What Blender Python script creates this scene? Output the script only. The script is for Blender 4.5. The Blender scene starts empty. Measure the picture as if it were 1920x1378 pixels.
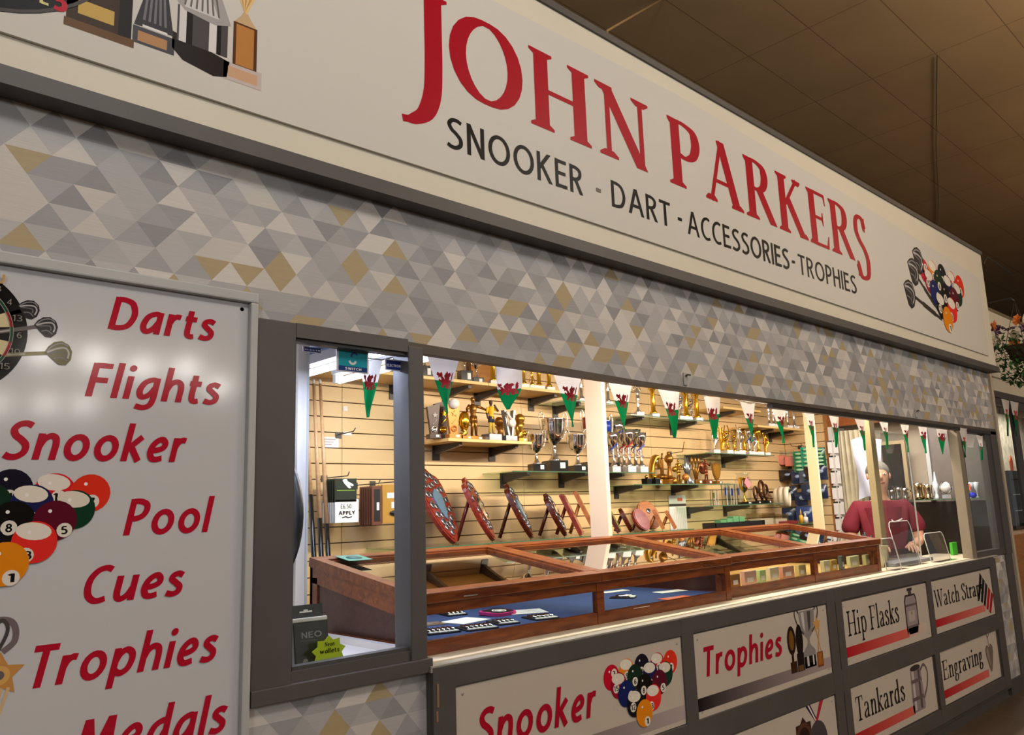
import bpy, bmesh, math, random
from mathutils import Vector, Matrix
import numpy as np

PI = math.pi
SC = bpy.context.scene
COL = SC.collection

# ------------------------------------------------------------------ camera, world, lights, exposure
YAW, PITCH, ROLL, FPX = 0.760642, 0.175346, -0.0337858, 1506.7
CAM = np.array([0.0, -1.97187, 1.40])


def _axes():
    cw, sw = math.cos(YAW), math.sin(YAW)
    f = np.array([sw * math.cos(PITCH), cw * math.cos(PITCH), math.sin(PITCH)])
    r0 = np.array([cw, -sw, 0.0])
    u0 = np.cross(r0, f)
    return (math.cos(ROLL) * r0 + math.sin(ROLL) * u0, -math.sin(ROLL) * r0 + math.cos(ROLL) * u0, f)


RR, UU, FF = _axes()


def at(px, py, y):
    """Point of the plane at depth y that the photograph shows at this place (used to measure real positions)."""
    d = RR * (px - 960) / FPX - UU * (py - 689) / FPX + FF
    t = (y - CAM[1]) / d[1]
    return Vector(CAM + d * t)


cam_data = bpy.data.cameras.new('camera')
cam_data.sensor_width = 36.0
cam_data.lens = FPX / 1920 * 36.0
cam_data.clip_start = 0.05
cam = bpy.data.objects.new('camera', cam_data)
COL.objects.link(cam)
m = Matrix.Identity(4)
for i in range(3):
    m[i][0], m[i][1], m[i][2], m[i][3] = RR[i], UU[i], -FF[i], CAM[i]
cam.matrix_world = m
SC.camera = cam

SC.view_settings.view_transform = 'Standard'
SC.view_settings.look = 'None'
SC.view_settings.gamma = 1.0
SC.view_settings.use_curve_mapping = False
SC.view_settings.exposure = 0.0
SC.cycles.max_bounces = 10
SC.cycles.transparent_max_bounces = 24
SC.cycles.diffuse_bounces = 3
SC.cycles.glossy_bounces = 4
SC.cycles.caustics_reflective = False
SC.cycles.caustics_refractive = False
SC.cycles.sample_clamp_indirect = 4.0

world = bpy.data.worlds.new('world')
SC.world = world
world.use_nodes = True
world.node_tree.nodes['Background'].inputs[0].default_value = (1.0, 0.97, 0.93, 1)
world.node_tree.nodes['Background'].inputs[1].default_value = 0.16


def lamp(name, kind, loc, energy, color, size=0.3, size_y=None, target=None):
    ld = bpy.data.lights.new(name, kind)
    ld.energy = energy
    ld.color = color
    if kind == 'AREA':
        ld.shape = 'RECTANGLE' if size_y else 'DISK'
        ld.size = size
        if size_y:
            ld.size_y = size_y
    else:
        ld.shadow_soft_size = size
    o = bpy.data.objects.new(name, ld)
    COL.objects.link(o)
    o.location = loc
    if target is not None:
        o.rotation_euler = (Vector(target) - Vector(loc)).to_track_quat('-Z', 'Y').to_euler()
    return o


NEUTRAL = (1.0, 0.96, 0.91)
WARM = (1.0, 0.76, 0.48)
# the hall's hanging lamps, two rows seen mirrored in the glossy board
for x, y in ((3.6, -13.9), (4.5, -14.06), (5.5, -14.5), (6.25, -14.2), (7.7, -16.0), (4.3, -21.2), (5.3, -20.8), (6.1, -20.4)):
    lamp('hall_or_fill_lamp', 'POINT', (x, y, 4.45), 75, NEUTRAL, 0.22)
lamp('hall_or_fill_lamp', 'POINT', (-3.5, -4.8, 3.0), 210, (0.86, 0.93, 1.0), 0.35)  # this and the next: added unseen lamps brightening shop front and ceiling
lamp('hall_or_fill_lamp', 'POINT', (6.6, -6.0, 3.0), 150, (1.0, 0.95, 0.88), 0.35)
lamp('hall_or_fill_lamp', 'POINT', (1.0, -2.6, 4.05), 108, (0.91, 0.95, 1.0), 0.3)  # added row over the aisle, lights the fascia more than the counter
lamp('hall_or_fill_lamp', 'POINT', (4.6, -2.6, 4.05), 88, (1.0, 0.93, 0.83), 0.3)
lamp('hall_or_fill_lamp', 'POINT', (9.0, -2.8, 4.05), 58, (1.0, 0.80, 0.56), 0.3)
# the stall's own tubes behind the header, and the two cool tubes in the corner by the window
for x in (2.75, 4.1, 5.45):
    lamp('stall_tube_light', 'AREA', (x, 0.33, 2.20), 32, (1.0, 0.87, 0.70), 1.15, 0.06, (x, 0.80, 1.2))
for x in (1.86, 2.09):
    lamp('corner_tube_light', 'AREA', (x, 0.92, 2.035), 6, (0.72, 0.80, 1.0), 0.06, 1.15, (x, 0.92, 0.0))
lamp('window_bed_fill', 'AREA', (1.22, 0.30, 1.93), 9, (0.66, 0.72, 1.0), 0.3, 0.05, (1.22, 0.26, 0.0))  # added lamp without a fixture, brightens the window bed
lamp('rear_tube_light', 'AREA', (6.45, 0.6, 2.25), 16, (1.0, 0.92, 0.86), 0.8, 0.08, (6.6, 0.75, 0.9))

# ------------------------------------------------------------------ materials
def lin(h):
    h = h.lstrip('#')
    out = []
    for i in (0, 2, 4):
        c = int(h[i:i + 2], 16) / 255
        out.append(c / 12.92 if c <= 0.04045 else ((c + 0.055) / 1.055) ** 2.4)
    return (out[0], out[1], out[2], 1.0)


_MATS = {}


def mat(name, hexcol, rough=0.5, metal=0.0, noise=0.0, scale=8.0, bump=0.0, emit=0.0, spec=0.5, stretch=None):
    if name in _MATS:
        return _MATS[name]
    M = bpy.data.materials.new(name)
    M.use_nodes = True
    nt = M.node_tree
    b = nt.nodes['Principled BSDF']
    c = lin(hexcol)
    b.inputs['Base Color'].default_value = c
    b.inputs['Roughness'].default_value = rough
    b.inputs['Metallic'].default_value = metal
    b.inputs['Specular IOR Level'].default_value = spec
    if emit:
        b.inputs['Emission Color'].default_value = c
        b.inputs['Emission Strength'].default_value = emit
    if noise or bump:
        tc = nt.nodes.new('ShaderNodeTexCoord')
        mp = nt.nodes.new('ShaderNodeMapping')
        if stretch:
            mp.inputs['Scale'].default_value = stretch
        n = nt.nodes.new('ShaderNodeTexNoise')
        n.inputs['Scale'].default_value = scale
        n.inputs['Detail'].default_value = 5
        nt.links.new(tc.outputs['Object'], mp.inputs[0])
        nt.links.new(mp.outputs[0], n.inputs['Vector'])
        if noise:
            mr = nt.nodes.new('ShaderNodeMapRange')
            mr.inputs['From Min'].default_value = 0.3
            mr.inputs['From Max'].default_value = 0.7
            mr.inputs['To Min'].default_value = 1 - noise
            mr.inputs['To Max'].default_value = 1 + noise
            mx = nt.nodes.new('ShaderNodeMix')
            mx.data_type = 'RGBA'
            mx.blend_type = 'MULTIPLY'
            mx.inputs[0].default_value = 1
            mx.inputs[6].default_value = c
            nt.links.new(n.outputs[0], mr.inputs[0])
            nt.links.new(mr.outputs[0], mx.inputs[7])
            nt.links.new(mx.outputs[2], b.inputs['Base Color'])
        if bump:
            bp = nt.nodes.new('ShaderNodeBump')
            bp.inputs['Strength'].default_value = bump
            bp.inputs['Distance'].default_value = 0.004
            nt.links.new(n.outputs[0], bp.inputs['Height'])
            nt.links.new(bp.outputs[0], b.inputs['Normal'])
    _MATS[name] = M
    return M


def mat_clear(name, tint='ffffff', gloss=1.0, rough=0.02, ior=1.5):
    """Thin clear pane: see-through with the reflection of its Fresnel angle."""
    if name in _MATS:
        return _MATS[name]
    M = bpy.data.materials.new(name)
    M.use_nodes = True
    nt = M.node_tree
    nt.nodes.clear()
    out = nt.nodes.new('ShaderNodeOutputMaterial')
    mix = nt.nodes.new('ShaderNodeMixShader')
    tr = nt.nodes.new('ShaderNodeBsdfTransparent')
    tr.inputs[0].default_value = lin(tint)
    gl = nt.nodes.new('ShaderNodeBsdfGlossy')
    gl.inputs['Roughness'].default_value = rough
    fr = nt.nodes.new('ShaderNodeFresnel')
    fr.inputs['IOR'].default_value = ior
    ml = nt.nodes.new('ShaderNodeMath')
    ml.operation = 'MULTIPLY'
    ml.inputs[1].default_value = gloss
    ml.use_clamp = True
    ge = nt.nodes.new('ShaderNodeNewGeometry')
    inv = nt.nodes.new('ShaderNodeMath')
    inv.operation = 'SUBTRACT'
    inv.inputs[0].default_value = 1.0
    m2 = nt.nodes.new('ShaderNodeMath')
    m2.operation = 'MULTIPLY'
    nt.links.new(ge.outputs['Backfacing'], inv.inputs[1])
    nt.links.new(fr.outputs[0], ml.inputs[0])
    nt.links.new(ml.outputs[0], m2.inputs[0])
    nt.links.new(inv.outputs[0], m2.inputs[1])
    nt.links.new(m2.outputs[0], mix.inputs[0])
    nt.links.new(tr.outputs[0], mix.inputs[1])
    nt.links.new(gl.outputs[0], mix.inputs[2])
    nt.links.new(mix.outputs[0], out.inputs[0])
    _MATS[name] = M
    return M


def mat_print(name, rough=0.35):
    """Printed colours read from the mesh's own colour attribute."""
    if name in _MATS:
        return _MATS[name]
    M = bpy.data.materials.new(name)
    M.use_nodes = True
    nt = M.node_tree
    b = nt.nodes['Principled BSDF']
    b.inputs['Roughness'].default_value = rough
    b.inputs['Specular IOR Level'].default_value = 0.1
    a = nt.nodes.new('ShaderNodeVertexColor')
    a.layer_name = 'Col'
    nt.links.new(a.outputs[0], b.inputs['Base Color'])
    _MATS[name] = M
    return M


def mat_wallpaper(name, x0, z0, w, h):
    M = bpy.data.materials.new(name)
    M.use_nodes = True
    nt = M.node_tree
    L = nt.links.new
    b = nt.nodes['Principled BSDF']
    b.inputs['Roughness'].default_value = 0.55
    tc = nt.nodes.new('ShaderNodeTexCoord')
    sp = nt.nodes.new('ShaderNodeSeparateXYZ')
    L(tc.outputs['Object'], sp.inputs[0])

    def mth(op, a, bb=None):
        n = nt.nodes.new('ShaderNodeMath')
        n.operation = op
        for k, v in enumerate((a, bb)):
            if v is None:
                continue
            if isinstance(v, (int, float)):
                n.inputs[k].default_value = v
            else:
                L(v, n.inputs[k])
        return n.outputs[0]
    x = mth('DIVIDE', mth('SUBTRACT', sp.outputs['X'], x0), w)
    v = mth('DIVIDE', mth('SUBTRACT', sp.outputs['Z'], z0), h)
    s = mth('ADD', x, mth('MULTIPLY', v, 0.5))
    i, j = mth('FLOOR', s), mth('FLOOR', v)
    up = mth('GREATER_THAN', mth('FRACT', s), mth('FRACT', v))
    cb = nt.nodes.new('ShaderNodeCombineXYZ')
    L(i, cb.inputs[0]); L(j, cb.inputs[1]); L(up, cb.inputs[2])
    wn = nt.nodes.new('ShaderNodeTexWhiteNoise')
    wn.noise_dimensions = '3D'
    L(cb.outputs[0], wn.inputs['Vector'])
    cr = nt.nodes.new('ShaderNodeValToRGB')
    cr.color_ramp.interpolation = 'CONSTANT'
    cols = ((0.0, 'b1afae'), (0.13, '9c9b9c'), (0.26, 'a8a7a7'), (0.39, 'd2ccc4'), (0.50, '919091'), (0.60, 'b9b6b4'), (0.70, 'a3a1a1'), (0.80, 'cac4bc'), (0.88, 'ad9b75'))
    while len(cr.color_ramp.elements) < len(cols):
        cr.color_ramp.elements.new(0.5)
    for e, (p, c) in zip(cr.color_ramp.elements, cols):
        e.position = p
        e.color = lin(c)
    L(wn.outputs['Value'], cr.inputs[0])
    mp = nt.nodes.new('ShaderNodeMapping')
    mp.inputs['Scale'].default_value = (4, 4, 130)
    nz = nt.nodes.new('ShaderNodeTexNoise')
    nz.inputs['Scale'].default_value = 3
    nz.inputs['Detail'].default_value = 4
    L(tc.outputs['Object'], mp.inputs[0]); L(mp.outputs[0], nz.inputs['Vector'])
    mr = nt.nodes.new('ShaderNodeMapRange')
    mr.inputs['To Min'].default_value = 0.86
    mr.inputs['To Max'].default_value = 1.12
    L(nz.outputs[0], mr.inputs[0])
    mx = nt.nodes.new('ShaderNodeMix')
    mx.data_type = 'RGBA'
    mx.blend_type = 'MULTIPLY'
    mx.inputs[0].default_value = 1
    L(cr.outputs[0], mx.inputs[6]); L(mr.outputs[0], mx.inputs[7])
    L(mx.outputs[2], b.inputs['Base Color'])
    return M


def mat_wood(name, c1, c2, rough=0.3, scale=(2, 14, 14)):
    if name in _MATS:
        return _MATS[name]
    M = bpy.data.materials.new(name)
    M.use_nodes = True
    nt = M.node_tree
    L = nt.links.new
    b = nt.nodes['Principled BSDF']
    b.inputs['Roughness'].default_value = rough
    tc = nt.nodes.new('ShaderNodeTexCoord')
    mp = nt.nodes.new('ShaderNodeMapping')
    mp.inputs['Scale'].default_value = scale
    n = nt.nodes.new('ShaderNodeTexNoise')
    n.inputs['Scale'].default_value = 3.5
    n.inputs['Detail'].default_value = 7
    n.inputs['Distortion'].default_value = 0.8
    cr = nt.nodes.new('ShaderNodeValToRGB')
    cr.color_ramp.elements[0].position, cr.color_ramp.elements[1].position = 0.32, 0.68
    cr.color_ramp.elements[0].color, cr.color_ramp.elements[1].color = lin(c1), lin(c2)
    L(tc.outputs['Object'], mp.inputs[0]); L(mp.outputs[0], n.inputs['Vector'])
    L(n.outputs[0], cr.inputs[0]); L(cr.outputs[0], b.inputs['Base Color'])
    _MATS[name] = M
    return M


def mat_ceiling(name):
    M = bpy.data.materials.new(name)
    M.use_nodes = True
    nt = M.node_tree
    L = nt.links.new
    b = nt.nodes['Principled BSDF']
    b.inputs['Roughness'].default_value = 0.9
    tc = nt.nodes.new('ShaderNodeTexCoord')
    mp = nt.nodes.new('ShaderNodeMapping')
    mp.inputs['Location'].default_value = (-6.055, -0.689, 0)
    br = nt.nodes.new('ShaderNodeTexBrick')
    br.offset = 0.0
    br.inputs['Color1'].default_value = lin('e0b883')
    br.inputs['Color2'].default_value = lin('dbb480')
    br.inputs['Mortar'].default_value = lin('a5805a')
    br.inputs['Scale'].default_value = 1.0
    br.inputs['Mortar Size'].default_value = 0.0035
    br.inputs['Brick Width'].default_value = 1.034
    br.inputs['Row Height'].default_value = 0.461
    n = nt.nodes.new('ShaderNodeTexNoise')
    n.inputs['Scale'].default_value = 1.3
    n.inputs['Detail'].default_value = 6
    mr = nt.nodes.new('ShaderNodeMapRange')
    mr.inputs['To Min'].default_value = 0.8
    mr.inputs['To Max'].default_value = 1.2
    mx = nt.nodes.new('ShaderNodeMix')
    mx.data_type = 'RGBA'
    mx.blend_type = 'MULTIPLY'
    mx.inputs[0].default_value = 1
    L(tc.outputs['Object'], mp.inputs[0]); L(mp.outputs[0], br.inputs['Vector'])
    L(tc.outputs['Object'], n.inputs['Vector']); L(n.outputs[0], mr.inputs[0])
    L(br.outputs[0], mx.inputs[6]); L(mr.outputs[0], mx.inputs[7])
    L(mx.outputs[2], b.inputs['Base Color'])
    return M


def mat_floor(name):
    M = bpy.data.materials.new(name)
    M.use_nodes = True
    nt = M.node_tree
    L = nt.links.new
    b = nt.nodes['Principled BSDF']
    b.inputs['Roughness'].default_value = 0.4
    tc = nt.nodes.new('ShaderNodeTexCoord')
    br = nt.nodes.new('ShaderNodeTexBrick')
    br.offset = 0.0
    br.inputs['Color1'].default_value = lin('5a4a3c')
    br.inputs['Color2'].default_value = lin('524336')
    br.inputs['Mortar'].default_value = lin('7d6d5b')
    br.inputs['Scale'].default_value = 1.0
    br.inputs['Mortar Size'].default_value = 0.004
    br.inputs['Brick Width'].default_value = 0.6
    br.inputs['Row Height'].default_value = 0.6
    L(tc.outputs['Object'], br.inputs['Vector'])
    L(br.outputs[0], b.inputs['Base Color'])
    return M


GREY = mat('grey_paint', '4f4b48', 0.5, noise=0.10, scale=5, bump=0.25)
GREY_D = mat('dark_grey_paint', '464443', 0.5, noise=0.1, scale=6, bump=0.2)
CREAM = mat('cream_paint', 'dbd4c0', 0.55, noise=0.03, scale=2, bump=0.1)
SIGNW = mat('sign_vinyl', 'd4d0c7', 0.55, spec=0.2, noise=0.015, scale=1.5)
SIGNG = mat('gloss_sign', 'c9c9cb', 0.10, noise=0.01, scale=2, spec=0.4)
PANELW = mat('panel_board', 'c6bcae', 0.45, spec=0.25, noise=0.02, scale=3)
FRAMEW = mat('pale_frame_paint', 'b3b5b3', 0.45, noise=0.04, scale=9)
TIMBER_D = mat('dark_header_timber', '51463c', 0.55, noise=0.15, scale=14, bump=0.3)
SLAT = mat('slatwall_laminate', 'dfbd89', 0.42, noise=0.03, scale=2)
SLATGAP = mat('slat_groove', '6d5230', 0.8)
SHELFW = mat_wood('pale_shelf_wood', 'd8b06a', 'e6c280', 0.4)
MAHOG = mat_wood('mahogany', '58250a', '824417', 0.3)
MAHOGD = mat_wood('dark_mahogany', '36160c', '4a2214', 0.35)
PINE = mat_wood('pine', 'd9a85e', 'e6bb76', 0.4)
OAKBOX = mat_wood('tan_ply', '9a6636', 'ad7743', 0.5)
CHROME = mat('silver_plate', 'eeece8', 0.09, 1.0)
GOLD = mat('gold_plate', 'f3c03c', 0.16, 1.0)
BRONZE = mat('bronze_resin', '9a6a2c', 0.32, 0.75)
BRONZE_L = mat('antique_gold', 'c09038', 0.28, 0.85)
PEWTER = mat('pewter_resin', '8f9298', 0.3, 0.8)
BLACK = mat('black_plinth', '141210', 0.25)
BLACKP = mat('black_plastic', '1a1a1c', 0.35)
STEELD = mat('dark_bracket_metal', '4a4440', 0.42, 0.3)
MARBLE = mat('white_marble', 'e6e0da', 0.25, noise=0.08, scale=30)
WHITE = mat('white_paper', 'ece7e1', 0.6)
WHITEP = mat('white_gloss_paint', 'dcd6d0', 0.4, noise=0.03, scale=6)
POSTW = mat('white_post_paint', 'e2cdb8', 0.45, noise=0.03, scale=5)
BLUEF = mat('blue_felt', '23386a', 0.95, noise=0.08, scale=60)
RED = mat('red_plastic', 'b5202a', 0.3)
BLUE = mat('blue_plastic', '2140b0', 0.3)
ORANGE = mat('orange_card', 'f0642c', 0.5)
YELLOW = mat('yellow_cloth', 'f2bd1a', 0.6)
DWOOD = mat_wood('dark_plaque_wood', '3c140c', '5c2415', 0.25)
RWOOD = mat_wood('red_plaque_wood', '6a2018', '8a3426', 0.22)
LWOOD = mat_wood('tan_plaque_wood', '95552a', 'b06f3a', 0.3)
SKIN = mat('skin', 'c9987c', 0.55)
GLASS = mat_clear('window_glass', 'f7faf9', 1.0)
CASEGLASS = mat_clear('case_glass', 'f2f6f2', 2.2, 0.015)
SHELFGLASS = mat_clear('shelf_glass', 'e4efe6', 1.2)
ACRYL = mat_clear('acrylic', 'f4f6f6', 1.4)
GLASSEDGE = mat('green_glass_edge', '4c6a50', 0.2)
ACREDGE = mat('acrylic_edge', 'd8dcda', 0.2)
CRYSTAL = mat('crystal', 'dfe8f0', 0.05, 0.0, spec=1.0)
PRINT = mat_print('printed_ink', 0.4)
PRINTG = mat_print('gloss_printed_ink', 0.11)


# ------------------------------------------------------------------ mesh builder and object helpers
class MB:
    def __init__(self):
        self.v, self.f, self.m, self.sm, self.mats = [], [], [], [], []

    def _mi(self, mt):
        if mt not in self.mats:
            self.mats.append(mt)
        return self.mats.index(mt)

    def add(self, verts, faces, mt, smooth=False, M=None):
        o = len(self.v)
        for p in verts:
            p = Vector(p)
            self.v.append(tuple(M @ p) if M is not None else tuple(p))
        mi = self._mi(mt)
        for f in faces:
            self.f.append([k + o for k in f])
            self.m.append(mi)
            self.sm.append(smooth)
        return self

    def box(self, x0, x1, y0, y1, z0, z1, mt, M=None, bev=0.0):
        if x0 > x1: x0, x1 = x1, x0
        if y0 > y1: y0, y1 = y1, y0
        if z0 > z1: z0, z1 = z1, z0
        if bev > 0:
            bm = bmesh.new()
            bmesh.ops.create_cube(bm, size=1.0)
            for q in bm.verts:
                q.co = Vector(((x0 + x1) / 2 + q.co.x * (x1 - x0), (y0 + y1) / 2 + q.co.y * (y1 - y0), (z0 + z1) / 2 + q.co.z * (z1 - z0)))
            bmesh.ops.bevel(bm, geom=list(bm.edges), offset=bev, segments=2, affect='EDGES', profile=0.6)
            bm.verts.index_update()
            vs = [tuple(q.co) for q in bm.verts]
            fs = [[q.index for q in f.verts] for f in bm.faces]
            bm.free()
            return self.add(vs, fs, mt, False, M)
        v = [(x0, y0, z0), (x1, y0, z0), (x1, y1, z0), (x0, y1, z0), (x0, y0, z1), (x1, y0, z1), (x1, y1, z1), (x0, y1, z1)]
        f = [(0, 3, 2, 1), (4, 5, 6, 7), (0, 1, 5, 4), (1, 2, 6, 5), (2, 3, 7, 6), (3, 0, 4, 7)]
        return self.add(v, f, mt, False, M)

    def lathe(self, prof, mt, n=20, c=(0, 0, 0), M=None, flute=0.0, nf=8):
        vs, fs = [], []
        for (r, z) in prof:
            for k in range(n):
                a = 2 * PI * k / n
                rr = r * (1 + flute * math.cos(nf * a))
                vs.append((c[0] + rr * math.cos(a), c[1] + rr * math.sin(a), c[2] + z))
        for i in range(len(prof) - 1):
            for k in range(n):
                k2 = (k + 1) % n
                fs.append((i * n + k, i * n + k2, (i + 1) * n + k2, (i + 1) * n + k))
        if prof[0][0] > 1e-5:
            fs.append(tuple(range(n - 1, -1, -1)))
        if prof[-1][0] > 1e-5:
            fs.append(tuple((len(prof) - 1) * n + k for k in range(n)))
        return self.add(vs, fs, mt, True, M)

    def tube(self, path, rad, mt, n=8, M=None, caps=True, flat=1.0):
        P = [Vector(p) for p in path]
        rs = rad if isinstance(rad, (list, tuple)) else [rad] * len(P)
        vs, fs = [], []
        up = None
        for i, p in enumerate(P):
            t = (P[min(i + 1, len(P) - 1)] - P[max(i - 1, 0)])
            if t.length < 1e-9:
                t = Vector((0, 0, 1))
            t.normalize()
            if up is None:
                ref = Vector((0, 0, 1)) if abs(t.z) < 0.9 else Vector((1, 0, 0))
                up = (ref - t * ref.dot(t)).normalized()
            else:
                up = (up - t * up.dot(t))
                if up.length < 1e-6:
                    up = Vector((1, 0, 0))
                up.normalize()
            sd = t.cross(up)
            for k in range(n):
                a = 2 * PI * k / n
                vs.append(p + (up * math.cos(a) * flat + sd * math.sin(a)) * rs[i])
        for i in range(len(P) - 1):
            for k in range(n):
                k2 = (k + 1) % n
                fs.append((i * n + k, i * n + k2, (i + 1) * n + k2, (i + 1) * n + k))
        if caps:
            fs.append(tuple(range(n - 1, -1, -1)))
            fs.append(tuple((len(P) - 1) * n + k for k in range(n)))
        return self.add(vs, fs, mt, True, M)

    def ball(self, c, r, mt, n=14, M=None):
        rx, ry, rz = r if isinstance(r, (tuple, list)) else (r, r, r)
        vs, fs = [], []
        h = n // 2
        for i in range(h + 1):
            th = PI * i / h
            for k in range(n):
                a = 2 * PI * k / n
                vs.append((c[0] + rx * math.sin(th) * math.cos(a), c[1] + ry * math.sin(th) * math.sin(a), c[2] - rz * math.cos(th)))
        for i in range(h):
            for k in range(n):
                k2 = (k + 1) % n
                fs.append((i * n + k, i * n + k2, (i + 1) * n + k2, (i + 1) * n + k))
        return self.add(vs, fs, mt, True, M)

    def prism(self, poly, y0, y1, mt, M=None, smooth=False):
        """Outline in (x, z), counter-clockwise seen from -y, carried from y0 (front) to y1."""
        n = len(poly)
        vs = [(x, y0, z) for x, z in poly] + [(x, y1, z) for x, z in poly]
        fs = [tuple(range(n)), tuple(range(2 * n - 1, n - 1, -1))]
        for k in range(n):
            k2 = (k + 1) % n
            fs.append((k, k + n, k2 + n, k2))
        return self.add(vs, fs, mt, smooth, M)

    def obj(self, name, parent=None, loc=None):
        me = bpy.data.meshes.new(name)
        me.from_pydata(self.v, [], self.f)
        for mt in self.mats:
            me.materials.append(mt)
        me.polygons.foreach_set('material_index', self.m)
        me.polygons.foreach_set('use_smooth', self.sm)
        me.update()
        o = bpy.data.objects.new(name, me)
        COL.objects.link(o)
        if parent is not None:
            o.parent = parent
        if loc is not None:
            o.location = loc
        return o


def tag(o, label, cat, group=None, kind=None):
    o['label'] = label
    o['category'] = cat
    if group:
        o['group'] = group
    if kind:
        o['kind'] = kind
    return o


def thing(name, label, cat, loc=(0, 0, 0), group=None, rz=0.0):
    o = bpy.data.objects.new(name, None)
    o.empty_display_size = 0.05
    COL.objects.link(o)
    o.location = loc
    o.rotation_euler = (0, 0, rz)
    return tag(o, label, cat, group)


def structure(o, label, cat):
    tag(o, label, cat)
    o['kind'] = 'structure'
    return o


def dup(root, loc, label, rz=None, scale=None, group=None):
    r = root.copy()
    COL.objects.link(r)
    r.location = loc
    r['label'] = label
    if group:
        r['group'] = group
    if rz is not None:
        r.rotation_euler = (0, 0, rz)
    if scale is not None:
        r.scale = (scale, scale, scale) if isinstance(scale, (int, float)) else scale
    for ch in list(root.children):
        c = ch.copy()
        COL.objects.link(c)
        c.parent = r
        for g in ch.children:
            d = g.copy()
            COL.objects.link(d)
            d.parent = c
    return r


# ------------------------------------------------------------------ flat printing: shapes in (x, z) on a board facing -y
def ell(cx, cz, rx, rz, n=28, a0=0.0, a1=2 * PI, tilt=0.0):
    out = []
    full = abs(a1 - a0 - 2 * PI) < 1e-6
    for k in range(n if full else n + 1):
        a = a0 + (a1 - a0) * k / n
        x, z = rx * math.cos(a), rz * math.sin(a)
        out.append((cx + x * math.cos(tilt) - z * math.sin(tilt), cz + x * math.sin(tilt) + z * math.cos(tilt)))
    return out


def spline(pts, n=6, closed=False):
    P = [np.array(p, float) for p in pts]
    out = []
    N = len(P)
    rng = N if closed else N - 1
    for i in range(rng):
        if closed:
            p0, p1, p2, p3 = P[i - 1], P[i], P[(i + 1) % N], P[(i + 2) % N]
        else:
            p1, p2 = P[i], P[i + 1]
            p0 = P[i - 1] if i else 2 * p1 - p2
            p3 = P[i + 2] if i + 2 < N else 2 * p2 - p1
        for k in range(n):
            t = k / n
            out.append(tuple(0.5 * (2 * p1 + (p2 - p0) * t + (2 * p0 - 5 * p1 + 4 * p2 - p3) * t * t + (3 * p1 - p0 - 3 * p2 + p3) * t ** 3)))
    if not closed:
        out.append(tuple(P[-1]))
    return out


def pen(path, a, b, closed=False):
    """The stroke a pen with an upright elliptic nib (half axes a, b) leaves along a path: quads."""
    n = len(path)
    L, R = [], []
    for i in range(n):
        if closed:
            q0, q1, q2 = path[i - 1], path[i], path[(i + 1) % n]
        else:
            q0, q1, q2 = path[max(i - 1, 0)], path[i], path[min(i + 1, n - 1)]
        d1 = np.array(q1, float) - q0
        d2 = np.array(q2, float) - q1
        l1, l2 = np.hypot(*d1), np.hypot(*d2)
        d1 = d1 / l1 if l1 > 1e-9 else (d2 / max(l2, 1e-9))
        d2 = d2 / l2 if l2 > 1e-9 else d1
        t = d1 + d2
        lt = np.hypot(*t)
        t = t / lt if lt > 1e-6 else d1
        nx, ny = -t[1], t[0]
        k = math.sqrt((a * nx) ** 2 + (b * ny) ** 2) + 1e-12
        off = np.array([a * a * nx / k, b * b * ny / k])
        c = max(0.45, abs(d1[0] * t[0] + d1[1] * t[1]))
        # the nib's width square to the stroke, carried straight across
        w = abs(off[0] * nx + off[1] * ny) / c
        off = np.array([nx, ny]) * w
        L.append(np.array(q1) + off)
        R.append(np.array(q1) - off)
    out = []
    for i in range(n if closed else n - 1):
        j = (i + 1) % n
        out.append([tuple(R[i]), tuple(R[j]), tuple(L[j]), tuple(L[i])])
    return out


def clip_z(poly, lo, hi):
    for sgn, lim in ((1, lo), (-1, hi)):
        out = []
        for i in range(len(poly)):
            p, q = poly[i], poly[(i + 1) % len(poly)]
            a, b = sgn * (p[1] - lim), sgn * (q[1] - lim)
            if a >= 0:
                out.append(p)
            if (a > 0) != (b > 0) and abs(a - b) > 1e-12:
                t = a / (a - b)
                out.append((p[0] + (q[0] - p[0]) * t, p[1] + (q[1] - p[1]) * t))
        poly = out
        if len(poly) < 3:
            return []
    return poly


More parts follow.
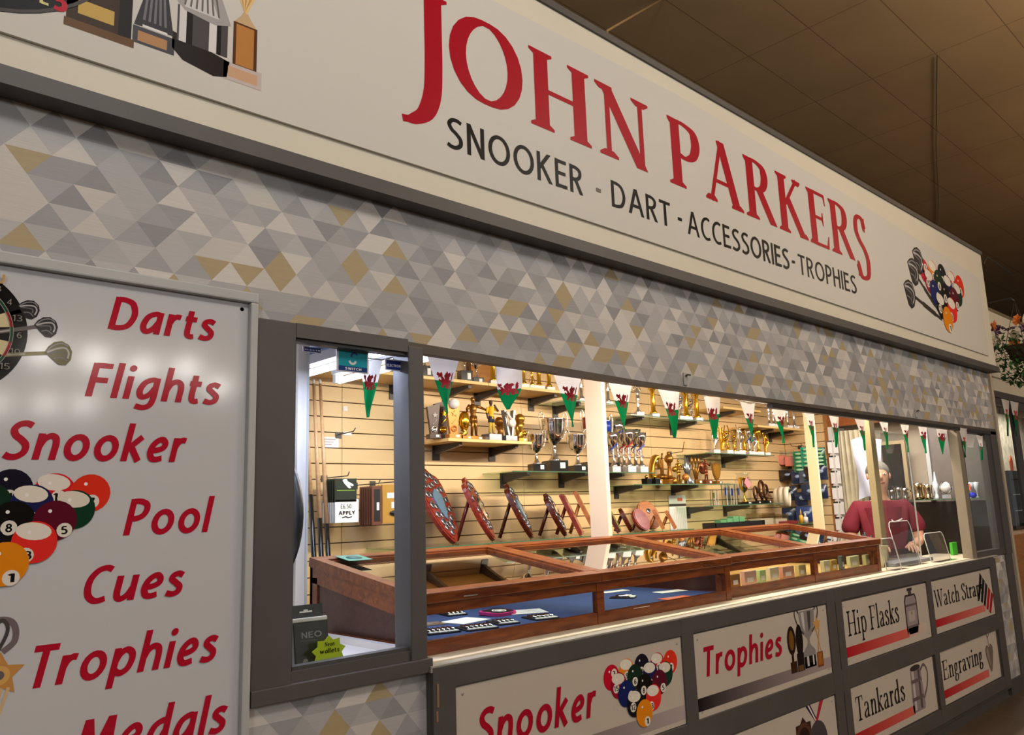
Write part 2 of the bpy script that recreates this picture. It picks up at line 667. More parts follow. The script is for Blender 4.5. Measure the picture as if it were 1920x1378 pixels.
# letter skeletons: l straight, s smooth, c smooth closed, d dot, k straight and cut level at baseline and cap line
SANS = {
    'D': [('l', [(.1, 0), (.1, 1)]), ('s', [(.1, .93), (.3, .93), (.52, .83), (.63, .5), (.52, .17), (.3, .07), (.1, .07)])],
    'a': [('s', [(.53, .6), (.39, .63), (.2, .52), (.11, .27), (.16, .09), (.27, .065), (.41, .18), (.51, .38)]), ('l', [(.52, .69), (.52, 0)])],
    'r': [('l', [(.1, 0), (.1, .69)]), ('s', [(.1, .38), (.16, .54), (.27, .63), (.39, .62)])],
    't': [('s', [(.16, .88), (.16, .55), (.16, .22), (.2, .09), (.29, .06), (.37, .08)]), ('l', [(.03, .62), (.37, .62)])],
    's': [('s', [(.42, .58), (.28, .635), (.15, .585), (.13, .48), (.26, .37), (.38, .26), (.36, .12), (.22, .06), (.04, .1)])],
    'F': [('l', [(.1, 0), (.1, 1)]), ('l', [(.1, .93), (.52, .93)]), ('l', [(.1, .5), (.48, .5)])],
    'l': [('l', [(.1, 0), (.1, 1.06)])],
    'i': [('l', [(.1, 0), (.1, .69)]), ('d', (.1, .93, .1))],
    'g': [('s', [(.53, .6), (.39, .63), (.2, .52), (.11, .29), (.16, .12), (.27, .095), (.41, .2), (.51, .4)]), ('s', [(.52, .69), (.52, .4), (.52, .05), (.46, -.15), (.3, -.23), (.08, -.19)])],
    'h': [('l', [(.1, 0), (.1, 1.06)]), ('s', [(.1, .33), (.18, .53), (.32, .63), (.45, .58), (.5, .42), (.5, .2), (.5, 0)])],
    'n': [('l', [(.1, 0), (.1, .69)]), ('s', [(.1, .33), (.18, .53), (.32, .63), (.45, .58), (.5, .42), (.5, .2), (.5, 0)])],
    'S': [('s', [(.52, .88), (.37, .935), (.2, .9), (.11, .77), (.18, .62), (.34, .51), (.48, .37), (.48, .19), (.34, .075), (.18, .065), (.04, .12)])],
    'o': [('c', ell(.34, .345, .235, .285, 20))],
    'k': [('l', [(.1, 0), (.1, 1.06)]), ('l', [(.12, .32), (.47, .69)]), ('l', [(.22, .4), (.5, 0)])],
    'e': [('s', [(.12, .31), (.3, .33), (.45, .4), (.48, .52), (.39, .63), (.26, .6), (.14, .46), (.1, .27), (.17, .1), (.3, .06), (.47, .1)])],
    'P': [('l', [(.1, 0), (.1, 1)]), ('s', [(.1, .93), (.3, .93), (.47, .85), (.51, .7), (.44, .54), (.28, .46), (.1, .45)])],
    'C': [('s', [(.62, .88), (.47, .935), (.28, .88), (.14, .7), (.1, .47), (.16, .22), (.31, .08), (.46, .065), (.6, .11)])],
    'u': [('s', [(.1, .69), (.1, .45), (.1, .25), (.14, .1), (.25, .06), (.39, .16), (.49, .36)]), ('l', [(.5, .69), (.5, 0)])],
    'T': [('l', [(0, .93), (.58, .93)]), ('l', [(.29, 0), (.29, .93)])],
    'p': [('l', [(.1, -.3), (.1, .69)]), ('s', [(.1, .34), (.18, .53), (.33, .63), (.48, .55), (.53, .38), (.47, .16), (.33, .06), (.2, .08), (.1, .16)])],
    'M': [('k', [(.06, -.1), (.14, 1.1)]), ('k', [(.13, 1.1), (.42, .05)]), ('k', [(.42, .05), (.72, 1.1)]), ('k', [(.71, 1.1), (.79, -.1)])],
    'd': [('s', [(.53, .6), (.39, .63), (.2, .52), (.11, .27), (.16, .09), (.27, .065), (.41, .18), (.51, .38)]), ('l', [(.52, 1.06), (.52, 0)])],
    'w': [('k', [(.02, .69), (.2, 0)]), ('k', [(.2, 0), (.38, .6)]), ('k', [(.38, .6), (.56, 0)]), ('k', [(.56, 0), (.74, .69)])],
    'N': [('l', [(.1, 0), (.1, 1)]), ('k', [(.06, 1.06), (.62, -.06)]), ('l', [(.58, 0), (.58, 1)])],
    'O': [('c', ell(.43, .5, .34, .43, 24))],
    'K': [('l', [(.1, 0), (.1, 1)]), ('k', [(.1, .42), (.58, 1.06)]), ('k', [(.22, .58), (.62, -.06)])],
    'E': [('l', [(.1, 0), (.1, 1)]), ('l', [(.1, .93), (.52, .93)]), ('l', [(.1, .52), (.48, .52)]), ('l', [(.1, .07), (.54, .07)])],
    'R': [('l', [(.1, 0), (.1, 1)]), ('s', [(.1, .93), (.3, .93), (.46, .86), (.5, .72), (.43, .57), (.28, .5), (.1, .49)]), ('k', [(.28, .5), (.56, -.06)])],
    'A': [('k', [(-.02, -.06), (.31, 1.02)]), ('k', [(.31, 1.02), (.64, -.06)]), ('l', [(.12, .33), (.5, .33)])],
    'I': [('l', [(.1, 0), (.1, 1)])],
    'H': [('l', [(.1, 0), (.1, 1)]), ('l', [(.6, 0), (.6, 1)]), ('l', [(.1, .52), (.6, .52)])],
    'L': [('l', [(.1, 0), (.1, 1)]), ('l', [(.1, .07), (.5, .07)])],
    'U': [('s', [(.1, 1), (.1, .6), (.1, .35), (.18, .12), (.34, .065), (.5, .12), (.58, .35), (.58, .6), (.58, 1)])],
    'W': [('k', [(.0, 1.06), (.22, -.06)]), ('k', [(.22, -.06), (.44, 1.0)]), ('k', [(.44, 1.0), (.66, -.06)]), ('k', [(.66, -.06), (.88, 1.06)])],
    'Y': [('k', [(0, 1.06), (.29, .45)]), ('k', [(.29, .45), (.58, 1.06)]), ('l', [(.29, 0), (.29, .48)])],
    '-': [('l', [(.04, .38), (.34, .38)])],
    '.': [('d', (.1, .07, .08))],
    '1': [('k', [(.12, .8), (.3, .95)]), ('l', [(.3, 0), (.3, 1)])],
    '2': [('s', [(.08, .8), (.2, .92), (.38, .9), (.46, .74), (.36, .5), (.08, .07)]), ('l', [(.08, .07), (.5, .07)])],
    '3': [('s', [(.08, .87), (.24, .93), (.42, .85), (.42, .63), (.22, .53)]), ('s', [(.22, .53), (.46, .42), (.46, .17), (.26, .06), (.06, .12)])],
    '4': [('l', [(.4, 0), (.4, 1)]), ('l', [(.4, .95), (.06, .3)]), ('l', [(.06, .28), (.54, .28)])],
    '5': [('l', [(.48, .93), (.15, .93)]), ('l', [(.15, .93), (.12, .52)]), ('s', [(.12, .54), (.3, .58), (.47, .46), (.47, .2), (.3, .06), (.08, .1)])],
    '6': [('s', [(.46, .9), (.26, .88), (.12, .6), (.1, .3), (.2, .08), (.36, .07), (.47, .25), (.4, .5), (.26, .54), (.12, .4)])],
    '7': [('l', [(.06, .93), (.5, .93)]), ('l', [(.48, .93), (.2, 0)])],
    '8': [('c', ell(.28, .73, .16, .2, 14)), ('c', ell(.28, .28, .2, .22, 14))],
    '9': [('s', [(.1, .1), (.3, .12), (.44, .4), (.46, .7), (.36, .92), (.2, .93), (.09, .75), (.16, .5), (.3, .46), (.44, .6)])],
    '0': [('c', ell(.29, .5, .2, .43, 18))],
    '%': [('s', [(.5, .8), (.42, .93), (.28, .9), (.22, .7), (.22, .3), (.12, .07)]), ('l', [(.08, .07), (.52, .07)]), ('l', [(.08, .46), (.42, .46)])],
}


def sf(x, z, w=.17, top=True):
    """Serif: a flat foot with a small bracket."""
    s = -1 if top else 1
    t = .035
    return ('f', [(x - w, z), (x - w, z + s * t), (x - .075, z + s * (t + .055)), (x + .075, z + s * (t + .055)), (x + w, z + s * t), (x + w, z)])


SERIF = {
    'J': [('s', [(.3, 1), (.3, .6), (.3, .2), (.28, -.15), (.2, -.38), (.06, -.5), (-.06, -.53)]), sf(.3, 1)],
    'O': [('c', ell(.47, .5, .37, .48, 26))],
    'H': [('l', [(.2, 0), (.2, 1)]), ('l', [(.78, 0), (.78, 1)]), ('l', [(.2, .5), (.78, .5)]), sf(.2, 0, top=False), sf(.2, 1), sf(.78, 0, top=False), sf(.78, 1)],
    'N': [('h', [(.2, 0), (.2, 1)]), ('k', [(.14, 1.05), (.82, -.05)]), ('h', [(.8, 0), (.8, 1)]), sf(.2, 0, .16, False), sf(.15, 1, .15), sf(.8, 1, .16)],
    'P': [('l', [(.2, 0), (.2, 1)]), ('s', [(.2, .97), (.4, .97), (.6, .9), (.66, .72), (.58, .54), (.42, .46), (.27, .48)]), sf(.2, 0, .18, False), sf(.16, 1, .12)],
    'A': [('h', [(.12, 0), (.44, 1)]), ('k', [(.42, 1.02), (.78, -.05)]), ('l', [(.22, .34), (.66, .34)]), sf(.12, 0, .14, False), sf(.78, 0, .16, False)],
    'R': [('l', [(.2, 0), (.2, 1)]), ('s', [(.2, .97), (.38, .97), (.56, .9), (.61, .74), (.54, .58), (.4, .51), (.27, .51)]), ('k', [(.42, .53), (.82, -.05)]), sf(.2, 0, .18, False), sf(.16, 1, .12)],
    'K': [('l', [(.2, 0), (.2, 1)]), ('h', [(.26, .48), (.68, 1)]), ('k', [(.36, .6), (.82, -.05)]), sf(.2, 0, .17, False), sf(.2, 1), sf(.68, 1, .13), sf(.8, 0, .14, False)],
    'E': [('l', [(.2, 0), (.2, 1)]), ('l', [(.2, .975), (.64, .975)]), ('l', [(.2, .52), (.54, .52)]), ('l', [(.2, .025), (.68, .025)]), sf(.18, 0, .14, False), sf(.18, 1, .14),
          ('f', [(.67, 1), (.6, 1), (.65, .8), (.68, .8)]), ('f', [(.72, .24), (.69, .24), (.6, .0), (.69, 0)]), ('f', [(.56, .64), (.53, .64), (.5, .52), (.53, .4), (.56, .4)])],
    'S': [('s', [(.52, .8), (.44, .94), (.3, .975), (.16, .9), (.13, .74), (.24, .6), (.42, .48), (.54, .32), (.5, .1), (.34, .02), (.18, .04), (.06, .22)]), ('f', [(.55, .98), (.51, .98), (.49, .76), (.53, .76)]), ('f', [(.08, .02), (.04, .02), (.04, .26), (.08, .26)])],
    'F': [('l', [(.2, 0), (.2, 1)]), ('l', [(.2, .975), (.64, .975)]), ('l', [(.2, .5), (.54, .5)]), sf(.2, 0, .18, False), sf(.18, 1, .14), ('f', [(.67, 1), (.6, 1), (.65, .78), (.68, .78)])],
    'W': [('k', [(.12, 1.05), (.36, -.05)]), ('h', [(.36, 0), (.58, .95)]), ('k', [(.54, 1.05), (.78, -.05)]), ('h', [(.78, 0), (1.02, 1)]), sf(.12, 1, .13), sf(.56, 1, .12), sf(1.02, 1, .12)],
    'T': [('l', [(.36, 0), (.36, 1)]), ('l', [(.04, .975), (.68, .975)]), sf(.36, 0, .18, False), ('f', [(.04, 1), (.03, .78), (.06, .78), (.12, 1)]), ('f', [(.68, 1), (.6, 1), (.66, .78), (.69, .78)])],
    'i': [('l', [(.15, 0), (.15, .66)]), ('d', (.15, .9, .075)), sf(.15, 0, .14, False), ('f', [(.15, .68), (.02, .62), (.02, .6), (.15, .58)])],
    'p': [('l', [(.15, -.32), (.15, .66)]), ('s', [(.15, .5), (.3, .64), (.44, .6), (.54, .34), (.46, .08), (.32, .02), (.15, .14)]), sf(.15, -.32, .14, False), ('f', [(.15, .68), (.02, .62), (.02, .6), (.15, .58)])],
    'l': [('l', [(.15, 0), (.15, 1.05)]), sf(.15, 0, .14, False), ('f', [(.15, 1.06), (.02, 1.0), (.02, .98), (.15, .96)])],
    'a': [('s', [(.1, .52), (.2, .64), (.34, .62), (.41, .5), (.41, .3), (.41, .1), (.46, .03), (.55, .06)]), ('s', [(.41, .4), (.2, .3), (.1, .16), (.16, .04), (.28, .04), (.41, .18)])],
    's': [('s', [(.36, .5), (.28, .63), (.16, .62), (.1, .5), (.22, .37), (.36, .26), (.36, .1), (.22, .02), (.1, .06), (.05, .18)])],
    'k': [('l', [(.15, 0), (.15, 1.05)]), ('h', [(.2, .3), (.46, .64)]), ('k', [(.24, .4), (.52, -.02)]), sf(.15, 0, .13, False), sf(.5, 0, .1, False), sf(.46, .66, .1), ('f', [(.15, 1.06), (.02, 1.0), (.02, .98), (.15, .96)])],
    't': [('s', [(.17, .84), (.17, .5), (.17, .2), (.2, .06), (.28, .03), (.37, .1)]), ('l', [(.04, .64), (.34, .64)])],
    'c': [('s', [(.44, .5), (.34, .63), (.22, .6), (.1, .34), (.16, .1), (.28, .02), (.44, .14)])],
    'h': [('l', [(.15, 0), (.15, 1.05)]), ('s', [(.15, .42), (.28, .6), (.4, .62), (.47, .5), (.47, .25), (.47, 0)]), sf(.15, 0, .12, False), sf(.47, 0, .12, False), ('f', [(.15, 1.06), (.02, 1.0), (.02, .98), (.15, .96)])],
    'r': [('l', [(.15, 0), (.15, .66)]), ('s', [(.15, .42), (.24, .58), (.36, .63)]), ('d', (.37, .58, .06)), sf(.15, 0, .14, False), ('f', [(.15, .68), (.02, .62), (.02, .6), (.15, .58)])],
    'n': [('l', [(.15, 0), (.15, .66)]), ('s', [(.15, .42), (.28, .6), (.4, .62), (.47, .5), (.47, .25), (.47, 0)]), sf(.15, 0, .12, False), sf(.47, 0, .12, False), ('f', [(.15, .68), (.02, .62), (.02, .6), (.15, .58)])],
    'g': [('c', ell(.25, .43, .13, .2, 16)), ('s', [(.18, .24), (.12, .14), (.2, .07), (.38, .04), (.46, -.1), (.36, -.27), (.18, -.28), (.08, -.17), (.18, .05)]), ('l', [(.36, .56), (.48, .62)])],
    'v': [('k', [(.08, .7), (.28, -.02)]), ('h', [(.28, 0), (.46, .66)]), sf(.08, .66, .11), sf(.46, .66, .1)],
    'd': [('l', [(.46, 0), (.46, 1.05)]), ('s', [(.46, .52), (.34, .64), (.2, .58), (.09, .32), (.16, .08), (.28, .02), (.46, .16)]), ('f', [(.46, 1.06), (.33, 1.0), (.33, .98), (.46, .96)]), ('f', [(.46, 0), (.6, 0), (.6, .03), (.46, .08)])],
}


def text_shapes(txt, x0, x1, base, cap, font='sans', weight=.075, thin=None, shear=0.0, gap=.13):
    """Polygons of a line of lettering that starts at x0 and ends at x1 on the given baseline."""
    G = SANS if font == 'sans' else SERIF
    a = weight
    b = thin if thin is not None else weight * .93
    polys, cur = [], 0.0
    for ch in txt:
        if ch == ' ':
            cur += .3
            continue
        gp = []
        for kind, dat in G[ch]:
            if kind == 'f':
                gp.append([tuple(p) for p in dat])
            elif kind == 'd':
                gp.append(ell(dat[0], dat[1], dat[2], dat[2], 14))
            elif kind == 'l':
                for k in range(len(dat) - 1):
                    gp += pen([dat[k], dat[k + 1]], a, b)
            elif kind == 'h':
                gp += pen(dat, b * 1.4, b)
            elif kind == 'k':
                top = 0.69 if max(q[1] for q in dat) < .8 and font == 'sans' else (.66 if max(q[1] for q in dat) < .8 else 1.0)
                for k in range(len(dat) - 1):
                    gp += [c for c in (clip_z(q, 0, top) for q in pen([dat[k], dat[k + 1]], a, b)) if c]
            elif kind == 's':
                gp += pen(spline(dat, 5), a, b)
            elif kind == 'c':
                gp += pen(dat, a, b, True)
        lo = min(p[0] for q in gp for p in q)
        hi = max(p[0] for q in gp for p in q)
        polys += [[(p[0] - lo + cur, p[1]) for p in q] for q in gp]
        cur += hi - lo + gap
    cur -= gap
    ex = abs(shear) * 1.0
    # fit the run, slant included, between x0 and x1
    P2 = [[(p[0] + shear * p[1] * cap * cur / max(1e-6, (x1 - x0)), p[1]) for p in q] for q in polys]
    lo = min(p[0] for q in P2 for p in q)
    hi = max(p[0] for q in P2 for p in q)
    sx = (x1 - x0) / (hi - lo)
    return [[(x0 + (p[0] - lo) * sx, base + p[1] * cap) for p in q] for q in P2]


def orient(q):
    ar = sum(q[i][0] * q[(i + 1) % len(q)][1] - q[(i + 1) % len(q)][0] * q[i][1] for i in range(len(q)))
    return q if ar > 0 else q[::-1]


def printed(name, shapes, y, parent=None, mt=None):
    """Flat print: SHAPES = [(polygon or list of polygons, colour or list of corner colours)], each a hair's breadth over the one before."""
    mt = mt or PRINT
    vs, fs, cs = [], [], []
    for k, (polys, c) in enumerate(shapes):
        if polys and isinstance(polys[0][0], (int, float, np.floating)):
            polys = [polys]
        for q in polys:
            if len(q) < 3:
                continue
            cc = c if isinstance(c, list) else [c] * len(q)
            ar = sum(q[i][0] * q[(i + 1) % len(q)][1] - q[(i + 1) % len(q)][0] * q[i][1] for i in range(len(q)))
            if ar < 0:
                q, cc = q[::-1], cc[::-1]
            o = len(vs)
            dy = y - 0.0004 - len(fs) * 8e-6
            vs += [(p[0], dy, p[1]) for p in q]
            fs.append(list(range(o, o + len(q))))
            cs += [lin(h) if isinstance(h, str) else h for h in cc]
    me = bpy.data.meshes.new(name)
    me.from_pydata(vs, [], fs)
    at_ = me.color_attributes.new('Col', 'FLOAT_COLOR', 'POINT')
    for k, c in enumerate(cs):
        at_.data[k].color = c
    me.materials.append(mt)
    o = bpy.data.objects.new(name, me)
    COL.objects.link(o)
    if parent is not None:
        o.parent = parent
    return o


# ------------------------------------------------------------------ the setting
o = MB().box(-30, 40, -30, 30, -0.05, 0.0, mat_floor('dark_floor_tile')).obj('floor')
structure(o, 'dark brown tiled market hall floor', 'floor')
o = MB().box(-30, 40, -30, 30, 4.6, 4.65, mat_ceiling('brown_ceiling_tile')).obj('ceiling')
structure(o, 'brown tiled market hall ceiling', 'ceiling')

WPM = mat_wallpaper('triangle_wallpaper', 1.059, 2.181, 0.0955, 0.0576)
WPL = mat_wallpaper('triangle_wallpaper_low', 1.001, 0.897, 0.0935, 0.0535)
WPS = mat_wallpaper('triangle_wallpaper_small', 6.62, 0.5, 0.0955, 0.0576)
FY = -0.06                                         # face of the fascia

b = MB().box(-1.6, 7.07, 0.0, 0.05, 1.893, 2.37, WPM)
structure(b.obj('wall_front'), 'grey, white and gold triangle wallpaper band over the shop opening', 'wall')
b = MB().box(0.94, 1.50, 0.0, 0.05, 0.0, 0.945, WPL)
structure(b.obj('wall_front_lower'), 'triangle wallpaper under the small framed window', 'wall')
b = MB().box(6.60, 6.88, 0.0, 0.05, 0.10, 0.95, WPS)
structure(b.obj('wall_front_end'), 'narrow strip of triangle wallpaper at the end of the counter', 'wall')
b = MB().box(-1.6, 0.935, 0.0, 0.05, 0.0, 1.905, GREY)
structure(b.obj('wall_front_shutter'), 'grey wall behind the tall white sign', 'wall')

# header: timber edge with the shutter track under it
b = MB()
b.prism([(1.43, 1.890), (2.4, 1.879), (7.07, 1.873), (7.07, 1.895), (2.6, 1.896), (1.43, 1.920)], -0.004, 0.03, TIMBER_D)
b.box(3.62, 7.05, -0.010, 0.02, 1.850, 1.873, mat('shutter_track', '3a342e', 0.35, 0.4))
structure(b.obj('trim_1'), 'dark timber header with a metal shutter track under the wallpaper', 'trim')

# fascia
b = MB().box(-1.6, 7.13, FY + 0.006, 0.12, 2.385, 3.32, CREAM)
structure(b.obj('wall_fascia'), 'cream painted fascia over the shop front', 'fascia')
b = MB().box(-1.6, 7.14, FY - 0.012, 0.10, 2.345, 2.388, GREY)
structure(b.obj('trim_2'), 'grey painted strip along the foot of the fascia', 'trim')
b = MB()
b.box(-1.6, 7.14, FY - 0.004, 0.13, 3.315, 3.345, GREY)
b.box(-1.6, 7.14, FY + 0.03, 0.13, 3.345, 3.365, GREY_D)
structure(b.obj('trim_3'), 'grey painted cap along the top of the fascia', 'trim')

# stall shell
BY = 1.77                                          # face of the back slatwall
XR = 7.06                                          # face of the end wall


def slats(b, x0, x1, z0, z1, y, axis='x', seams=()):
    pitch, ph = 0.0822, 1.261
    k0 = int(math.floor((z0 - ph) / pitch))
    xs = [x0] + [s for s in seams if x0 < s < x1] + [x1]
    k = k0
    while ph + k * pitch < z1:
        a, c = max(z0, ph + k * pitch + 0.003), min(z1, ph + (k + 1) * pitch - 0.003)
        if c > a:
            for i in range(len(xs) - 1):
                p, q = xs[i] + (0.0015 if i else 0), xs[i + 1] - 0.0015
                if axis == 'x':
                    b.box(p, q, y, y + 0.012, a, c, SLAT)
                else:
                    b.box(y, y + 0.012, p, q, a, c, SLAT)
        k += 1


b = MB()
b.box(0.9, XR, BY + 0.012, BY + 0.05, 0.0, 2.46, SLATGAP)
slats(b, 2.02, XR - 0.001, 0.3, 2.46, BY, 'x', (2.29, 3.63, 5.0, 6.35))
structure(b.obj('wall_back'), 'cream slatwall at the back of the stall', 'slatwall')
b = MB()
b.box(XR + 0.012, XR + 0.05, 1.36, BY + 0.05, 0.0, 2.46, SLATGAP)
slats(b, 1.37, BY - 0.001, 0.3, 2.46, XR, 'y')
b.box(XR - 0.005, XR + 0.05, 1.335, 1.37, 0.0, 2.46, OAKBOX)
structure(b.obj('wall_right'), 'cream slatwall on the short return wall with a brown edge', 'slatwall')
b = MB()
b.box(XR + 0.0, XR + 0.06, 0.05, 1.335, 2.04, 2.46, mat_wood('brown_lintel', '8a4a22', '9c5a2c', 0.4))
b.box(XR + 0.25, XR + 0.30, 0.05, 1.6, 0.0, 2.46, mat('pale_back_room', 'b9ac98', 0.6, noise=0.1, scale=3))
b.box(XR - 0.01, XR + 0.30, 1.30, 1.335, 0.0, 2.04, WHITEP)
structure(b.obj('wall_right_end'), 'end wall with a brown lintel board over the doorway', 'wall')
b = MB().box(0.9, 7.12, 0.05, BY + 0.05, 2.44, 2.47, mat('stall_ceiling', 'b8bcc8', 0.6))
structure(b.obj('ceiling_stall'), 'pale painted ceiling inside the stall', 'ceiling')
b = MB().box(0.90, 0.945, 0.05, BY, 0.0, 2.46, WHITEP)
structure(b.obj('wall_left'), 'white painted side wall of the stall', 'wall')
b = MB().box(0.945, 2.02, BY - 0.004, BY + 0.03, 0.3, 2.46, WHITEP)
structure(b.obj('wall_back_corner'), 'white painted corner strip beside the slatwall', 'wall')

# posts
b = MB().box(3.365, 3.395, 0.86, 0.985, 0.0, 2.44, POSTW)
structure(b.obj('column_1'), 'white painted post behind the display cases', 'post')
p0, p1, p2 = at(1527, 800, 0.95), at(1534, 930, 0.95), at(1543, 1000, 0.95)
b = MB()
b.box(p0.x - 0.012, p0.x + 0.012, 0.95, 1.03, p2.z, 2.44, mat('pole_cream', 'e6d2a8', 0.5))
structure(b.obj('column_2'), 'thin cream post in front of the green sachets', 'post')

# small framed window with its pane and sill
wd = thing('window_1', 'small grey framed shop window', 'window', (0, 0, 0))
wd['kind'] = 'structure'
b = MB()
b.box(0.942, 1.055, -0.012, 0.07, 0.945, 1.925, GREY, bev=0.004)
b.box(1.055, 1.43, -0.012, 0.07, 1.885, 1.925, GREY)
b.box(1.43, 1.487, -0.014, 0.07, 0.945, 1.905, GREY, bev=0.004)
b.box(0.942, 1.50, -0.022, 0.07, 0.945, 0.985, GREY, bev=0.003)
b.box(1.055, 1.43, -0.006, 0.07, 0.985, 1.012, GREY)
b.box(1.055, 1.43, 0.0, 0.03, 1.012, 1.022, GREY_D)
b.box(1.055, 1.062, 0.0, 0.03, 1.012, 1.885, GREY_D)
b.box(1.055, 1.43, 0.0, 0.03, 1.876, 1.885, GREY_D)
b.obj('window_frame', wd)
MB().box(1.058, 1.432, 0.032, 0.036, 1.012, 1.885, GLASS).obj('pane', wd)

# window bed, raised edge and white upright behind the pane
b = MB()
b.box(0.945, 1.50, 0.07, 0.62, 0.955, 0.985, WHITEP)
b.box(1.475, 1.50, 0.075, 0.60, 0.985, 1.005, WHITEP)
b.box(0.945, 1.50, 0.60, 0.625, 0.985, 1.02, WHITEP)
structure(b.obj('window_sill_1'), 'white painted window bed behind the small pane', 'sill')
p = at(566, 1000, 0.60)
b = MB()
b.box(p.x - 0.022, p.x + 0.012, 0.60, 0.63, 1.02, 2.2, WHITEP)
b.box(p.x + 0.012, p.x + 0.02, 0.595, 0.62, 1.02, 2.2, FRAMEW)
structure(b.obj('trim_4'), 'white painted upright at the back of the window bed', 'trim')

# counter
CY0 = -0.03
k = (CY0 + 1.97187) / 1.97187                      # signs measured on y = 0, moved onto the counter's face


def cx(x):
    return x * k


def cz(z):
    return 1.40 + (z - 1.40) * k


b = MB()
b.box(1.49, 6.60, CY0 + 0.012, 0.06, 0.06, 0.945, GREY)
for z0, z1 in ((0.885, 0.951), (0.455, 0.556), (0.06, 0.14)):
    b.box(cx(1.52), cx(6.63), CY0, CY0 + 0.014, cz(z0), cz(z1), GREY, bev=0.003)
for x0, x1 in ((1.515, 1.60), (2.755, 2.835), (4.0, 4.085), (4.093, 4.165), (5.32, 5.395), (6.53, 6.625)):
    b.box(cx(x0), cx(x1), CY0 - 0.001, CY0 + 0.014, cz(0.06), cz(0.951), GREY, bev=0.002)
b.box(cx(1.52), cx(6.63), CY0 + 0.02, 0.05, 0.0, 0.06, GREY_D)
structure(b.obj('wall_counter'), 'grey painted counter front with framed panels', 'counter front')
ct = MB()
ct.box(1.487, 6.63, CY0 + 0.001, 0.09, 0.945, 0.962, mat('worn_grey_edge', '9a978c', 0.5, noise=0.16, scale=25))
ct.box(5.3, 6.63, 0.012, 0.40, 0.9621, 0.9665, mat('worktop_cream', 'd9ccb4', 0.45, noise=0.08, scale=9))
ct.box(1.487, 5.3, 0.012, 0.80, 0.9621, 0.9665, mat('worktop_cream', 'd9ccb4', 0.45, noise=0.08, scale=9))
tag(ct.obj('worktop'), 'long cream worktop with a worn grey front edge under the display cases', 'worktop')
b = MB()
b.box(6.88, 7.03, -0.01, 0.06, 0.0, 0.95, GREY)
b.box(6.60, 6.88, -0.012, 0.04, 0.0, 0.10, GREY_D)
structure(b.obj('trim_5'), 'grey end post and kick board beside the wallpaper strip', 'trim')
MBW = MB().box(cx(1.527), cx(1.535), CY0 - 0.0025, CY0 - 0.0012, cz(0.84), cz(0.905), mat('bare_wood_chip', '8d6a48', 0.7))
MBW.box(cx(1.524), cx(1.531), CY0 - 0.0025, CY0 - 0.0012, cz(0.80), cz(0.83), mat('bare_wood_chip', '8d6a48', 0.7))
structure(MBW.obj('trim_6'), 'bare wood where paint has chipped off the counter corner', 'trim')

# tall window at the far end of the opening
wd = thing('window_2', 'tall framed shop window at the end of the counter', 'window')
wd['kind'] = 'structure'
b = MB()
b.box(6.19, 6.275, -0.005, 0.06, 0.955, 1.875, mat('taupe_paint', '857a68', 0.5, noise=0.08, scale=8), bev=0.004)
b.box(6.275, 6.92, 0.0, 0.05, 0.955, 1.0, GREY)
b.box(6.275, 6.92, 0.0, 0.05, 1.845, 1.875, GREY_D)
b.box(6.275, 6.30, 0.0, 0.05, 1.0, 1.845, GREY_D)
b.box(6.80, 6.92, 0.0, 0.05, 1.0, 1.845, GREY_D)
b.box(6.92, 7.06, -0.01, 0.06, 0.95, 1.885, GREY, bev=0.003)
b.obj('window_frame', wd)
MB().box(6.298, 6.803, 0.022, 0.026, 0.998, 1.848, GLASS).obj('pane', wd)


# ------------------------------------------------------------------ printed pictures
def disc(cx_, cz_, r, n=22):
    return ell(cx_, cz_, r, r, n)


RACK = [('3', -3.9, 3.4, 'c8102e', None, (0.35, 0.35)), ('9', -1.95, 3.6, 'ece3d2', 'e88820', (0.0, -0.45)), ('4', 0.05, 3.7, '1b1626', None, (-0.05, -0.5)),
        ('11', 2.2, 3.5, 'e9e0d2', 'd8202c', (0.2, -0.3)), ('7', 4.05, 3.45, 'e2331c', None, (0.1, -0.55)), ('15', -3.05, 2.65, 'e6dccb', '9a1230', (-0.35, -0.2)),
        ('6', -0.95, 3.0, '16301f', None, (0.0, -0.45)), ('10', 1.1, 2.9, 'e9e0d0', '1e2150', (0.0, -0.9)), ('14', 3.25, 2.6, 'e4dbca', '143a26', (-0.35, -0.35)),
        ('2', -2.2, 1.9, '17235e', None, (0.6, -0.3)), ('8', 0.25, 2.05, '15120f', None, (-0.15, -0.35)), ('5', 2.3, 2.05, '5d1226', None, (0.45, -0.6)),
        ('12', -1.15, 0.95, 'e8e0d0', '15141c', (-0.25, -0.3)), ('13', 1.35, 1.0, 'ebe2d4', 'e8302a', (-0.35, -0.75)), ('1', 0.0, 0.0, 'e88a16', None, (0.3, -0.8))]


def pool_rack(x, z, r, sx=1.0):
    """Fifteen numbered pool balls; (x, z) is the middle of the front ball."""
    sh = []
    for num, dx, dz, col, band, nb in RACK:
        g = 1.0 + 0.08 * (3.6 - dz) / 3.6
        px, pz, rr = x + dx * r * sx, z + dz * r, r * g
        if band:
            sh.append((disc(px, pz, rr), band))
            sh.append((ell(px - .06 * rr, pz + .52 * rr, .78 * rr, .42 * rr, 18, tilt=-0.12), col))
        else:
            sh.append((disc(px, pz, rr), col))
        nx, nz = px + nb[0] * rr, pz + nb[1] * rr * .8
        sh.append((disc(nx, nz, .36 * rr, 16), 'e6ded0'))
        w = .15 * rr * (1.8 if len(num) > 1 else 1)
        sh.append((text_shapes(num, nx - w, nx + w, nz - .2 * rr, .4 * rr, weight=.09), '1a1614'))
        sh.append((disc(px - .25 * rr, pz + .48 * rr, .09 * rr, 10), 'f6f2ec'))
    return sh


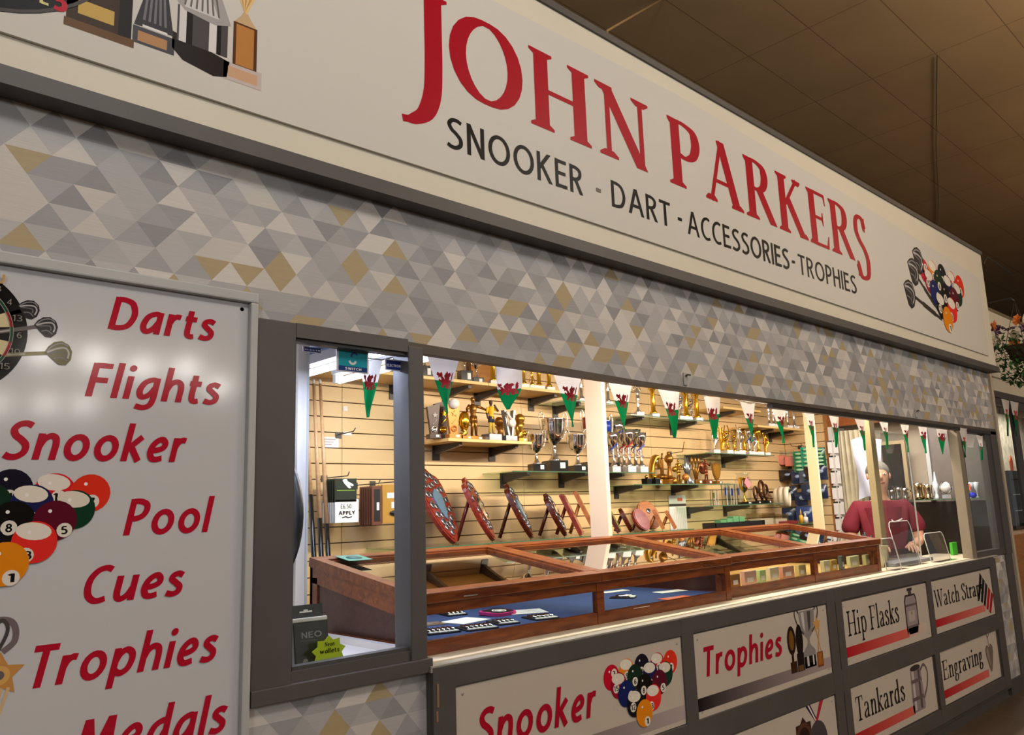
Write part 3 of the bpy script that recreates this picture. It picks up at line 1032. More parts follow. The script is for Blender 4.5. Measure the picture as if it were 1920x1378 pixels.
def flight(x, z, s, rot=0.0, gold=False):
    """A dart flight: dark kite with pale swirls."""
    def T(p):
        c, sn = math.cos(rot), math.sin(rot)
        return (x + s * (p[0] * c - p[1] * sn), z + s * (p[0] * sn + p[1] * c))
    body = [(-1.0, -.05), (-.75, .45), (-.35, .85), (.2, 1.0), (.75, .72), (1.0, .2), (.95, -.5), (.6, -.95), (.1, -1.0), (-.4, -.6)]
    sh = [([T(p) for p in body], '6f6740' if gold else '2e2c2f')]
    for a, bb, cc in (([(-.85, .0), (-.4, .55), (.2, .8), (.7, .6)], '8d8a8a', .05), ([(-.8, -.05), (-.2, .3), (.45, .45), (.75, .1), (.7, -.4)], 'b5b1ad', .07),
                      ([(-.7, -.1), (.1, .1), (.4, .05), (.45, -.3)], '6d6a6a', .06), ([(-.3, -.5), (.2, -.35), (.65, -.6)], '807c7c', .05)):
        sh.append((pen([T(p) for p in spline(a, 4)], cc * s, cc * s), bb))
    return sh


def shaft(p, q, w, c='6a6560'):
    return [(pen([p, q], w, w), c), (pen([(p[0] * .6 + q[0] * .4, p[1] * .6 + q[1] * .4), (p[0] * .35 + q[0] * .65, p[1] * .35 + q[1] * .65)], w * .4, w * .4), 'b2aca6')]


def dartboard_shapes(x, z, r):
    sh = [(disc(x, z, r, 64), '191818')]
    for (r0, r1, ca, cb) in ((.0, .80, 'd6c99c', '1b1a19'), (.755, .80, '9e2a2c', '25503a'), (.45, .50, '9e2a2c', '25503a')):
        for kk in range(20):
            a0 = (kk - .5) * PI / 10
            q = ell(x, z, r1 * r, r1 * r, 4, a0, a0 + PI / 10)
            if r0:
                q = q + ell(x, z, r0 * r, r0 * r, 4, a0, a0 + PI / 10)[::-1]
            else:
                q = q + [(x, z)]
            sh.append((q, ca if kk % 2 else cb))
    for rr in (.45, .5, .755, .8):
        sh.append((pen(ell(x, z, rr * r, rr * r, 48), .004 * r, .004 * r, True), 'a9a49a'))
    sh.append((disc(x, z, .07 * r), '25503a'))
    sh.append((disc(x, z, .035 * r), 'a82a2c'))
    for kk, num in enumerate(('20', '1', '18', '4', '13', '6', '10', '15', '2', '17', '3', '19', '7', '16', '8', '11', '14', '9', '12', '5')):
        a = PI / 2 - kk * PI / 10
        nx, nz = x + .88 * r * math.cos(a), z + .88 * r * math.sin(a)
        w = .035 * r * len(num)
        sh.append((text_shapes(num, nx - w, nx + w, nz - .05 * r, .1 * r, weight=.05), '8d8880'))
    return sh


def cup_shapes(x, z0, h, w, body='8c8684', lite='c9c4c0', dark='4b4543', base='17120f'):
    """A two-handled cup seen from the front: outline, bright and dark reflections, round plinth."""
    sh = []
    bw = w * .42
    sh.append(([(x - bw, z0), (x + bw, z0), (x + bw, z0 + .2 * h), (x - bw, z0 + .2 * h)], base))
    sh.append(([(x - bw * .55, z0 + .03 * h), (x - bw * .2, z0 + .03 * h), (x - bw * .2, z0 + .2 * h), (x - bw * .55, z0 + .2 * h)], lite))
    sh.append(([(x + bw * .45, z0 + .03 * h), (x + bw * .7, z0 + .03 * h), (x + bw * .7, z0 + .2 * h), (x + bw * .45, z0 + .2 * h)], 'd8d2cc'))
    out = [(.40, .2), (.44, .24), (.4, .3), (.12, .4), (.1, .5), (.3, .58), (.5, .75), (.58, 1.0)]
    R_ = spline([(p[0] * w, p[1] * h) for p in out], 4)
    sh.append(([(x + p[0], z0 + p[1]) for p in R_] + [(x - p[0], z0 + p[1]) for p in R_[::-1]], body))
    for s in (-1, 1):
        path = spline([(x + s * .3 * w, z0 + .6 * h), (x + s * .62 * w, z0 + .72 * h), (x + s * .86 * w, z0 + .95 * h), (x + s * .76 * w, z0 + 1.06 * h), (x + s * .58 * w, z0 + .98 * h)], 5)
        sh.append((pen(path, .035 * w, .035 * w), dark))
    sh.append(([(x - .34 * w, z0 + .72 * h), (x - .2 * w, z0 + .62 * h), (x - .2 * w, z0 + .98 * h), (x - .42 * w, z0 + .98 * h)], lite))
    sh.append(([(x + .05 * w, z0 + .62 * h), (x + .22 * w, z0 + .7 * h), (x + .3 * w, z0 + .98 * h), (x + .05 * w, z0 + .98 * h)], dark))
    return sh


def star_shapes(x, z, r, c='d9a35c', r2=.45, n=5, rot=PI / 2):
    return [([(x + (r if kk % 2 == 0 else r * r2) * math.cos(rot + kk * PI / n), z + (r if kk % 2 == 0 else r * r2) * math.sin(rot + kk * PI / n)) for kk in range(2 * n)], c)]


def quad(x0, x1, z0, z1, c, c1=None):
    return ([(x0, z0), (x1, z0), (x1, z1), (x0, z1)], c if c1 is None else [c, c1, c1, c])


def screw_heads(sgn, pts, y):
    for x, z in pts:
        MB().lathe([(0.0, -0.0015), (0.0055, -0.0012), (0.0055, 0.0), (0.0, 0.0)], mat('screw_metal', 'a9a59f', .45), 10, M=Matrix.Translation((x, y, z)) @ Matrix.Rotation(PI / 2, 4, 'X')).obj('screw_head', sgn)


REDINK, BLACKINK = 'ac0e24', '121010'

# fascia banner
sy = FY
ban = thing('fascia_sign', 'long white fascia banner with red and black lettering', 'sign')
bz0 = [(-1.5, 2.463), (0.3, 2.467), (2.1, 2.478), (4.4, 2.470), (6.95, 2.458)]
bz1 = [(6.95, 3.085), (6.5, 3.115), (4.4, 3.2), (2.9, 3.235), (1.7, 3.2), (-1.5, 3.2)]
wavy = spline(bz0, 10)
MB().prism(wavy + bz1, sy - 0.004, sy + 0.0055, SIGNW).obj('board', ban)
fy = sy - 0.0042
printed('lettering', [(text_shapes('J', 1.377, 1.567, 2.785, .315, 'serif', .104, .034), REDINK),
                     (text_shapes('OHN', 1.573, 2.674, 2.785, .312, 'serif', .102, .030, gap=.1), REDINK)], fy, ban)['label'] = 'tall red serif lettering'
printed('lettering', [(text_shapes('PARKER', 2.806, 4.652, 2.785, .32, 'serif', .100, .030, gap=.07), REDINK),
                     (text_shapes('S', 4.665, 4.862, 2.69, .405, 'serif', .086, .028), REDINK)], fy, ban)['label'] = 'tall red serif lettering'
for t, a, c, dash in (('SNOOKER', 1.556, 2.221, quad(2.30, 2.328, 2.612, 2.627, '6e6a66')), ('DART', 2.393, 2.789, quad(2.842, 2.874, 2.62, 2.634, BLACKINK)),
                      ('ACCESSORIES', 2.913, 3.822, quad(3.855, 3.885, 2.62, 2.634, BLACKINK)), ('TROPHIES', 3.925, 4.622, None)):
    printed('lettering', [(text_shapes(t, a, c, 2.573, .112, 'sans', .068, .06), BLACKINK)] + ([dash] if dash else []), fy, ban)['label'] = 'small black capitals'
sh = []
for (fx, fz, tip) in ((5.674, 2.993, (5.9, 2.80)), (5.562, 2.894, (5.97, 2.66)), (5.447, 2.722, (5.998, 2.615))):
    sh += shaft((fx, fz), tip, .012, '3a3430')
    mx, mz = fx * .45 + tip[0] * .55, fz * .45 + tip[1] * .55
    sh.append((pen([(fx * .6 + tip[0] * .4, fz * .6 + tip[1] * .4), (fx * .2 + tip[0] * .8, fz * .2 + tip[1] * .8)], .018, .018), '3b352e'))
    sh += flight(fx, fz, .098, -0.5)
printed('darts_picture', sh, fy, ban)
printed('pool_balls_picture', pool_rack(6.115, 2.631, .088), fy, ban)
# dartboard, plaque and trophies at the other end of the banner
sh = [(ell(.21, 2.80, .34, .30, 48), '181717'), (pen(ell(.21, 2.80, .29, .255, 48), .003, .003, True), '77736e'), (pen(ell(.21, 2.80, .335, .295, 48), .004, .004, True), '4d4a47')]
sh += [(text_shapes('ADE', .315, .395, 2.566, .034, weight=.1), 'd8cf8e'), (text_shapes('5', .402, .434, 2.564, .045, weight=.12), 'c01c30')]
printed('dartboard_picture', sh, fy, ban)
sh = [quad(.432, .575, 2.553, 2.90, '3e2c1c'), ([(.545, 2.545), (.575, 2.56), (.575, 2.92), (.545, 2.90)], '1d1611'), quad(.428, .582, 2.535, 2.556, '6a4c2c'),
      quad(.456, .535, 2.575, 2.612, 'c8a755'), (disc(.497, 2.675, .042), 'b08c44'), (disc(.497, 2.675, .031), '5d5348')]
printed('plaque_picture', sh, fy, ban)
sh = [quad(.578, .678, 2.553, 2.598, '4c4a50'), quad(.59, .66, 2.56, 2.587, 'b98a5e'), ([(.58, 2.60), (.675, 2.605), (.66, 2.70), (.64, 2.78), (.60, 2.78), (.60, 2.68)], '3a393d')]
for kk in range(5):
    sh.append((pen([(.603 + .013 * kk, 2.62), (.612 + .009 * kk, 2.72)], .003, .003), '77757a'))
sh += [quad(.6, .66, 2.600, 2.607, 'e6e2de'), (disc(.632, 2.735, .03), '6f5040')]
printed('figure_trophy_picture', sh, fy, ban)
sh = [([(.672, 2.575), (.70, 2.55), (.78, 2.535), (.815, 2.545), (.822, 2.59), (.672, 2.62)], '241c1a'), quad(.683, .815, 2.60, 2.70, '4e4a4b'),
      quad(.688, .706, 2.60, 2.70, 'dcd8d4'), quad(.706, .722, 2.60, 2.70, '191516'), quad(.765, .785, 2.60, 2.70, 'e2deda'), quad(.785, .797, 2.6, 2.7, '181415'),
      ([(.67, 2.72), (.70, 2.69), (.78, 2.68), (.823, 2.695), (.79, 2.78), (.76, 2.85), (.71, 2.85)], 'a9a5a3'), ([(.70, 2.70), (.79, 2.70), (.77, 2.75), (.71, 2.76)], 'd2cecb')]
for kk in range(7):
    sh.append((pen([(.70 + .015 * kk, 2.705), (.712 + .011 * kk, 2.78)], .0025, .0025), '6d6966'))
printed('cup_picture', sh, fy, ban)
sh = [quad(.806, .912, 2.54, 2.592, 'cbbcb6'), quad(.818, .90, 2.55, 2.58, 'd2a886'), quad(.83, .897, 2.59, 2.715, '5a3418'), quad(.838, .888, 2.592, 2.71, 'bf8242'),
      ([(.832, 2.715), (.895, 2.715), (.878, 2.735), (.87, 2.75), (.856, 2.75), (.848, 2.735)], 'cfae86')]
for kk in range(7):
    sh.append((pen([(.863, 2.75), (.80 + .021 * kk, 2.90)], .0035, .0035), 'c79a5c' if kk % 2 else 'e6c58c'))
printed('riser_trophy_picture', sh, fy, ban)

# tall white sign
tal = thing('shop_sign', 'tall glossy white sign listing darts to medals in red italics', 'sign')
MB().box(-1.4, 0.915, -0.012, -0.001, 0.12, 1.958, SIGNG).obj('board', tal)
b = MB()
b.box(-1.4, 0.936, -0.03, -0.001, 1.958, 1.985, FRAMEW, bev=0.004)
b.box(0.915, 0.936, -0.03, -0.001, 0.06, 1.958, FRAMEW, bev=0.004)
b.obj('frame', tal)
ty = -0.0122
TX = lambda t, a, c, z, h: (text_shapes(t, a, c, z, h, 'sans', .088, .08, .21), 'b5142c')
k2 = (1.97187 - 0.012) / 1.97187
words_ = [('Darts', .577, .835, 1.848, .080), ('Flights', .537, .853, 1.686, .079), ('Snooker', .384, .772, 1.541, .083), ('Pool', .634, .846, 1.372, .082),
          ('Cues', .559, .779, 1.228, .080), ('Trophies', .470, .866, 1.068, .084), ('Medals', .555, .894, .902, .084)]
for t, a, c, z, h in words_:
    printed('lettering', [TX(t, a * k2, c * k2, 1.4 + (z - 1.4) * k2, h * k2)], ty, tal, PRINTG)
sh = dartboard_shapes(.277, 1.807, .136) + [(text_shapes('WINMAU', .225, .362, 1.915, .020, weight=.1), 'c9a06a')]
printed('dartboard_picture', sh, ty, tal, PRINTG)
sh = shaft((.41, 1.868), (.30, 1.815), .0042) + shaft((.445, 1.835), (.29, 1.79), .0042) + shaft((.465, 1.776), (.33, 1.755), .0042, '8c8256')
sh += flight(.411, 1.868, .0215, -.25) + flight(.447, 1.833, .0235, -.1) + flight(.475, 1.777, .0275, 0.0, True)
printed('darts_picture', sh, ty, tal, PRINTG)
printed('pool_balls_picture', pool_rack(.401, 1.325, .0415, .93), ty, tal, PRINTG)
sh = [(pen(spline([(.30, 1.20), (.36, 1.21), (.408, 1.214), (.428, 1.2), (.43, 1.17), (.41, 1.15)], 6), .006, .006), '75686a')]
sh += cup_shapes(.33, .98, .22, .10)
sh += star_shapes(.408, 1.105, .046, 'c88f4c', .5, 5, .35) + [(disc(.407, 1.105, .019), 'd9a860'), (disc(.407, 1.105, .009), '6f625f')]
sh += [(pen([(.425, 1.08), (.40, .99)], .003, .003), 'd8b888'), (pen([(.412, 1.08), (.395, .99)], .003, .003), 'd8b888'), quad(.36, .408, .90, .985, '3a2a22')]
printed('trophies_picture', sh, ty, tal, PRINTG)
screw_heads(tal, ((.898, 1.94),), -0.012)


def counter_sign(name, label, x0, x1, z0, z1, build, screws=True):
    t = thing(name, label, 'sign', (0, 0, 0), 'printed boards on the counter front')
    X0, X1, Z0, Z1 = cx(x0), cx(x1), cz(z0), cz(z1)
    y = CY0 + 0.006
    MB().box(X0, X1, y, y + 0.006, Z0, Z1, PANELW).obj('board', t)
    for nm, shp in build:
        shp = [([[(cx(p[0]), cz(p[1])) for p in q] for q in (pl if not isinstance(pl[0][0], (int, float, np.floating)) else [pl])], c) for pl, c in shp]
        shp = [(pl, c) for pl, c in shp]
        printed(nm, shp, y - 0.0002, t)
    if screws:
        screw_heads(t, ((X0 + .03, Z1 - .022), (X1 - .03, Z1 - .022), (X0 + .03, Z0 + .022), (X1 - .03, Z0 + .022)), y - 0.0002)
    return t


def bar(x0, x1, z0, z1, ca, cb):
    return quad(x0, x1, z0, z1, ca, cb)


TI = lambda t, a, c, z, h: (text_shapes(t, a, c, z, h, 'sans', .088, .08, .16), 'ac1028')
TS = lambda t, a, c, z, h: (text_shapes(t, a, c, z, h, 'serif', .062, .02, gap=.08), '1c1918')
counter_sign('counter_sign', 'white board reading snooker in red beside pool balls, nearest the small window', 1.60, 2.757, .558, .882, [
    ('bar', [bar(1.60, 2.757, .575, .628, '2a2024', 'b5a6a4')]),
    ('lettering', [TI('Snooker', 1.68, 2.235, .685, .118)]),
    ('pool_balls_picture', pool_rack(2.496, .645, .0445)),
])
sh = cup_shapes(3.79, .612, .262, .135) + [
    ([(3.60, .61), (3.66, .61), (3.66, .66), (3.60, .66)], '3a2416'), (ell(3.625, .755, .04, .065, 20), '2c1a10'), (ell(3.625, .755, .022, .045, 16), '7a5220'), quad(3.615, 3.635, .66, .70, '2a1a10'),
    quad(3.665, 3.73, .608, .69, '1e1512'), (ell(3.70, .745, .034, .075, 20), '1c1412'), quad(3.675, 3.72, .61, .635, '6a4a2a'),
    quad(3.86, 3.92, .60, .67, '7d4820'), quad(3.868, 3.91, .61, .665, 'a8662c')]
sh += [(pen([(3.875, .67), (3.91, .80)], .004, .004), 'c59256'), (pen([(3.905, .67), (3.865, .80)], .004, .004), 'c59256')] + star_shapes(3.885, .80, .042, 'cf9a58')
counter_sign('counter_sign', 'white board reading trophies in red with a silver cup picture', 2.838, 3.998, .556, .880, [
    ('bar', [bar(2.838, 3.998, .582, .632, '151014', 'ad9c9a')]),
    ('lettering', [TI('Trophies', 2.905, 3.535, .705, .115)]),
    ('trophies_picture', sh),
])
fl = [([(4.985, .60), (5.13, .60), (5.15, .635), (5.15, .80), (5.13, .832), (4.985, .832), (4.965, .80), (4.965, .635)], '3a3030'),
      ([(4.997, .61), (5.12, .61), (5.137, .64), (5.137, .795), (5.12, .822), (4.997, .822), (4.98, .795), (4.98, .64)], '9b8f90'),
      quad(4.981, 5.136, .765, .778, '6d5f60'), quad(4.981, 5.136, .645, .658, '6d5f60'), quad(5.01, 5.105, .68, .74, 'b3a6a2'), (disc(5.058, .725, .011), 'a08a50'),
      quad(5.035, 5.085, .832, .852, '554a4a'), quad(5.022, 5.098, .852, .868, '3a3132')]
counter_sign('counter_sign', 'white board reading hip flasks above a red bar', 4.16, 5.318, .560, .874, [
    ('bar', [bar(4.16, 4.985, .598, .648, 'b01224', 'd8695c'), bar(4.985, 5.25, .598, .648, 'd8a498', 'cbbfb2')]),
    ('lettering', [TS('Hip Flasks', 4.215, 4.87, .698, .125)]),
    ('flask_picture', fl),
])
st = []
for kk, c in enumerate(('1a1618', '211c1e', '2a2428', 'b01a26', 'a81822')):
    o_ = kk * .047
    st.append(([(6.215 + o_, .70 - .028 * kk), (6.250 + o_, .685 - .028 * kk), (6.345 + o_, .835 - .036 * kk), (6.310 + o_, .862 - .036 * kk)], c))
counter_sign('counter_sign', 'white board reading watch straps with a fan of black and red straps', 5.396, 6.528, .562, .873, [
    ('bar', [bar(5.396, 6.33, .600, .646, 'b01224', 'd87a6c')]),
    ('straps_picture', st),
    ('lettering', [TS('Watch Straps', 5.43, 6.34, .715, .105)]),
])
tk = [([(4.935, .19), (5.10, .19), (5.11, .215), (5.085, .425), (4.94, .425), (4.925, .215)], '8f8384'), quad(4.955, 4.985, .2, .41, 'c4b8b4'), quad(5.04, 5.07, .2, .41, '5b4f50'),
      (ell(5.012, .425, .073, .016, 20), '3f3536'), quad(4.937, 5.09, .345, .365, '6a5c5c'), quad(4.932, 5.095, .25, .27, '6a5c5c'),
      (pen(spline([(5.08, .40), (5.14, .425), (5.185, .38), (5.165, .31), (5.10, .245)], 5), .008, .008), '6d6062')]
counter_sign('counter_sign', 'white board reading tankards above a red bar, below the hip flasks board', 4.16, 5.285, .150, .449, [
    ('bar', [bar(4.16, 4.95, .185, .232, 'b01224', 'd8695c')]),
    ('lettering', [TS('Tankards', 4.215, 4.83, .282, .118)]),
    ('tankard_picture', tk),
])
hr = [(spline([(6.30, .205), (6.235, .30), (6.225, .36), (6.265, .385), (6.30, .365), (6.335, .385), (6.375, .36), (6.365, .30)], 5, True), '76695f'),
      (spline([(6.30, .24), (6.255, .31), (6.25, .35), (6.28, .36)], 5, True), '94877a'), (pen([(6.30, .37), (6.30, .43)], .004, .004), '5e5250'), (pen([(6.30, .43), (6.27, .455)], .004, .004), '5e5250'), (pen([(6.30, .43), (6.335, .45)], .004, .004), '5e5250')]
counter_sign('counter_sign', 'white board reading engraving with a heart pendant picture', 5.396, 6.480, .148, .456, [
    ('bar', [bar(5.396, 6.24, .185, .232, 'b01224', 'd8695c')]),
    ('lettering', [TS('Engraving', 5.425, 6.145, .288, .112)]),
    ('pendant_picture', hr),
])
md = [([(3.70, .45), (3.745, .45), (3.80, .375), (3.785, .365)], '2a2248'), ([(3.88, .45), (3.84, .45), (3.785, .37), (3.80, .36)], 'b02a3a'), ([(3.72, .45), (3.733, .45), (3.79, .375), (3.783, .37)], 'e2d8d2')]
md += star_shapes(3.665, .31, .10, '3a241c', .78, 8) + [(disc(3.665, .31, .075), '5a3a2c'), (disc(3.665, .31, .055), '2e1c16'), (disc(3.80, .28, .09), '4a4346')]
counter_sign('counter_sign', 'white board with medals on striped ribbons, below the trophies board', 2.838, 3.995, .150, .449, [
    ('medals_picture', md),
])
# shutter catches on the wallpaper
for px, py, lab in ((1284, 712, 'small steel catch on the wallpaper over the middle of the opening'), (1717, 776, 'small steel catch on the wallpaper towards the end of the stall')):
    p = at(px, py, 0.0)
    b = MB().box(p.x - .013, p.x + .013, -0.006, 0.0, p.z - .025, p.z + .03, mat('screw_metal', 'a9a59f', .45), bev=.002)
    b.tube([(p.x, -.006, p.z + .015), (p.x, -.016, p.z + .02), (p.x + .018, -.018, p.z + .02)], .004, STEELD, 6)
    tag(b.obj('shutter_catch'), lab, 'catch')


# ------------------------------------------------------------------ shelves on the back wall
ZA, ZB, ZC, ZD, ZE, ZF, ZG, ZH = 2.14, 1.805, 1.628, 1.546, 1.382, 1.225, 2.03, 1.785
SF = 1.50                                          # front edge of the shelves


def bracket(b, x, z, y0=SF + 0.04, tall=0.055):
    b.prism([(0, 0), (0, -0.018), (BY - y0, -tall), (BY - y0, 0)], -0.012, 0.012, STEELD, M=Matrix(((0, 1, 0, x), (1, 0, 0, y0), (0, 0, 1, z), (0, 0, 0, 1))))
    b.box(x - 0.026, x + 0.026, BY - 0.006, BY, z - 0.085, z + 0.004, STEELD)


def shelf(name, label, x0, x1, z, kind, brk, y0=SF):
    t = thing(name, label, 'shelf', (0, 0, 0), 'shelves on the slatwall')
    if kind == 'wood':
        MB().box(x0, x1, y0, BY, z - 0.018, z, SHELFW, bev=.002).obj('board', t)
        zz = z - 0.018
    else:
        b = MB().box(x0, x1, y0 + .0015, BY, z - 0.007, z, SHELFGLASS)
        b.box(x0, x1, y0, y0 + .0015, z - 0.007, z, GLASSEDGE)
        b.obj('pane', t)
        zz = z - 0.007
    for bx in brk:
        b = MB()
        bracket(b, bx, zz, y0 + .04)
        b.obj('bracket', t)
    return t


shelf('shelf', 'pale wooden shelf highest up beside the grey window post', 2.10, 3.11, ZA, 'wood', (2.62, 3.0))
shelf('shelf', 'pale wooden shelf carrying the gold riser trophies', 3.113, 3.86, ZA, 'wood', (3.25, 3.72))
shelf('shelf', 'pale wooden shelf carrying the footballer and referee figures', 2.80, 3.452, ZB, 'wood', (2.92, 3.36))
shelf('shelf', 'long glass shelf carrying the silver cups on black plinths', 3.28, 4.67, ZC, 'glass', (3.45, 3.98, 4.36))
shelf('shelf', 'glass shelf carrying the bronze sports figures', 4.42, 5.70, ZD, 'glass', (4.55, 5.24))
shelf('shelf', 'short glass shelf carrying clear glass blocks', 5.25, 6.44, ZE, 'glass', (5.42, 5.95))
shelf('shelf', 'long low glass shelf carrying the leaning wooden plaques', 2.44, 4.98, ZF, 'glass', (2.74, 3.30, 3.72, 4.6), 1.42)
shelf('shelf', 'glass shelf high up between the white post and the thin pole', 4.43, 5.52, ZG, 'glass', (4.62, 5.28))
shelf('shelf', 'small glass shelf high up beside the white post', 3.80, 4.36, 2.09, 'glass', (3.95,))
shelf('shelf', 'glass shelf carrying the gold cups with coloured ribbons', 5.32, 6.36, ZH, 'glass', (5.45, 5.98))
shelf('shelf', 'wooden shelf highest up over the ribbon cups', 5.62, 6.20, 2.16, 'wood', (5.85,))
shelf('shelf', 'wooden shelf at the end of the slatwall carrying silver figures', 6.13, 6.95, ZG + .005, 'wood', (6.45, 6.8))


def sx(px, py, y=1.62):
    return at(px, py, y).x


# ------------------------------------------------------------------ trophies
def plinth(t, w, d, h, mt, lab=WHITE, side=None):
    MB().box(-w / 2, w / 2, -d / 2, d / 2, 0, h, mt, bev=.0015).obj('plinth', t)
    if lab:
        MB().box(w * .05, w * .33, -d / 2 - .0008, -d / 2, h * .3, h * .8, lab).obj('label_plate', t)


CUPP = [(.13, 0), (.13, .02), (.10, .05), (.07, .10), (.055, .17), (.04, .24), (.035, .29), (.055, .31), (.035, .33), (.045, .36), (.12, .42), (.19, .52), (.235, .66), (.25, .82), (.265, .93), (.275, .95), (.262, .95), (.24, .8), (.18, .55), (.02, .42)]


def cup(label, loc, h, mt=None, base=BLACK, bh=.045, handles=True, flute=.05, w=1.0, group=None, name='cup_trophy', accent=None):
    mt = mt or CHROME
    t = thing(name, label, 'trophy', loc, group, rz=-0.35)
    plinth(t, h * .36, h * .36, bh, base)
    H = h - bh
    MB().lathe([(r * H * w, z * H) for r, z in CUPP], mt, 24, (0, 0, bh), flute=flute, nf=10).obj('cup', t)
    if accent:
        MB().lathe([(.245 * H * w, .70 * H), (.268 * H * w, .93 * H), (.272 * H * w, .93 * H), (.25 * H * w, .70 * H)], accent, 24, (0, 0, bh)).obj('coloured_rim', t)
    if handles:
        for s in (-1, 1):
            path = [(s * x * H * w, 0, bh + z * H) for x, z in spline([(.17, .47), (.27, .58), (.34, .78), (.36, 1.0), (.31, 1.10), (.25, 1.02), (.27, .88)], 4)]
            MB().tube(path, .017 * H, mt, 8, flat=.6).obj('handle', t)
    return t


def riser(label, loc, h, mt, col=None, top='cup', base=MARBLE, group=None, name='riser_trophy'):
    """White base, slim figure or cup, optional coloured ribbon wound about the stem."""
    t = thing(name, label, 'trophy', loc, group, rz=-.3)
    bh = h * .14
    plinth(t, min(.064, h * .28), min(.064, h * .28), bh, base, WHITE)
    H = h - bh
    b = MB()
    if top == 'cup':
        b.lathe([(r * H, z * H) for r, z in [(.11, 0), (.10, .04), (.045, .12), (.03, .3), (.045, .45), (.03, .52), (.05, .6), (.13, .72), (.16, .86), (.175, 1.0), (.165, 1.0), (.14, .85), (.02, .66)]], mt, 16, (0, 0, bh), flute=.06)
        b.obj('cup', t)
    elif top == 'column':
        b.lathe([(r * H, z * H) for r, z in [(.13, 0), (.13, .05), (.09, .1), (.075, .14), (.075, .80), (.1, .84), (.13, .88), (.13, .93), (.05, 1.0), (0, 1.0)]], mt, 12, (0, 0, bh), flute=.12, nf=6)
        b.obj('column', t)
    elif top == 'flame':
        for kk, (dx, a) in enumerate(((-.05, 1.0), (.03, .9), (.08, .74))):
            b.tube([(q[0] * H, 0, bh + q[1] * H) for q in spline([(0, 0), (dx * .3, .25), (dx * 2 + .03, .5), (dx, .75), (dx * 2.4, a)], 4)], [.09 * H * (1 - .035 * i) ** 1.2 if i < 17 else .01 for i in range(17)], mt, 8, flat=.45)
        b.obj('figure', t)
    elif top == 'twist':
        b.lathe([(r * H, z * H) for r, z in [(.11, 0), (.09, .05), (.03, .14), (.028, .45), (.05, .5), (0.0, .52)]], mt, 12, (0, 0, bh))
        for ph in (0, PI):
            b.tube([(.10 * H * math.cos(ph + 3.4 * z) * (1.2 - .4 * z), .10 * H * math.sin(ph + 3.4 * z), bh + H * (.12 + .88 * z)) for z in [i / 16 for i in range(17)]], .028 * H, mt, 6, flat=.5)
        b.obj('figure', t)
        MB().ball((0, 0, bh + .72 * H), .07 * H, mt, 12).obj('star_ball', t)
    else:                                          # winged figure
        b.lathe([(r * H, z * H) for r, z in [(.11, 0), (.11, .04), (.05, .1), (.04, .2), (.065, .4), (.085, .55), (.06, .66), (.09, .74), (.05, .8), (.03, .84)]], mt, 12, (0, 0, bh))
        b.ball((0, 0, bh + .89 * H), .055 * H, mt, 10)
        for s in (-1, 1):
            b.tube([(s * .07 * H, 0, bh + .74 * H), (s * .15 * H, 0, bh + .82 * H), (s * .06 * H, 0, bh + 1.0 * H)], [.03 * H, .025 * H, .018 * H], mt, 6)
        b.obj('figure', t)
    if col:
        r = MB().tube([(.13 * H * math.cos(a) * (.7 + .3 * z), .09 * H * math.sin(a), bh + H * (.3 + .45 * z)) for z, a in [(i / 18, i * .42) for i in range(19)]], .022 * H, col, 6, flat=.35)
        r.obj('ribbon', t)
    return t


def person_figure(b, h, mt, z0, arms, lean=0.0, shirt=None, shorts=None, head=None, socks=None):
    """Small cast figure: legs astride, trunk, head, two arms given as elbow and hand offsets in units of h."""
    def q(x, y, z):
        return (x * h + lean * z * h, y * h, z0 + z * h)
    for s in (-1, 1):
        b.tube([q(s * .03, 0, .46), q(s * .055, -.02, .26), q(s * .075, .0, .03)], [.058 * h, .045 * h, .028 * h], socks or mt, 8)
        b.ball(q(s * .08, -.03, .018), (.028 * h, .055 * h, .018 * h), head or mt, 8)
        b.tube([q(s * .03, 0, .50), q(s * .05, -.01, .33)], [.07 * h, .06 * h], shorts or mt, 8)
    b.tube([q(0, 0, .44), q(0, 0, .53), q(0, 0, .64), q(0, 0, .74), q(0, 0, .81)], [.085 * h, .078 * h, .10 * h, .12 * h, .045 * h], shirt or mt, 10, flat=.75)
    b.tube([q(0, 0, .79), q(0, 0, .86)], .035 * h, head or mt, 8)
    b.ball(q(0, -.005, .915), (.055 * h, .06 * h, .07 * h), head or mt, 12)
    for s, e, hd in arms:
        b.tube([q(s * .115, 0, .76), q(*e)], [.042 * h, .034 * h], shirt or mt, 8)
        b.tube([q(*e), q(*hd)], [.032 * h, .024 * h], head or mt, 8)
        b.ball(q(*hd), .03 * h, head or mt, 8)


# --- shelf of figures
yb = 1.585


def spot(px, z, y=yb, py=800):
    """Place on a shelf at height z that the photograph shows at this column."""
    lo = at(px, py, y)
    for _ in range(4):
        dz = (z - lo.z)
        py -= dz * 330
        lo = at(px, py, y)
    return Vector((lo.x, y, z))


def hgt(px, py, z, y=yb):
    return at(px, py, y).z - z


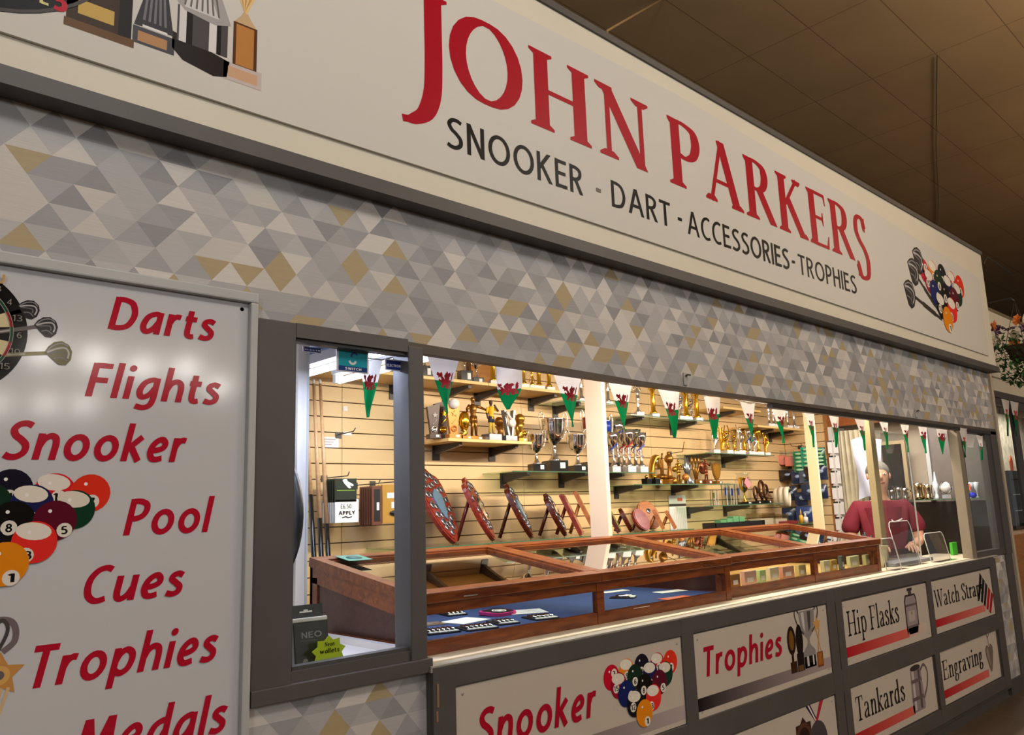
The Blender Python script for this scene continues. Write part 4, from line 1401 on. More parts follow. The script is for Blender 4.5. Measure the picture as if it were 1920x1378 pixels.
def tower(label, loc, h, m1, star=GOLD):
    t = thing('tower_trophy', label, 'trophy', loc, 'figure trophies on the wooden shelf', -.25)
    plinth(t, h * .34, h * .28, h * .13, m1, WHITE)
    z0 = h * .13
    MB().prism([(-h * .10, z0), (h * .10, z0), (h * .19, h), (-h * .20, h * .9)], -h * .06, h * .06, m1).obj('tower', t)
    M = Matrix.Translation((0, -h * .068, h * .27)) @ Matrix.Rotation(PI / 2, 4, 'X')
    MB().lathe([(0, 0), (.085 * h, 0), (.085 * h, .02 * h), (.065 * h, .02 * h), (.065 * h, .01 * h), (0, .01 * h)], star, 16, M=M).obj('disc', t)
    b = MB()
    pts = star_shapes(.02 * h, .66 * h, .09 * h)[0][0]
    b.prism(pts, -h * .085, -h * .055, star)
    b.prism([(-.06 * h, .40 * h), (-.045 * h, .39 * h), (.08 * h, .52 * h), (.065 * h, .54 * h)], -h * .08, -h * .055, star)
    b.obj('star', t)
    return t


T1 = mat('dark_resin', '3c2a20', 0.35, 0.2)
tower('dark block trophy with a star, first on the wooden shelf', spot(813, ZB), hgt(813, 757, ZB), T1, CHROME)
tower('dark block trophy with a gold star, second on the wooden shelf', spot(829, ZB, 1.68), hgt(829, 750, ZB, 1.68), T1)
ORB = mat('amber_resin', 'c07a34', 0.35, 0.35)
t = tower('amber column trophy topped by a white ball, at the shelf corner', spot(850, ZB, 1.56), hgt(850, 752, ZB, 1.56), ORB, ORB)
hb = hgt(850, 752, ZB, 1.56)
MB().ball((0, -.02, hb * .92), hb * .14, WHITE, 14).obj('golf_ball', t)
t = thing('rugby_trophy', 'gold rugby ball trophy with a thin black cue beside it', 'trophy', spot(871, ZB, 1.57), 'figure trophies on the wooden shelf')
h = hgt(871, 770, ZB, 1.57)
plinth(t, h * .42, h * .34, h * .13, BRONZE, WHITE)
MB().ball((0, 0, h * .64), (h * .20, h * .18, h * .34), GOLD, 16).obj('ball', t)
MB().tube([(-.02, 0, h * .13), (0.01, 0, h * .25), (-.01, 0, h * .36)], [h * .13, h * .07, h * .1], BRONZE_L, 8).obj('stem', t)
MB().tube([(-h * .30, 0, h * .1), (-h * .48, 0, h * 1.15)], h * .018, BLACKP, 6).obj('cue', t)
t = thing('figure_trophy', 'bronze footballer trophy with arms flung out', 'trophy', spot(889, ZB, 1.60), 'figure trophies on the wooden shelf')
h = hgt(885, 743, ZB, 1.6)
plinth(t, h * .36, h * .28, h * .1, BRONZE, WHITE)
b = MB()
person_figure(b, h * .9, BRONZE, h * .1, ((-1, (-.22, -.03, .66), (-.25, -.08, .5)), (1, (.24, -.05, .72), (.40, -.12, .64))), -.02)
b.obj('figure', t)
t = thing('figure_trophy', 'referee figure trophy in a yellow shirt and dark shorts', 'trophy', spot(922, ZB, 1.55), 'figure trophies on the wooden shelf')
h = hgt(919, 749, ZB, 1.55)
plinth(t, h * .40, h * .3, h * .155, PEWTER, WHITE)
b = MB()
person_figure(b, h * .845, PEWTER, h * .155, ((-1, (-.16, 0, .60), (-.15, -.03, .46)), (1, (.19, -.10, .66), (.06, -.10, .82))), 0, YELLOW, mat('navy_cloth', '1d2133', .7), mat('dark_skin_paint', '4a3328', .5), mat('yellow_sock', 'c9a93a', .6))
b.obj('figure', t)
t = thing('figure_trophy', 'small brown football trophy behind the referee figure', 'trophy', spot(937, ZB, 1.69), 'figure trophies on the wooden shelf')
h = hgt(936, 779, ZB, 1.64)
plinth(t, h * .4, h * .3, h * .15, BRONZE, None)
b = MB().ball((0, 0, h * .82), h * .18, BRONZE, 14)
b.tube([(0, 0, h * .15), (.01, 0, h * .45), (0, 0, h * .68)], [h * .18, h * .1, h * .16], BRONZE, 8)
b.obj('figure', t)
t = thing('whistle_trophy', 'trophy of a white whistle hung on crossed metal legs', 'trophy', spot(954, ZB, 1.53), 'figure trophies on the wooden shelf')
h = hgt(950, 770, ZB, 1.55)
plinth(t, h * .5, h * .3, h * .17, PEWTER, WHITE)
b = MB()
b.prism([(-.1 * h, h * .17), (-.02 * h, h * .17), (-.20 * h, h * .98), (-.26 * h, h * .98)], -.02, .01, PEWTER)
b.prism([(.04 * h, h * .17), (.12 * h, h * .17), (.24 * h, h), (.16 * h, h)], -.02, .01, PEWTER)
b.obj('legs', t)
b = MB().ball((.04 * h, -.03, h * .58), (h * .15, h * .06, h * .15), WHITEP, 14)
b.tube([(-.02 * h, -.03, h * .68), (-.2 * h, -.03, h * .92)], [h * .05, h * .04], WHITEP, 8)
b.obj('whistle', t)
t = thing('figure_trophy', 'antique gold football trophy at the end of the wooden shelf', 'trophy', spot(976, ZB, 1.56), 'figure trophies on the wooden shelf')
h = hgt(976, 776, ZB, 1.56)
plinth(t, h * .4, h * .3, h * .14, BRONZE_L, WHITE)
b = MB().ball((0, 0, h * .82), h * .18, BRONZE_L, 16)
b.tube([(-.02, 0, h * .14), (.02, 0, h * .35), (-.01, 0, h * .5), (0, 0, h * .68)], [h * .16, h * .1, h * .13, h * .17], BRONZE_L, 8)
b.tube([(-.1 * h, 0, h * .15), (-.14 * h, 0, h * .5), (-.06 * h, 0, h * .7)], [h * .06, h * .07, h * .05], BRONZE_L, 8)
b.obj('figure', t)
M = Matrix.Translation((.10 * h, -h * .13, h * .3)) @ Matrix.Rotation(PI / 2, 4, 'X')
MB().lathe([(0, 0), (.09 * h, 0), (.09 * h, .02 * h), (0, .02 * h)], GOLD, 14, M=M).obj('disc', t)

# --- silver cups on the long glass shelf
gC = 'silver cups on the long glass shelf'
yc = 1.60
cup('small two-handled silver cup, first on the long glass shelf', spot(1007, ZC, yc), hgt(1007, 812, ZC, yc), bh=.05, group=gC)
cup('large fluted two-handled silver cup between two small cups', spot(1041, ZC, yc), hgt(1041, 782, ZC, yc), bh=.072, flute=.07, group=gC)
cup('small two-handled silver cup beside the white post', spot(1084, ZC, yc), hgt(1084, 812, ZC, yc), bh=.045, group=gC)
cup('tall silver cup with red trim half hidden by the white post', spot(1113, ZC, yc), hgt(1113, 778, ZC, yc), bh=.07, accent=RED, group=gC, w=.7)
cup('silver cup with blue trim just past the white post', spot(1137, ZC, 1.68), hgt(1137, 785, ZC, 1.68), bh=.07, accent=BLUE, group=gC, w=.62)
gS = 'slim silver trophies past the white post'
for px, py, col, lab in ((1152, 811, BLUE, 'slim silver trophy with a blue ribbon, first past the white post'), (1161, 790, None, 'tall slim silver trophy behind the ribbon trophies'),
                         (1171, 806, RED, 'slim silver trophy with a red ribbon below the pennant tip'), (1181, 806, RED, 'slim silver trophy with a red ribbon, second of the red pair'),
                         (1193, 806, BLUE, 'slim silver trophy with a dark blue ribbon, third from the end'), (1204, 812, mat('violet_ribbon', '5a62c8', .3), 'slim silver trophy with a violet ribbon at the end of the cup shelf')):
    y = 1.715 if px == 1161 else (1.54 if px in (1152, 1181, 1204) else 1.63)
    riser(lab, spot(px, ZC, y), hgt(px, py, ZC, y), CHROME, col, 'cup', group=gS)

# --- bronze figures
gD = 'bronze figures on the glass shelf'
yd = 1.60


def bron(px, py, label, builder, mt=BRONZE, base=None, y=yd, cat='trophy'):
    t = thing('figure_trophy', label, cat, spot(px, ZD, y), gD, -.2)
    h = hgt(px, py, ZD, y)
    plinth(t, h * .36, h * .3, h * .16, base or mt, WHITE)
    b = MB()
    builder(b, h, mt)
    b.obj('figure', t)
    return t


def _horse(b, h, m_):
    b.tube([(q[0] * h, 0, q[1] * h) for q in spline([(-.12, .16), (-.16, .4), (-.08, .7), (.02, .9), (.12, .86), (.16, .66), (.2, .55)], 4)], [.13 * h] * 8 + [.15 * h] * 8 + [.1 * h] * 9, m_, 8, flat=.6)
    b.ball((-.1 * h, -.05, .74 * h), (.05 * h, .03 * h, .08 * h), CHROME, 10)


def _bat(b, h, m_):
    b.tube([(0, 0, .16 * h), (0, 0, .3 * h), (.02 * h, 0, .36 * h)], [.18 * h, .2 * h, .04 * h], m_, 10)
    b.box(-.05 * h, .05 * h, -.03 * h, .03 * h, .34 * h, .8 * h, m_)
    b.tube([(0, 0, .8 * h), (.05 * h, 0, 1.0 * h)], .03 * h, m_, 6)


def _tee(b, h, m_):
    b.lathe([(r * h, z * h) for r, z in [(.10, .16), (.08, .3), (.05, .55), (.08, .68), (.11, .72)]], m_, 14)
    b.ball((0, 0, .79 * h), .145 * h, m_, 14)
    b.ball((0, 0, .96 * h), .06 * h, m_, 10)
    b.lathe([(.0, 0), (.09 * h, 0), (.10 * h, .1 * h), (.07 * h, .2 * h), (0, .23 * h)], m_, 10, (.05 * h, -.03, 0))


def _foot(b, h, m_):
    person_figure(b, h * .84, m_, .16 * h, ((-1, (-.2, -.05, .62), (-.26, -.1, .5)), (1, (.2, 0, .66), (.14, -.1, .5))), .05)
    b.ball((-.28 * h, -.02, .58 * h), .11 * h, m_, 10)
    b.ball((.02 * h, -.07, .26 * h), .14 * h, ORB, 12)


def _hand(b, h, m_):
    b.lathe([(r * h, z * h) for r, z in [(.19, .0), (.17, .14), (.08, .3), (.06, .4)]], m_, 10)
    for dx, t_ in ((-.16, .72), (-.05, 1.0), (.05, .94), (.15, .7)):
        b.tube([(0, 0, .34 * h), (dx * .6 * h, 0, .55 * h), (dx * 1.2 * h, 0, t_ * h)], [.06 * h, .07 * h, .025 * h], m_, 8)


def _darts(b, h, m_):
    for dx, t_ in ((-.16, .94), (.02, 1.0), (.18, .9)):
        b.tube([(dx * .2 * h, 0, .16 * h), (dx * .6 * h, 0, .5 * h), (dx * .9 * h, 0, .72 * h)], [.025 * h, .045 * h, .02 * h], m_, 8)
        b.ball((dx * h, 0, .84 * h), (.06 * h, .05 * h, .15 * h), m_, 8)


def _box(b, h, m_):
    person_figure(b, h * .84, m_, .16 * h, ((-1, (-.18, -.1, .64), (-.06, -.2, .78)), (1, (.2, -.1, .66), (.1, -.22, .8))), 0)
    b.lathe([(0, -.03 * h), (.24 * h, -.03 * h), (.26 * h, 0), (.24 * h, .03 * h), (0, .03 * h)], m_, 18, M=Matrix.Translation((0.02, .05, .66 * h)) @ Matrix.Rotation(PI / 2, 4, 'X'))


def _shield(b, h, m_):
    out = spline([(0, .17), (-.14, .3), (-.24, .55), (-.24, .92), (-.12, .93), (0, 1.0), (.12, .93), (.24, .92), (.24, .55), (.14, .3)], 4, True)
    b.prism([(p[0] * h, p[1] * h) for p in out][::-1], -.02 * h, .04 * h, m_)
    b.prism([(p[0] * h * .78, (.57 + (p[1] - .57) * .78) * h) for p in out][::-1], -.035 * h, -.02 * h, BRONZE_L)


bron(1230, 852, 'bronze horse head trophy at the start of the bronze figures', _horse, BRONZE_L)
bron(1243, 850, 'bronze cricket bat trophy between the horse head and the large ball', _bat, BRONZE, y=1.715)
bron(1257, 848, 'bronze trophy with a large ball on a tapered stem', _tee, BRONZE)
bron(1273, 860, 'small antique gold footballer trophy with an amber ball', _foot, BRONZE_L)
bron(1290, 855, 'blue grey trophy of spread flames among the bronze figures', _hand, PEWTER)
bron(1306, 856, 'trophy of three upright bronze darts', _darts, BRONZE)
bron(1325, 860, 'reddish bronze boxer trophy before a round disc', _box, mat('copper_resin', '8a4a30', .35, .6))
bron(1345, 867, 'bronze shield trophy at the end of the glass shelf', _shield, BRONZE)
for px, lab in ((1213, 'small gold ball ornament at the very start of the bronze shelf'), (1229, 'small gold ball ornament before the horse head trophy')):
    t = thing('ball_ornament', lab, 'trophy', spot(px, ZD, 1.53), gD)
    plinth(t, .055, .05, .04, BLACK, None)
    MB().ball((0, 0, .052), .014, GOLD, 10).obj('ball', t)

# --- clear blocks and a wrapped cup
gE = 'clear glass blocks on the short shelf'
for px, py, w, lab in ((1340, 918, .05, 'slim clear glass block alone at the start of its shelf'), (1363, 906, .085, 'widest clear glass block with a small badge inside'), (1374, 908, .05, 'clear glass block squeezed behind the widest one'), (1386, 907, .06, 'clear glass block beside the wrapped cup')):
    y = 1.60 if px not in (1374, 1386) else 1.70
    t = thing('glass_block', lab, 'trophy', spot(px, ZE, y), gE, .2)
    h = hgt(px, py, ZE, y)
    b = MB().box(-w / 2, w / 2, -.022, .022, 0, h, ACRYL)
    for s in (-1, 1):
        b.box(s * w / 2 - .0015, s * w / 2 + .0015, -.023, -.019, 0, h, ACREDGE)
        b.box(s * w / 2 - .0015, s * w / 2 + .0015, .019, .023, 0, h, GLASSEDGE)
    b.obj('block', t)
    MB().box(-w * .22, w * .22, -.004, .004, h * .45, h * .8, BLUE if px != 1340 else mat('green_badge', '6b7a34', .5)).obj('badge', t)
t = cup('gold cup wrapped in clear film with pink printing', spot(1397, ZE, 1.58), hgt(1397, 893, ZE, 1.58), GOLD, bh=.02, handles=False, w=.75, name='wrapped_cup')
h = hgt(1397, 893, ZE, 1.58)
MB().lathe([(.26 * h, 0), (.24 * h, .4 * h), (.29 * h, .8 * h), (.2 * h, 1.05 * h), (.28 * h, 1.12 * h)], ACRYL, 12, flute=.08, nf=5).obj('film', t)
MB().prism([(-.2 * h, .75 * h), (-.05 * h, .55 * h), (.1 * h, .7 * h), (-.1 * h, .98 * h)], -.30 * h, -.28 * h, mat('pink_print', 'e0818a', .5)).obj('printing', t)
for px, py, lab in ((1418, 912, 'dark bronze ring trophy beside the wrapped cup'), (1429, 901, 'dark tall bronze trophy near the end of the short shelf'), (1437, 908, 'dark bronze trophy at the end of the short shelf')):
    y = 1.6 if px != 1429 else 1.68
    t = thing('figure_trophy', lab, 'trophy', spot(px, ZE, y), 'dark bronze trophies on the short shelf')
    h = hgt(px, py, ZE, y)
    plinth(t, h * .45, h * .35, h * .15, BLACK, WHITE)
    b = MB()
    b.tube([(.2 * h * math.cos(a), 0, h * .62 + .36 * h * math.sin(a)) for a in [i * PI / 8 for i in range(17)]], .06 * h, mat('dark_bronze', '55341c', .35, .6), 6)
    b.tube([(0, 0, .15 * h), (0, 0, .5 * h)], .06 * h, mat('dark_bronze', '55341c', .35, .6), 6)
    b.obj('figure', t)

# --- high glass shelf and the top shelves
gG = 'gold and silver trophies on the high glass shelf'
for px, py, mt, col, top, lab in ((1197, 721, CHROME, None, 'winged', 'silver winged figure trophy, first on the high glass shelf'), (1226, 724, GOLD, None, 'column', 'gold column trophy behind the pennants, second on the high shelf'),
                                  (1277, 732, CHROME, BLUE, 'twist', 'silver twist trophy with a dark ball on the high shelf'), (1288, 730, GOLD, None, 'column', 'gold column trophy beside the dark ball trophy'),
                                  (1297, 738, CHROME, mat('navy_ribbon', '1c2450', .3), 'twist', 'silver twist trophy with a navy ribbon between gold columns'), (1308, 735, GOLD, None, 'column', 'gold column trophy, last on the high glass shelf')):
    y = 1.60 if px != 1297 else 1.66
    riser(lab, spot(px, ZG, y), hgt(px, py, ZG, y), mt, col, top, group=gG)
gA = 'cups on the highest wooden shelf'
for px, py, w, lab in ((797, 655, .8, 'silver cup on a broad black plinth beside the grey window post'), (826, 658, .8, 'silver cup behind the first Welsh pennant, on the highest shelf'), (872, 660, .8, 'silver cup just past the first Welsh pennant on the highest shelf')):
    cup(lab, spot(px, ZA, 1.61), max(.2, hgt(px, py, ZA, 1.61)), bh=.075, group=gA, w=.6, flute=.1)
cup('low silver cup beside the brown picture on the highest shelf', spot(894, ZA, 1.60), .19, bh=.04, group=gA, w=.8)
pf = spot(905, ZA, 1.72)
t = thing('wooden_plaque', 'brown wooden plaque standing at the back of the highest shelf', 'plaque', pf)
MB().box(-.09, .09, 0, .02, 0, .17, mat_wood('honey_wood', 'a86a1e', 'bd7f2c', .4), bev=.003).obj('board', t)
for px, top, lab in ((925, 'column', 'gold column trophy beside the brown plaque'), (943, 'twist', 'gold twist trophy behind the folded pennant'), (968, 'column', 'gold column trophy just past the folded pennant'),
                     (982, 'column', 'gold column trophy, second past the folded pennant'), (998, 'twist', 'gold twist trophy with a ball near the shelf middle'),
                     (1011, 'column', 'gold column trophy beside the gold twist trophies'), (1030, 'column', 'gold column trophy last on the highest wooden shelf')):
    riser(lab, spot(px, ZA, 1.57), .20, GOLD, None, top, group='gold riser trophies on the highest shelf')
for px, lab in ((1090, 'silver patterned cup on the small glass shelf beside the white post'), (1140, 'silver patterned cup just past the white post, high up')):
    riser(lab, spot(px, 2.09, 1.6), .2, CHROME, None, 'column', group='trophies on the small glass shelf')
gI = 'silver figures on the end wooden shelf'
for px, lab in ((1443, 'silver figure trophy, first on the end wooden shelf'), (1451, 'silver figure trophy, second on the end wooden shelf'), (1478, 'silver figure trophy behind the pennant at the end shelf'), (1490, 'dark stemmed silver trophy, last on the end wooden shelf')):
    riser(lab, spot(px, ZG + .005, 1.58), .22, CHROME, None, 'winged' if px < 1490 else 'column', group=gI)

# --- ribbon cups
gH = 'gold and silver cups with coloured ribbons'
NAVY = mat('navy_ribbon', '1c2450', .3)
for px, py, mt, col, top, lab in ((1340, 797, CHROME, None, 'flame', 'tall silver flame trophy, first on the ribbon cup shelf'), (1355, 797, GOLD, None, 'flame', 'gold flame trophy behind the pennant tip'),
                                  (1365, 798, GOLD, NAVY, 'twist', 'gold twist trophy with a dark blue leaf on top'), (1378, 808, GOLD, BLACKP, 'twist', 'gold twist trophy beside the dark blue leaf trophy'),
                                  (1388, 797, CHROME, None, 'flame', 'silver white flame trophy in the middle of the ribbon cups'), (1397, 805, GOLD, None, 'column', 'slim gold column trophy behind the silver flame'),
                                  (1406, 806, CHROME, BLUE, 'cup', 'silver cup with a bright blue ribbon'), (1414, 809, CHROME, BLUE, 'flame', 'silver trophy with a bright blue ribbon below the pennant'),
                                  (1423, 806, GOLD, None, 'cup', 'gold cup with a round top near the end of the ribbon cups'), (1436, 811, GOLD, RED, 'flame', 'gold trophy with a red ribbon at the end of its shelf')):
    y = 1.59 if px not in (1355, 1397) else 1.67
    riser(lab, spot(px, ZH, y), hgt(px, py, ZH, y), mt, col, top, group=gH)

# ------------------------------------------------------------------ leaning plaques
gF = 'wooden plaques leaning on the low glass shelf'


def plaque(label, px, py_bot, wide, high, shape, wood, discs, centre=None, y=1.50, lean=.44, strut=True, rz=.62):
    p = spot(px, ZF, y, 1000)
    p.z += .0225 * math.sin(abs(lean)) + .001
    t = thing('plaque', label, 'plaque', p, gF, rz)
    R = Matrix.Rotation(-lean, 4, 'X')
    if shape == 'shield':
        out = spline([(0, 0), (-.30, .16), (-.48, .42), (-.5, .70), (-.42, .86), (-.2, .92), (0, 1.0), (.2, .92), (.42, .86), (.5, .70), (.48, .42), (.30, .16)], 3, True)
    elif shape == 'oval':
        out = ell(0, .5, .5, .5, 28)
    else:
        out = [(-.5, 0), (-.5, 1), (.5, 1), (.5, 0)]
    out = orient([(q[0] * wide, q[1] * high) for q in out])
    b = MB().prism(out, 0, .022, wood, M=R)
    ins = [(q[0] * .9, high * .5 + (q[1] - high * .5) * .92) for q in out]
    b.prism(ins, -.004, 0, wood, M=R)
    b.obj('board', t)
    if discs:
        for (u, v, r) in discs:
            b = MB()
            MM = R @ Matrix.Translation((u * wide, -.004, v * high)) @ Matrix.Rotation(PI / 2, 4, 'X')
            b.lathe([(0, 0), (r, 0), (r, .004), (r * .75, .006), (0, .006)], PEWTER, 14, M=MM)
            b.lathe([(0, .0065), (r * .62, .0065), (r * .62, .007), (0, .007)], BLACKP, 12, M=MM)
            b.obj('stud_disc', t)
    if centre:
        b = MB()
        q = spline([(0, .30), (-.11, .42), (-.16, .60), (-.08, .66), (0, .70), (.08, .66), (.16, .60), (.11, .42)], 3, True)
        b.prism(orient([(u * wide * 1.15, v * high) for u, v in q]), -.012, -.004, centre, M=R)
        b.obj('centre_shield', t)
    if strut:
        top = R @ Vector((0, .022, high * .72))
        yb_ = min(top.y + .02 + .16 * high, (BY - y) / max(.5, math.cos(rz)) - .03)
        b = MB().tube([(top.x, top.y, top.z), (0.0, yb_, .012 - p.z + ZF)], .011, wood, 4)
        b.obj('strut', t)
    return t


ring = [(.36 * math.cos(a), .56 + .33 * math.sin(a), .021) for a in [i * 2 * PI / 15 for i in range(15)]] + [(.23 * math.cos(a), .55 + .22 * math.sin(a), .018) for a in [i * 2 * PI / 9 for i in range(9)]] + [(-.14, .2, .02), (.14, .2, .02), (0, .13, .02)]
ring2 = [(.34 * math.cos(a), .56 + .32 * math.sin(a), .02) for a in [i * 2 * PI / 11 for i in range(11)]] + [(-.1, .2, .018), (.1, .2, .018), (0, .4, .02)]
SILB = mat('blue_silver', '7fa8c4', .25, .6)
plaque('largest dark red shield covered in silver discs, beside the grey window post', 855, 1012, .27, .46, 'shield', RWOOD, ring, SILB, rz=.42)
plaque('narrow red shield with silver discs, second along the low shelf', 929, 1008, .24, .40, 'shield', RWOOD, ring2, CHROME)
plaque('dark shield with silver discs, third along the low shelf', 1001, 1006, .22, .36, 'shield', DWOOD, ring2, SILB)
plaque('dark shield with a silver centre, fourth along the low shelf', 1064, 1005, .21, .29, 'shield', DWOOD, ring2, CHROME)
plaque('plain red rectangular board leaning on the low shelf', 1094, 1004, .12, .28, 'rect', RWOOD, None)
plaque('thin tan board leaning just before the white post', 1121, 1003, .05, .30, 'rect', LWOOD, None)
plaque('dark board with a grid of green squares just past the white post', 1164, 1000, .12, .19, 'rect', DWOOD, None, y=1.47)
plaque('small dark shield past the green grid board', 1187, 998, .10, .17, 'shield', DWOOD, None, y=1.47)
plaque('red oval plaque with silver flashes before the tan oval', 1213, 996, .17, .16, 'oval', RWOOD, None, y=1.47, rz=.1)
plaque('large tan oval plaque with a small badge', 1228, 996, .20, .22, 'oval', LWOOD, [(0.0, .62, .02)], y=1.60, rz=-.15)
plaque('thin tan board behind the oval plaques', 1247, 993, .06, .15, 'rect', LWOOD, None, y=1.50)
plaque('small tan board before the paper price list', 1269, 992, .08, .14, 'rect', LWOOD, None, y=1.48)
g_ = [o for o in COL.objects if o.get('label', '').startswith('dark board with a grid')][0]
R = Matrix.Rotation(-.44, 4, 'X')
b = MB()
for i in range(3):
    for j in range(5):
        b.box(-.052 + i * .036, -.020 + i * .036, -.008, -.0045, .012 + j * .035, .042 + j * .035, mat('olive_tile', '7d7c33', .4), M=R)
b.obj('tile_grid', g_)


def atz(px, py, z):
    d = RR * (px - 960) / FPX - UU * (py - 689) / FPX + FF
    return Vector(CAM + d * ((z - CAM[2]) / d[2]))


def atx(px, py, x):
    d = RR * (px - 960) / FPX - UU * (py - 689) / FPX + FF
    return Vector(CAM + d * ((x - CAM[0]) / d[0]))


# ------------------------------------------------------------------ sloping display cases
WT = 0.9668                                        # worktop height
CF, CB = 0.10, 0.735


def case(label, x0, x1, xm, y0, y1):
    t = thing('display_case', label, 'display case', (0, 0, 0), 'display cases on the counter')
    zf, zb = 1.155, 1.252
    zl = lambda y: zf + (zb - zf) * (y - y0) / (y1 - y0)
    th = .02
    # sides, with a sunk panel under the sloping rail
    b = MB()
    for xa, xb in ((x0, x0 + th), (x1 - th, x1)):
        Mx = Matrix(((0, 1, 0, 0), (1, 0, 0, 0), (0, 0, 1, 0), (0, 0, 0, 1)))
        b.prism([(y0, WT), (y0, zf - .032), (y1, zb - .032), (y1, WT)], xa + .006, xb - .006, MAHOGD, M=Mx)
        b.prism([(y0, zf - .085), (y0, zf - .032), (y1, zb - .032), (y1, zb - .085)], xa, xb, MAHOG, M=Mx)
        b.box(xa, xb, y0 + .02, y0 + .065, WT, zl(y0) - .07, MAHOG)
        b.box(xa, xb, y1 - .05, y1, WT, zl(y1) - .07, MAHOG)
        b.box(xa, xb, y0 + .02, y1, WT, WT + .035, MAHOG)
    b.box(x0, x1, y1 - .018, y1, WT, zb - .032, MAHOG)
    b.box(x0 + th, x1 - th, y0, y0 + .022, zf - .068, zf - .03, MAHOG)
    b.box(x0 + th, x1 - th, y0, y0 + .022, WT, WT + .042, MAHOG)
    for xa in (x0, xm - .018, x1 - .04):
        b.box(xa, xa + .04, y0 - .002, y0 + .022, WT, zf - .03, MAHOG)
    b.box(xm - .01, xm + .01, y0 + .02, y1 - .02, zf - .07, zf - .04, MAHOG)
    b.obj('body', t)
    MB().box(x0 + th, x1 - th, y0 + .022, y1 - .018, WT, WT + .034, BLUEF if x0 < 2 else PINE).obj('lining', t)
    for xa, xb in ((x0 - .003, xm - .001), (xm + .001, x1 + .003)):
        fr = MB()
        ang = math.atan2(zb - zf, y1 - y0)
        Lc = math.hypot(zb - zf, y1 - y0)
        M = Matrix.Translation((0, y0 - .012, zf - .034)) @ Matrix.Rotation(ang, 4, 'X')
        w = .042
        fr.box(xa, xb, 0, w + .01, 0, .034, MAHOG, M=M, bev=.003)
        fr.box(xa, xb, Lc - w + .012, Lc + .02, 0, .034, MAHOG, M=M, bev=.003)
        for p, q in ((xa, xa + w), (xb - w, xb)):
            fr.box(p, q, w + .01, Lc - w + .012, 0, .034, MAHOG, M=M)
        for p, q in ((xa + w, xa + w + .012), (xb - w - .012, xb - w)):
            fr.box(p, q, w + .01, Lc - w + .012, .004, .026, MAHOG, M=M)
        fr.box(xa + w, xb - w, w + .01, w + .02, .004, .026, MAHOG, M=M)
        fr.box(xa + w, xb - w, Lc - w, Lc - w + .012, .004, .026, MAHOG, M=M)
        lid = fr.obj('lid', t)
        MB().box(xa + w + .001, xb - w - .001, w + .011, Lc - w + .011, .014, .018, CASEGLASS, M=M).obj('pane', lid)
        b = MB()
        for f in (.25, .78):
            xx = xa + (xb - xa) * f
            b.box(xx - .03, xx + .03, -.002, 0.0, .010, .0135, CHROME, M=M)
        b.obj('hinge_strip', lid)
    for xa, xb in ((x0 + .04, xm - .018), (xm + .022, x1 - .04)):
        MB().box(xa, xb, y0 + .009, y0 + .012, WT + .042, zf - .068, GLASS).obj('front_pane', t)
    return t


case('long mahogany glass-topped case lined in blue felt', 1.525, 3.295, 2.39, CF, CB)
case('mahogany glass-topped case of small boxes, farther from the small window', 3.303, 5.01, 4.19, CF + .035, CB - .01)
FZ = WT + .0345


def dart_set(label, px, py, n=3, rz=-.25):
    p = atz(px, py, FZ)
    t = thing('dart_set', label, 'darts', (p.x, p.y, FZ), 'dart sets on the blue felt', rz)
    w = .018 * n + .012
    MB().box(-w / 2, w / 2, -.055, .055, 0, .005, BLACKP, bev=.001).obj('card', t)
    for i in range(n):
        x = -w / 2 + .015 + i * .018
        b = MB().tube([(x, -.038, .0095), (x, -.01, .0095), (x, .03, .0095)], [.003, .0045, .0035], CHROME, 8)
        b.obj('barrel', t)
        MB().box(x - .0075, x + .0075, -.054, -.036, .005, .008, WHITE).obj('flight', t)
    return t


dart_set('dart set farthest back on the blue felt beside the grey mullion', 848, 1152, 4)
dart_set('dart set of many barrels at the front of the felt beside the grey mullion', 822, 1185, 6)
dart_set('dart set of many barrels in front of the blank white card', 893, 1178, 6)
dart_set('small dart set in front of the pink edged wallet', 943, 1168, 4)
dart_set('dart set in front of the printed white card', 1013, 1159, 5)
dart_set('single dart set under the second lid, alone on the felt', 1168, 1121, 3, .5)


def flat_card(name, label, px, py, w, d, mt, cat, rz=-.2, z=FZ, extra=None):
    p = atz(px, py, z)
    t = thing(name, label, cat, (p.x, p.y, z), None, rz)
    MB().box(-w / 2, w / 2, -d / 2, d / 2, 0, .0015, mt).obj('card', t)
    if extra:
        b = MB()
        for i in range(extra):
            b.box(-w * .35, w * (.1 + .25 * (i % 2)), d * (.3 - .18 * i), d * (.34 - .18 * i), .0015, .0019, mat('faint_print', 'b9aeb0', .6))
        b.obj('printing', t)
    return t


flat_card('price_card', 'blank white card on the blue felt beside the mullion', 872, 1164, .15, .12, WHITE, 'card', .15)
flat_card('price_card', 'printed white card beside the pink edged wallet', 986, 1147, .15, .13, WHITE, 'card', -.5, extra=4)
flat_card('price_card', 'white card at the back of the second felt tray', 1152, 1109, .16, .05, WHITE, 'card', -.1)
flat_card('price_card', 'white card at the front of the second felt tray', 1188, 1139, .14, .05, WHITE, 'card', -.05)
flat_card('price_card', 'white card behind the orange leaflet', 1257, 1109, .16, .07, WHITE, 'card', -.2, extra=2)
flat_card('leaflet', 'orange printed leaflet on the blue felt', 1268, 1121, .17, .07, mat('orange_print', 'cf5a34', .5), 'leaflet', -.1, extra=3)
p = atz(804, 1172, FZ)
t = flat_card('dart_pack', 'brown printed pack against the grey mullion on the felt', 806, 1170, .10, .09, mat('brown_print', '6e5a4c', .4), 'pack', -.3, extra=3)
p = atz(934, 1152, FZ)
t = thing('dart_wallet', 'black dart wallet edged in bright pink', 'wallet', (p.x, p.y, FZ), None, .1)
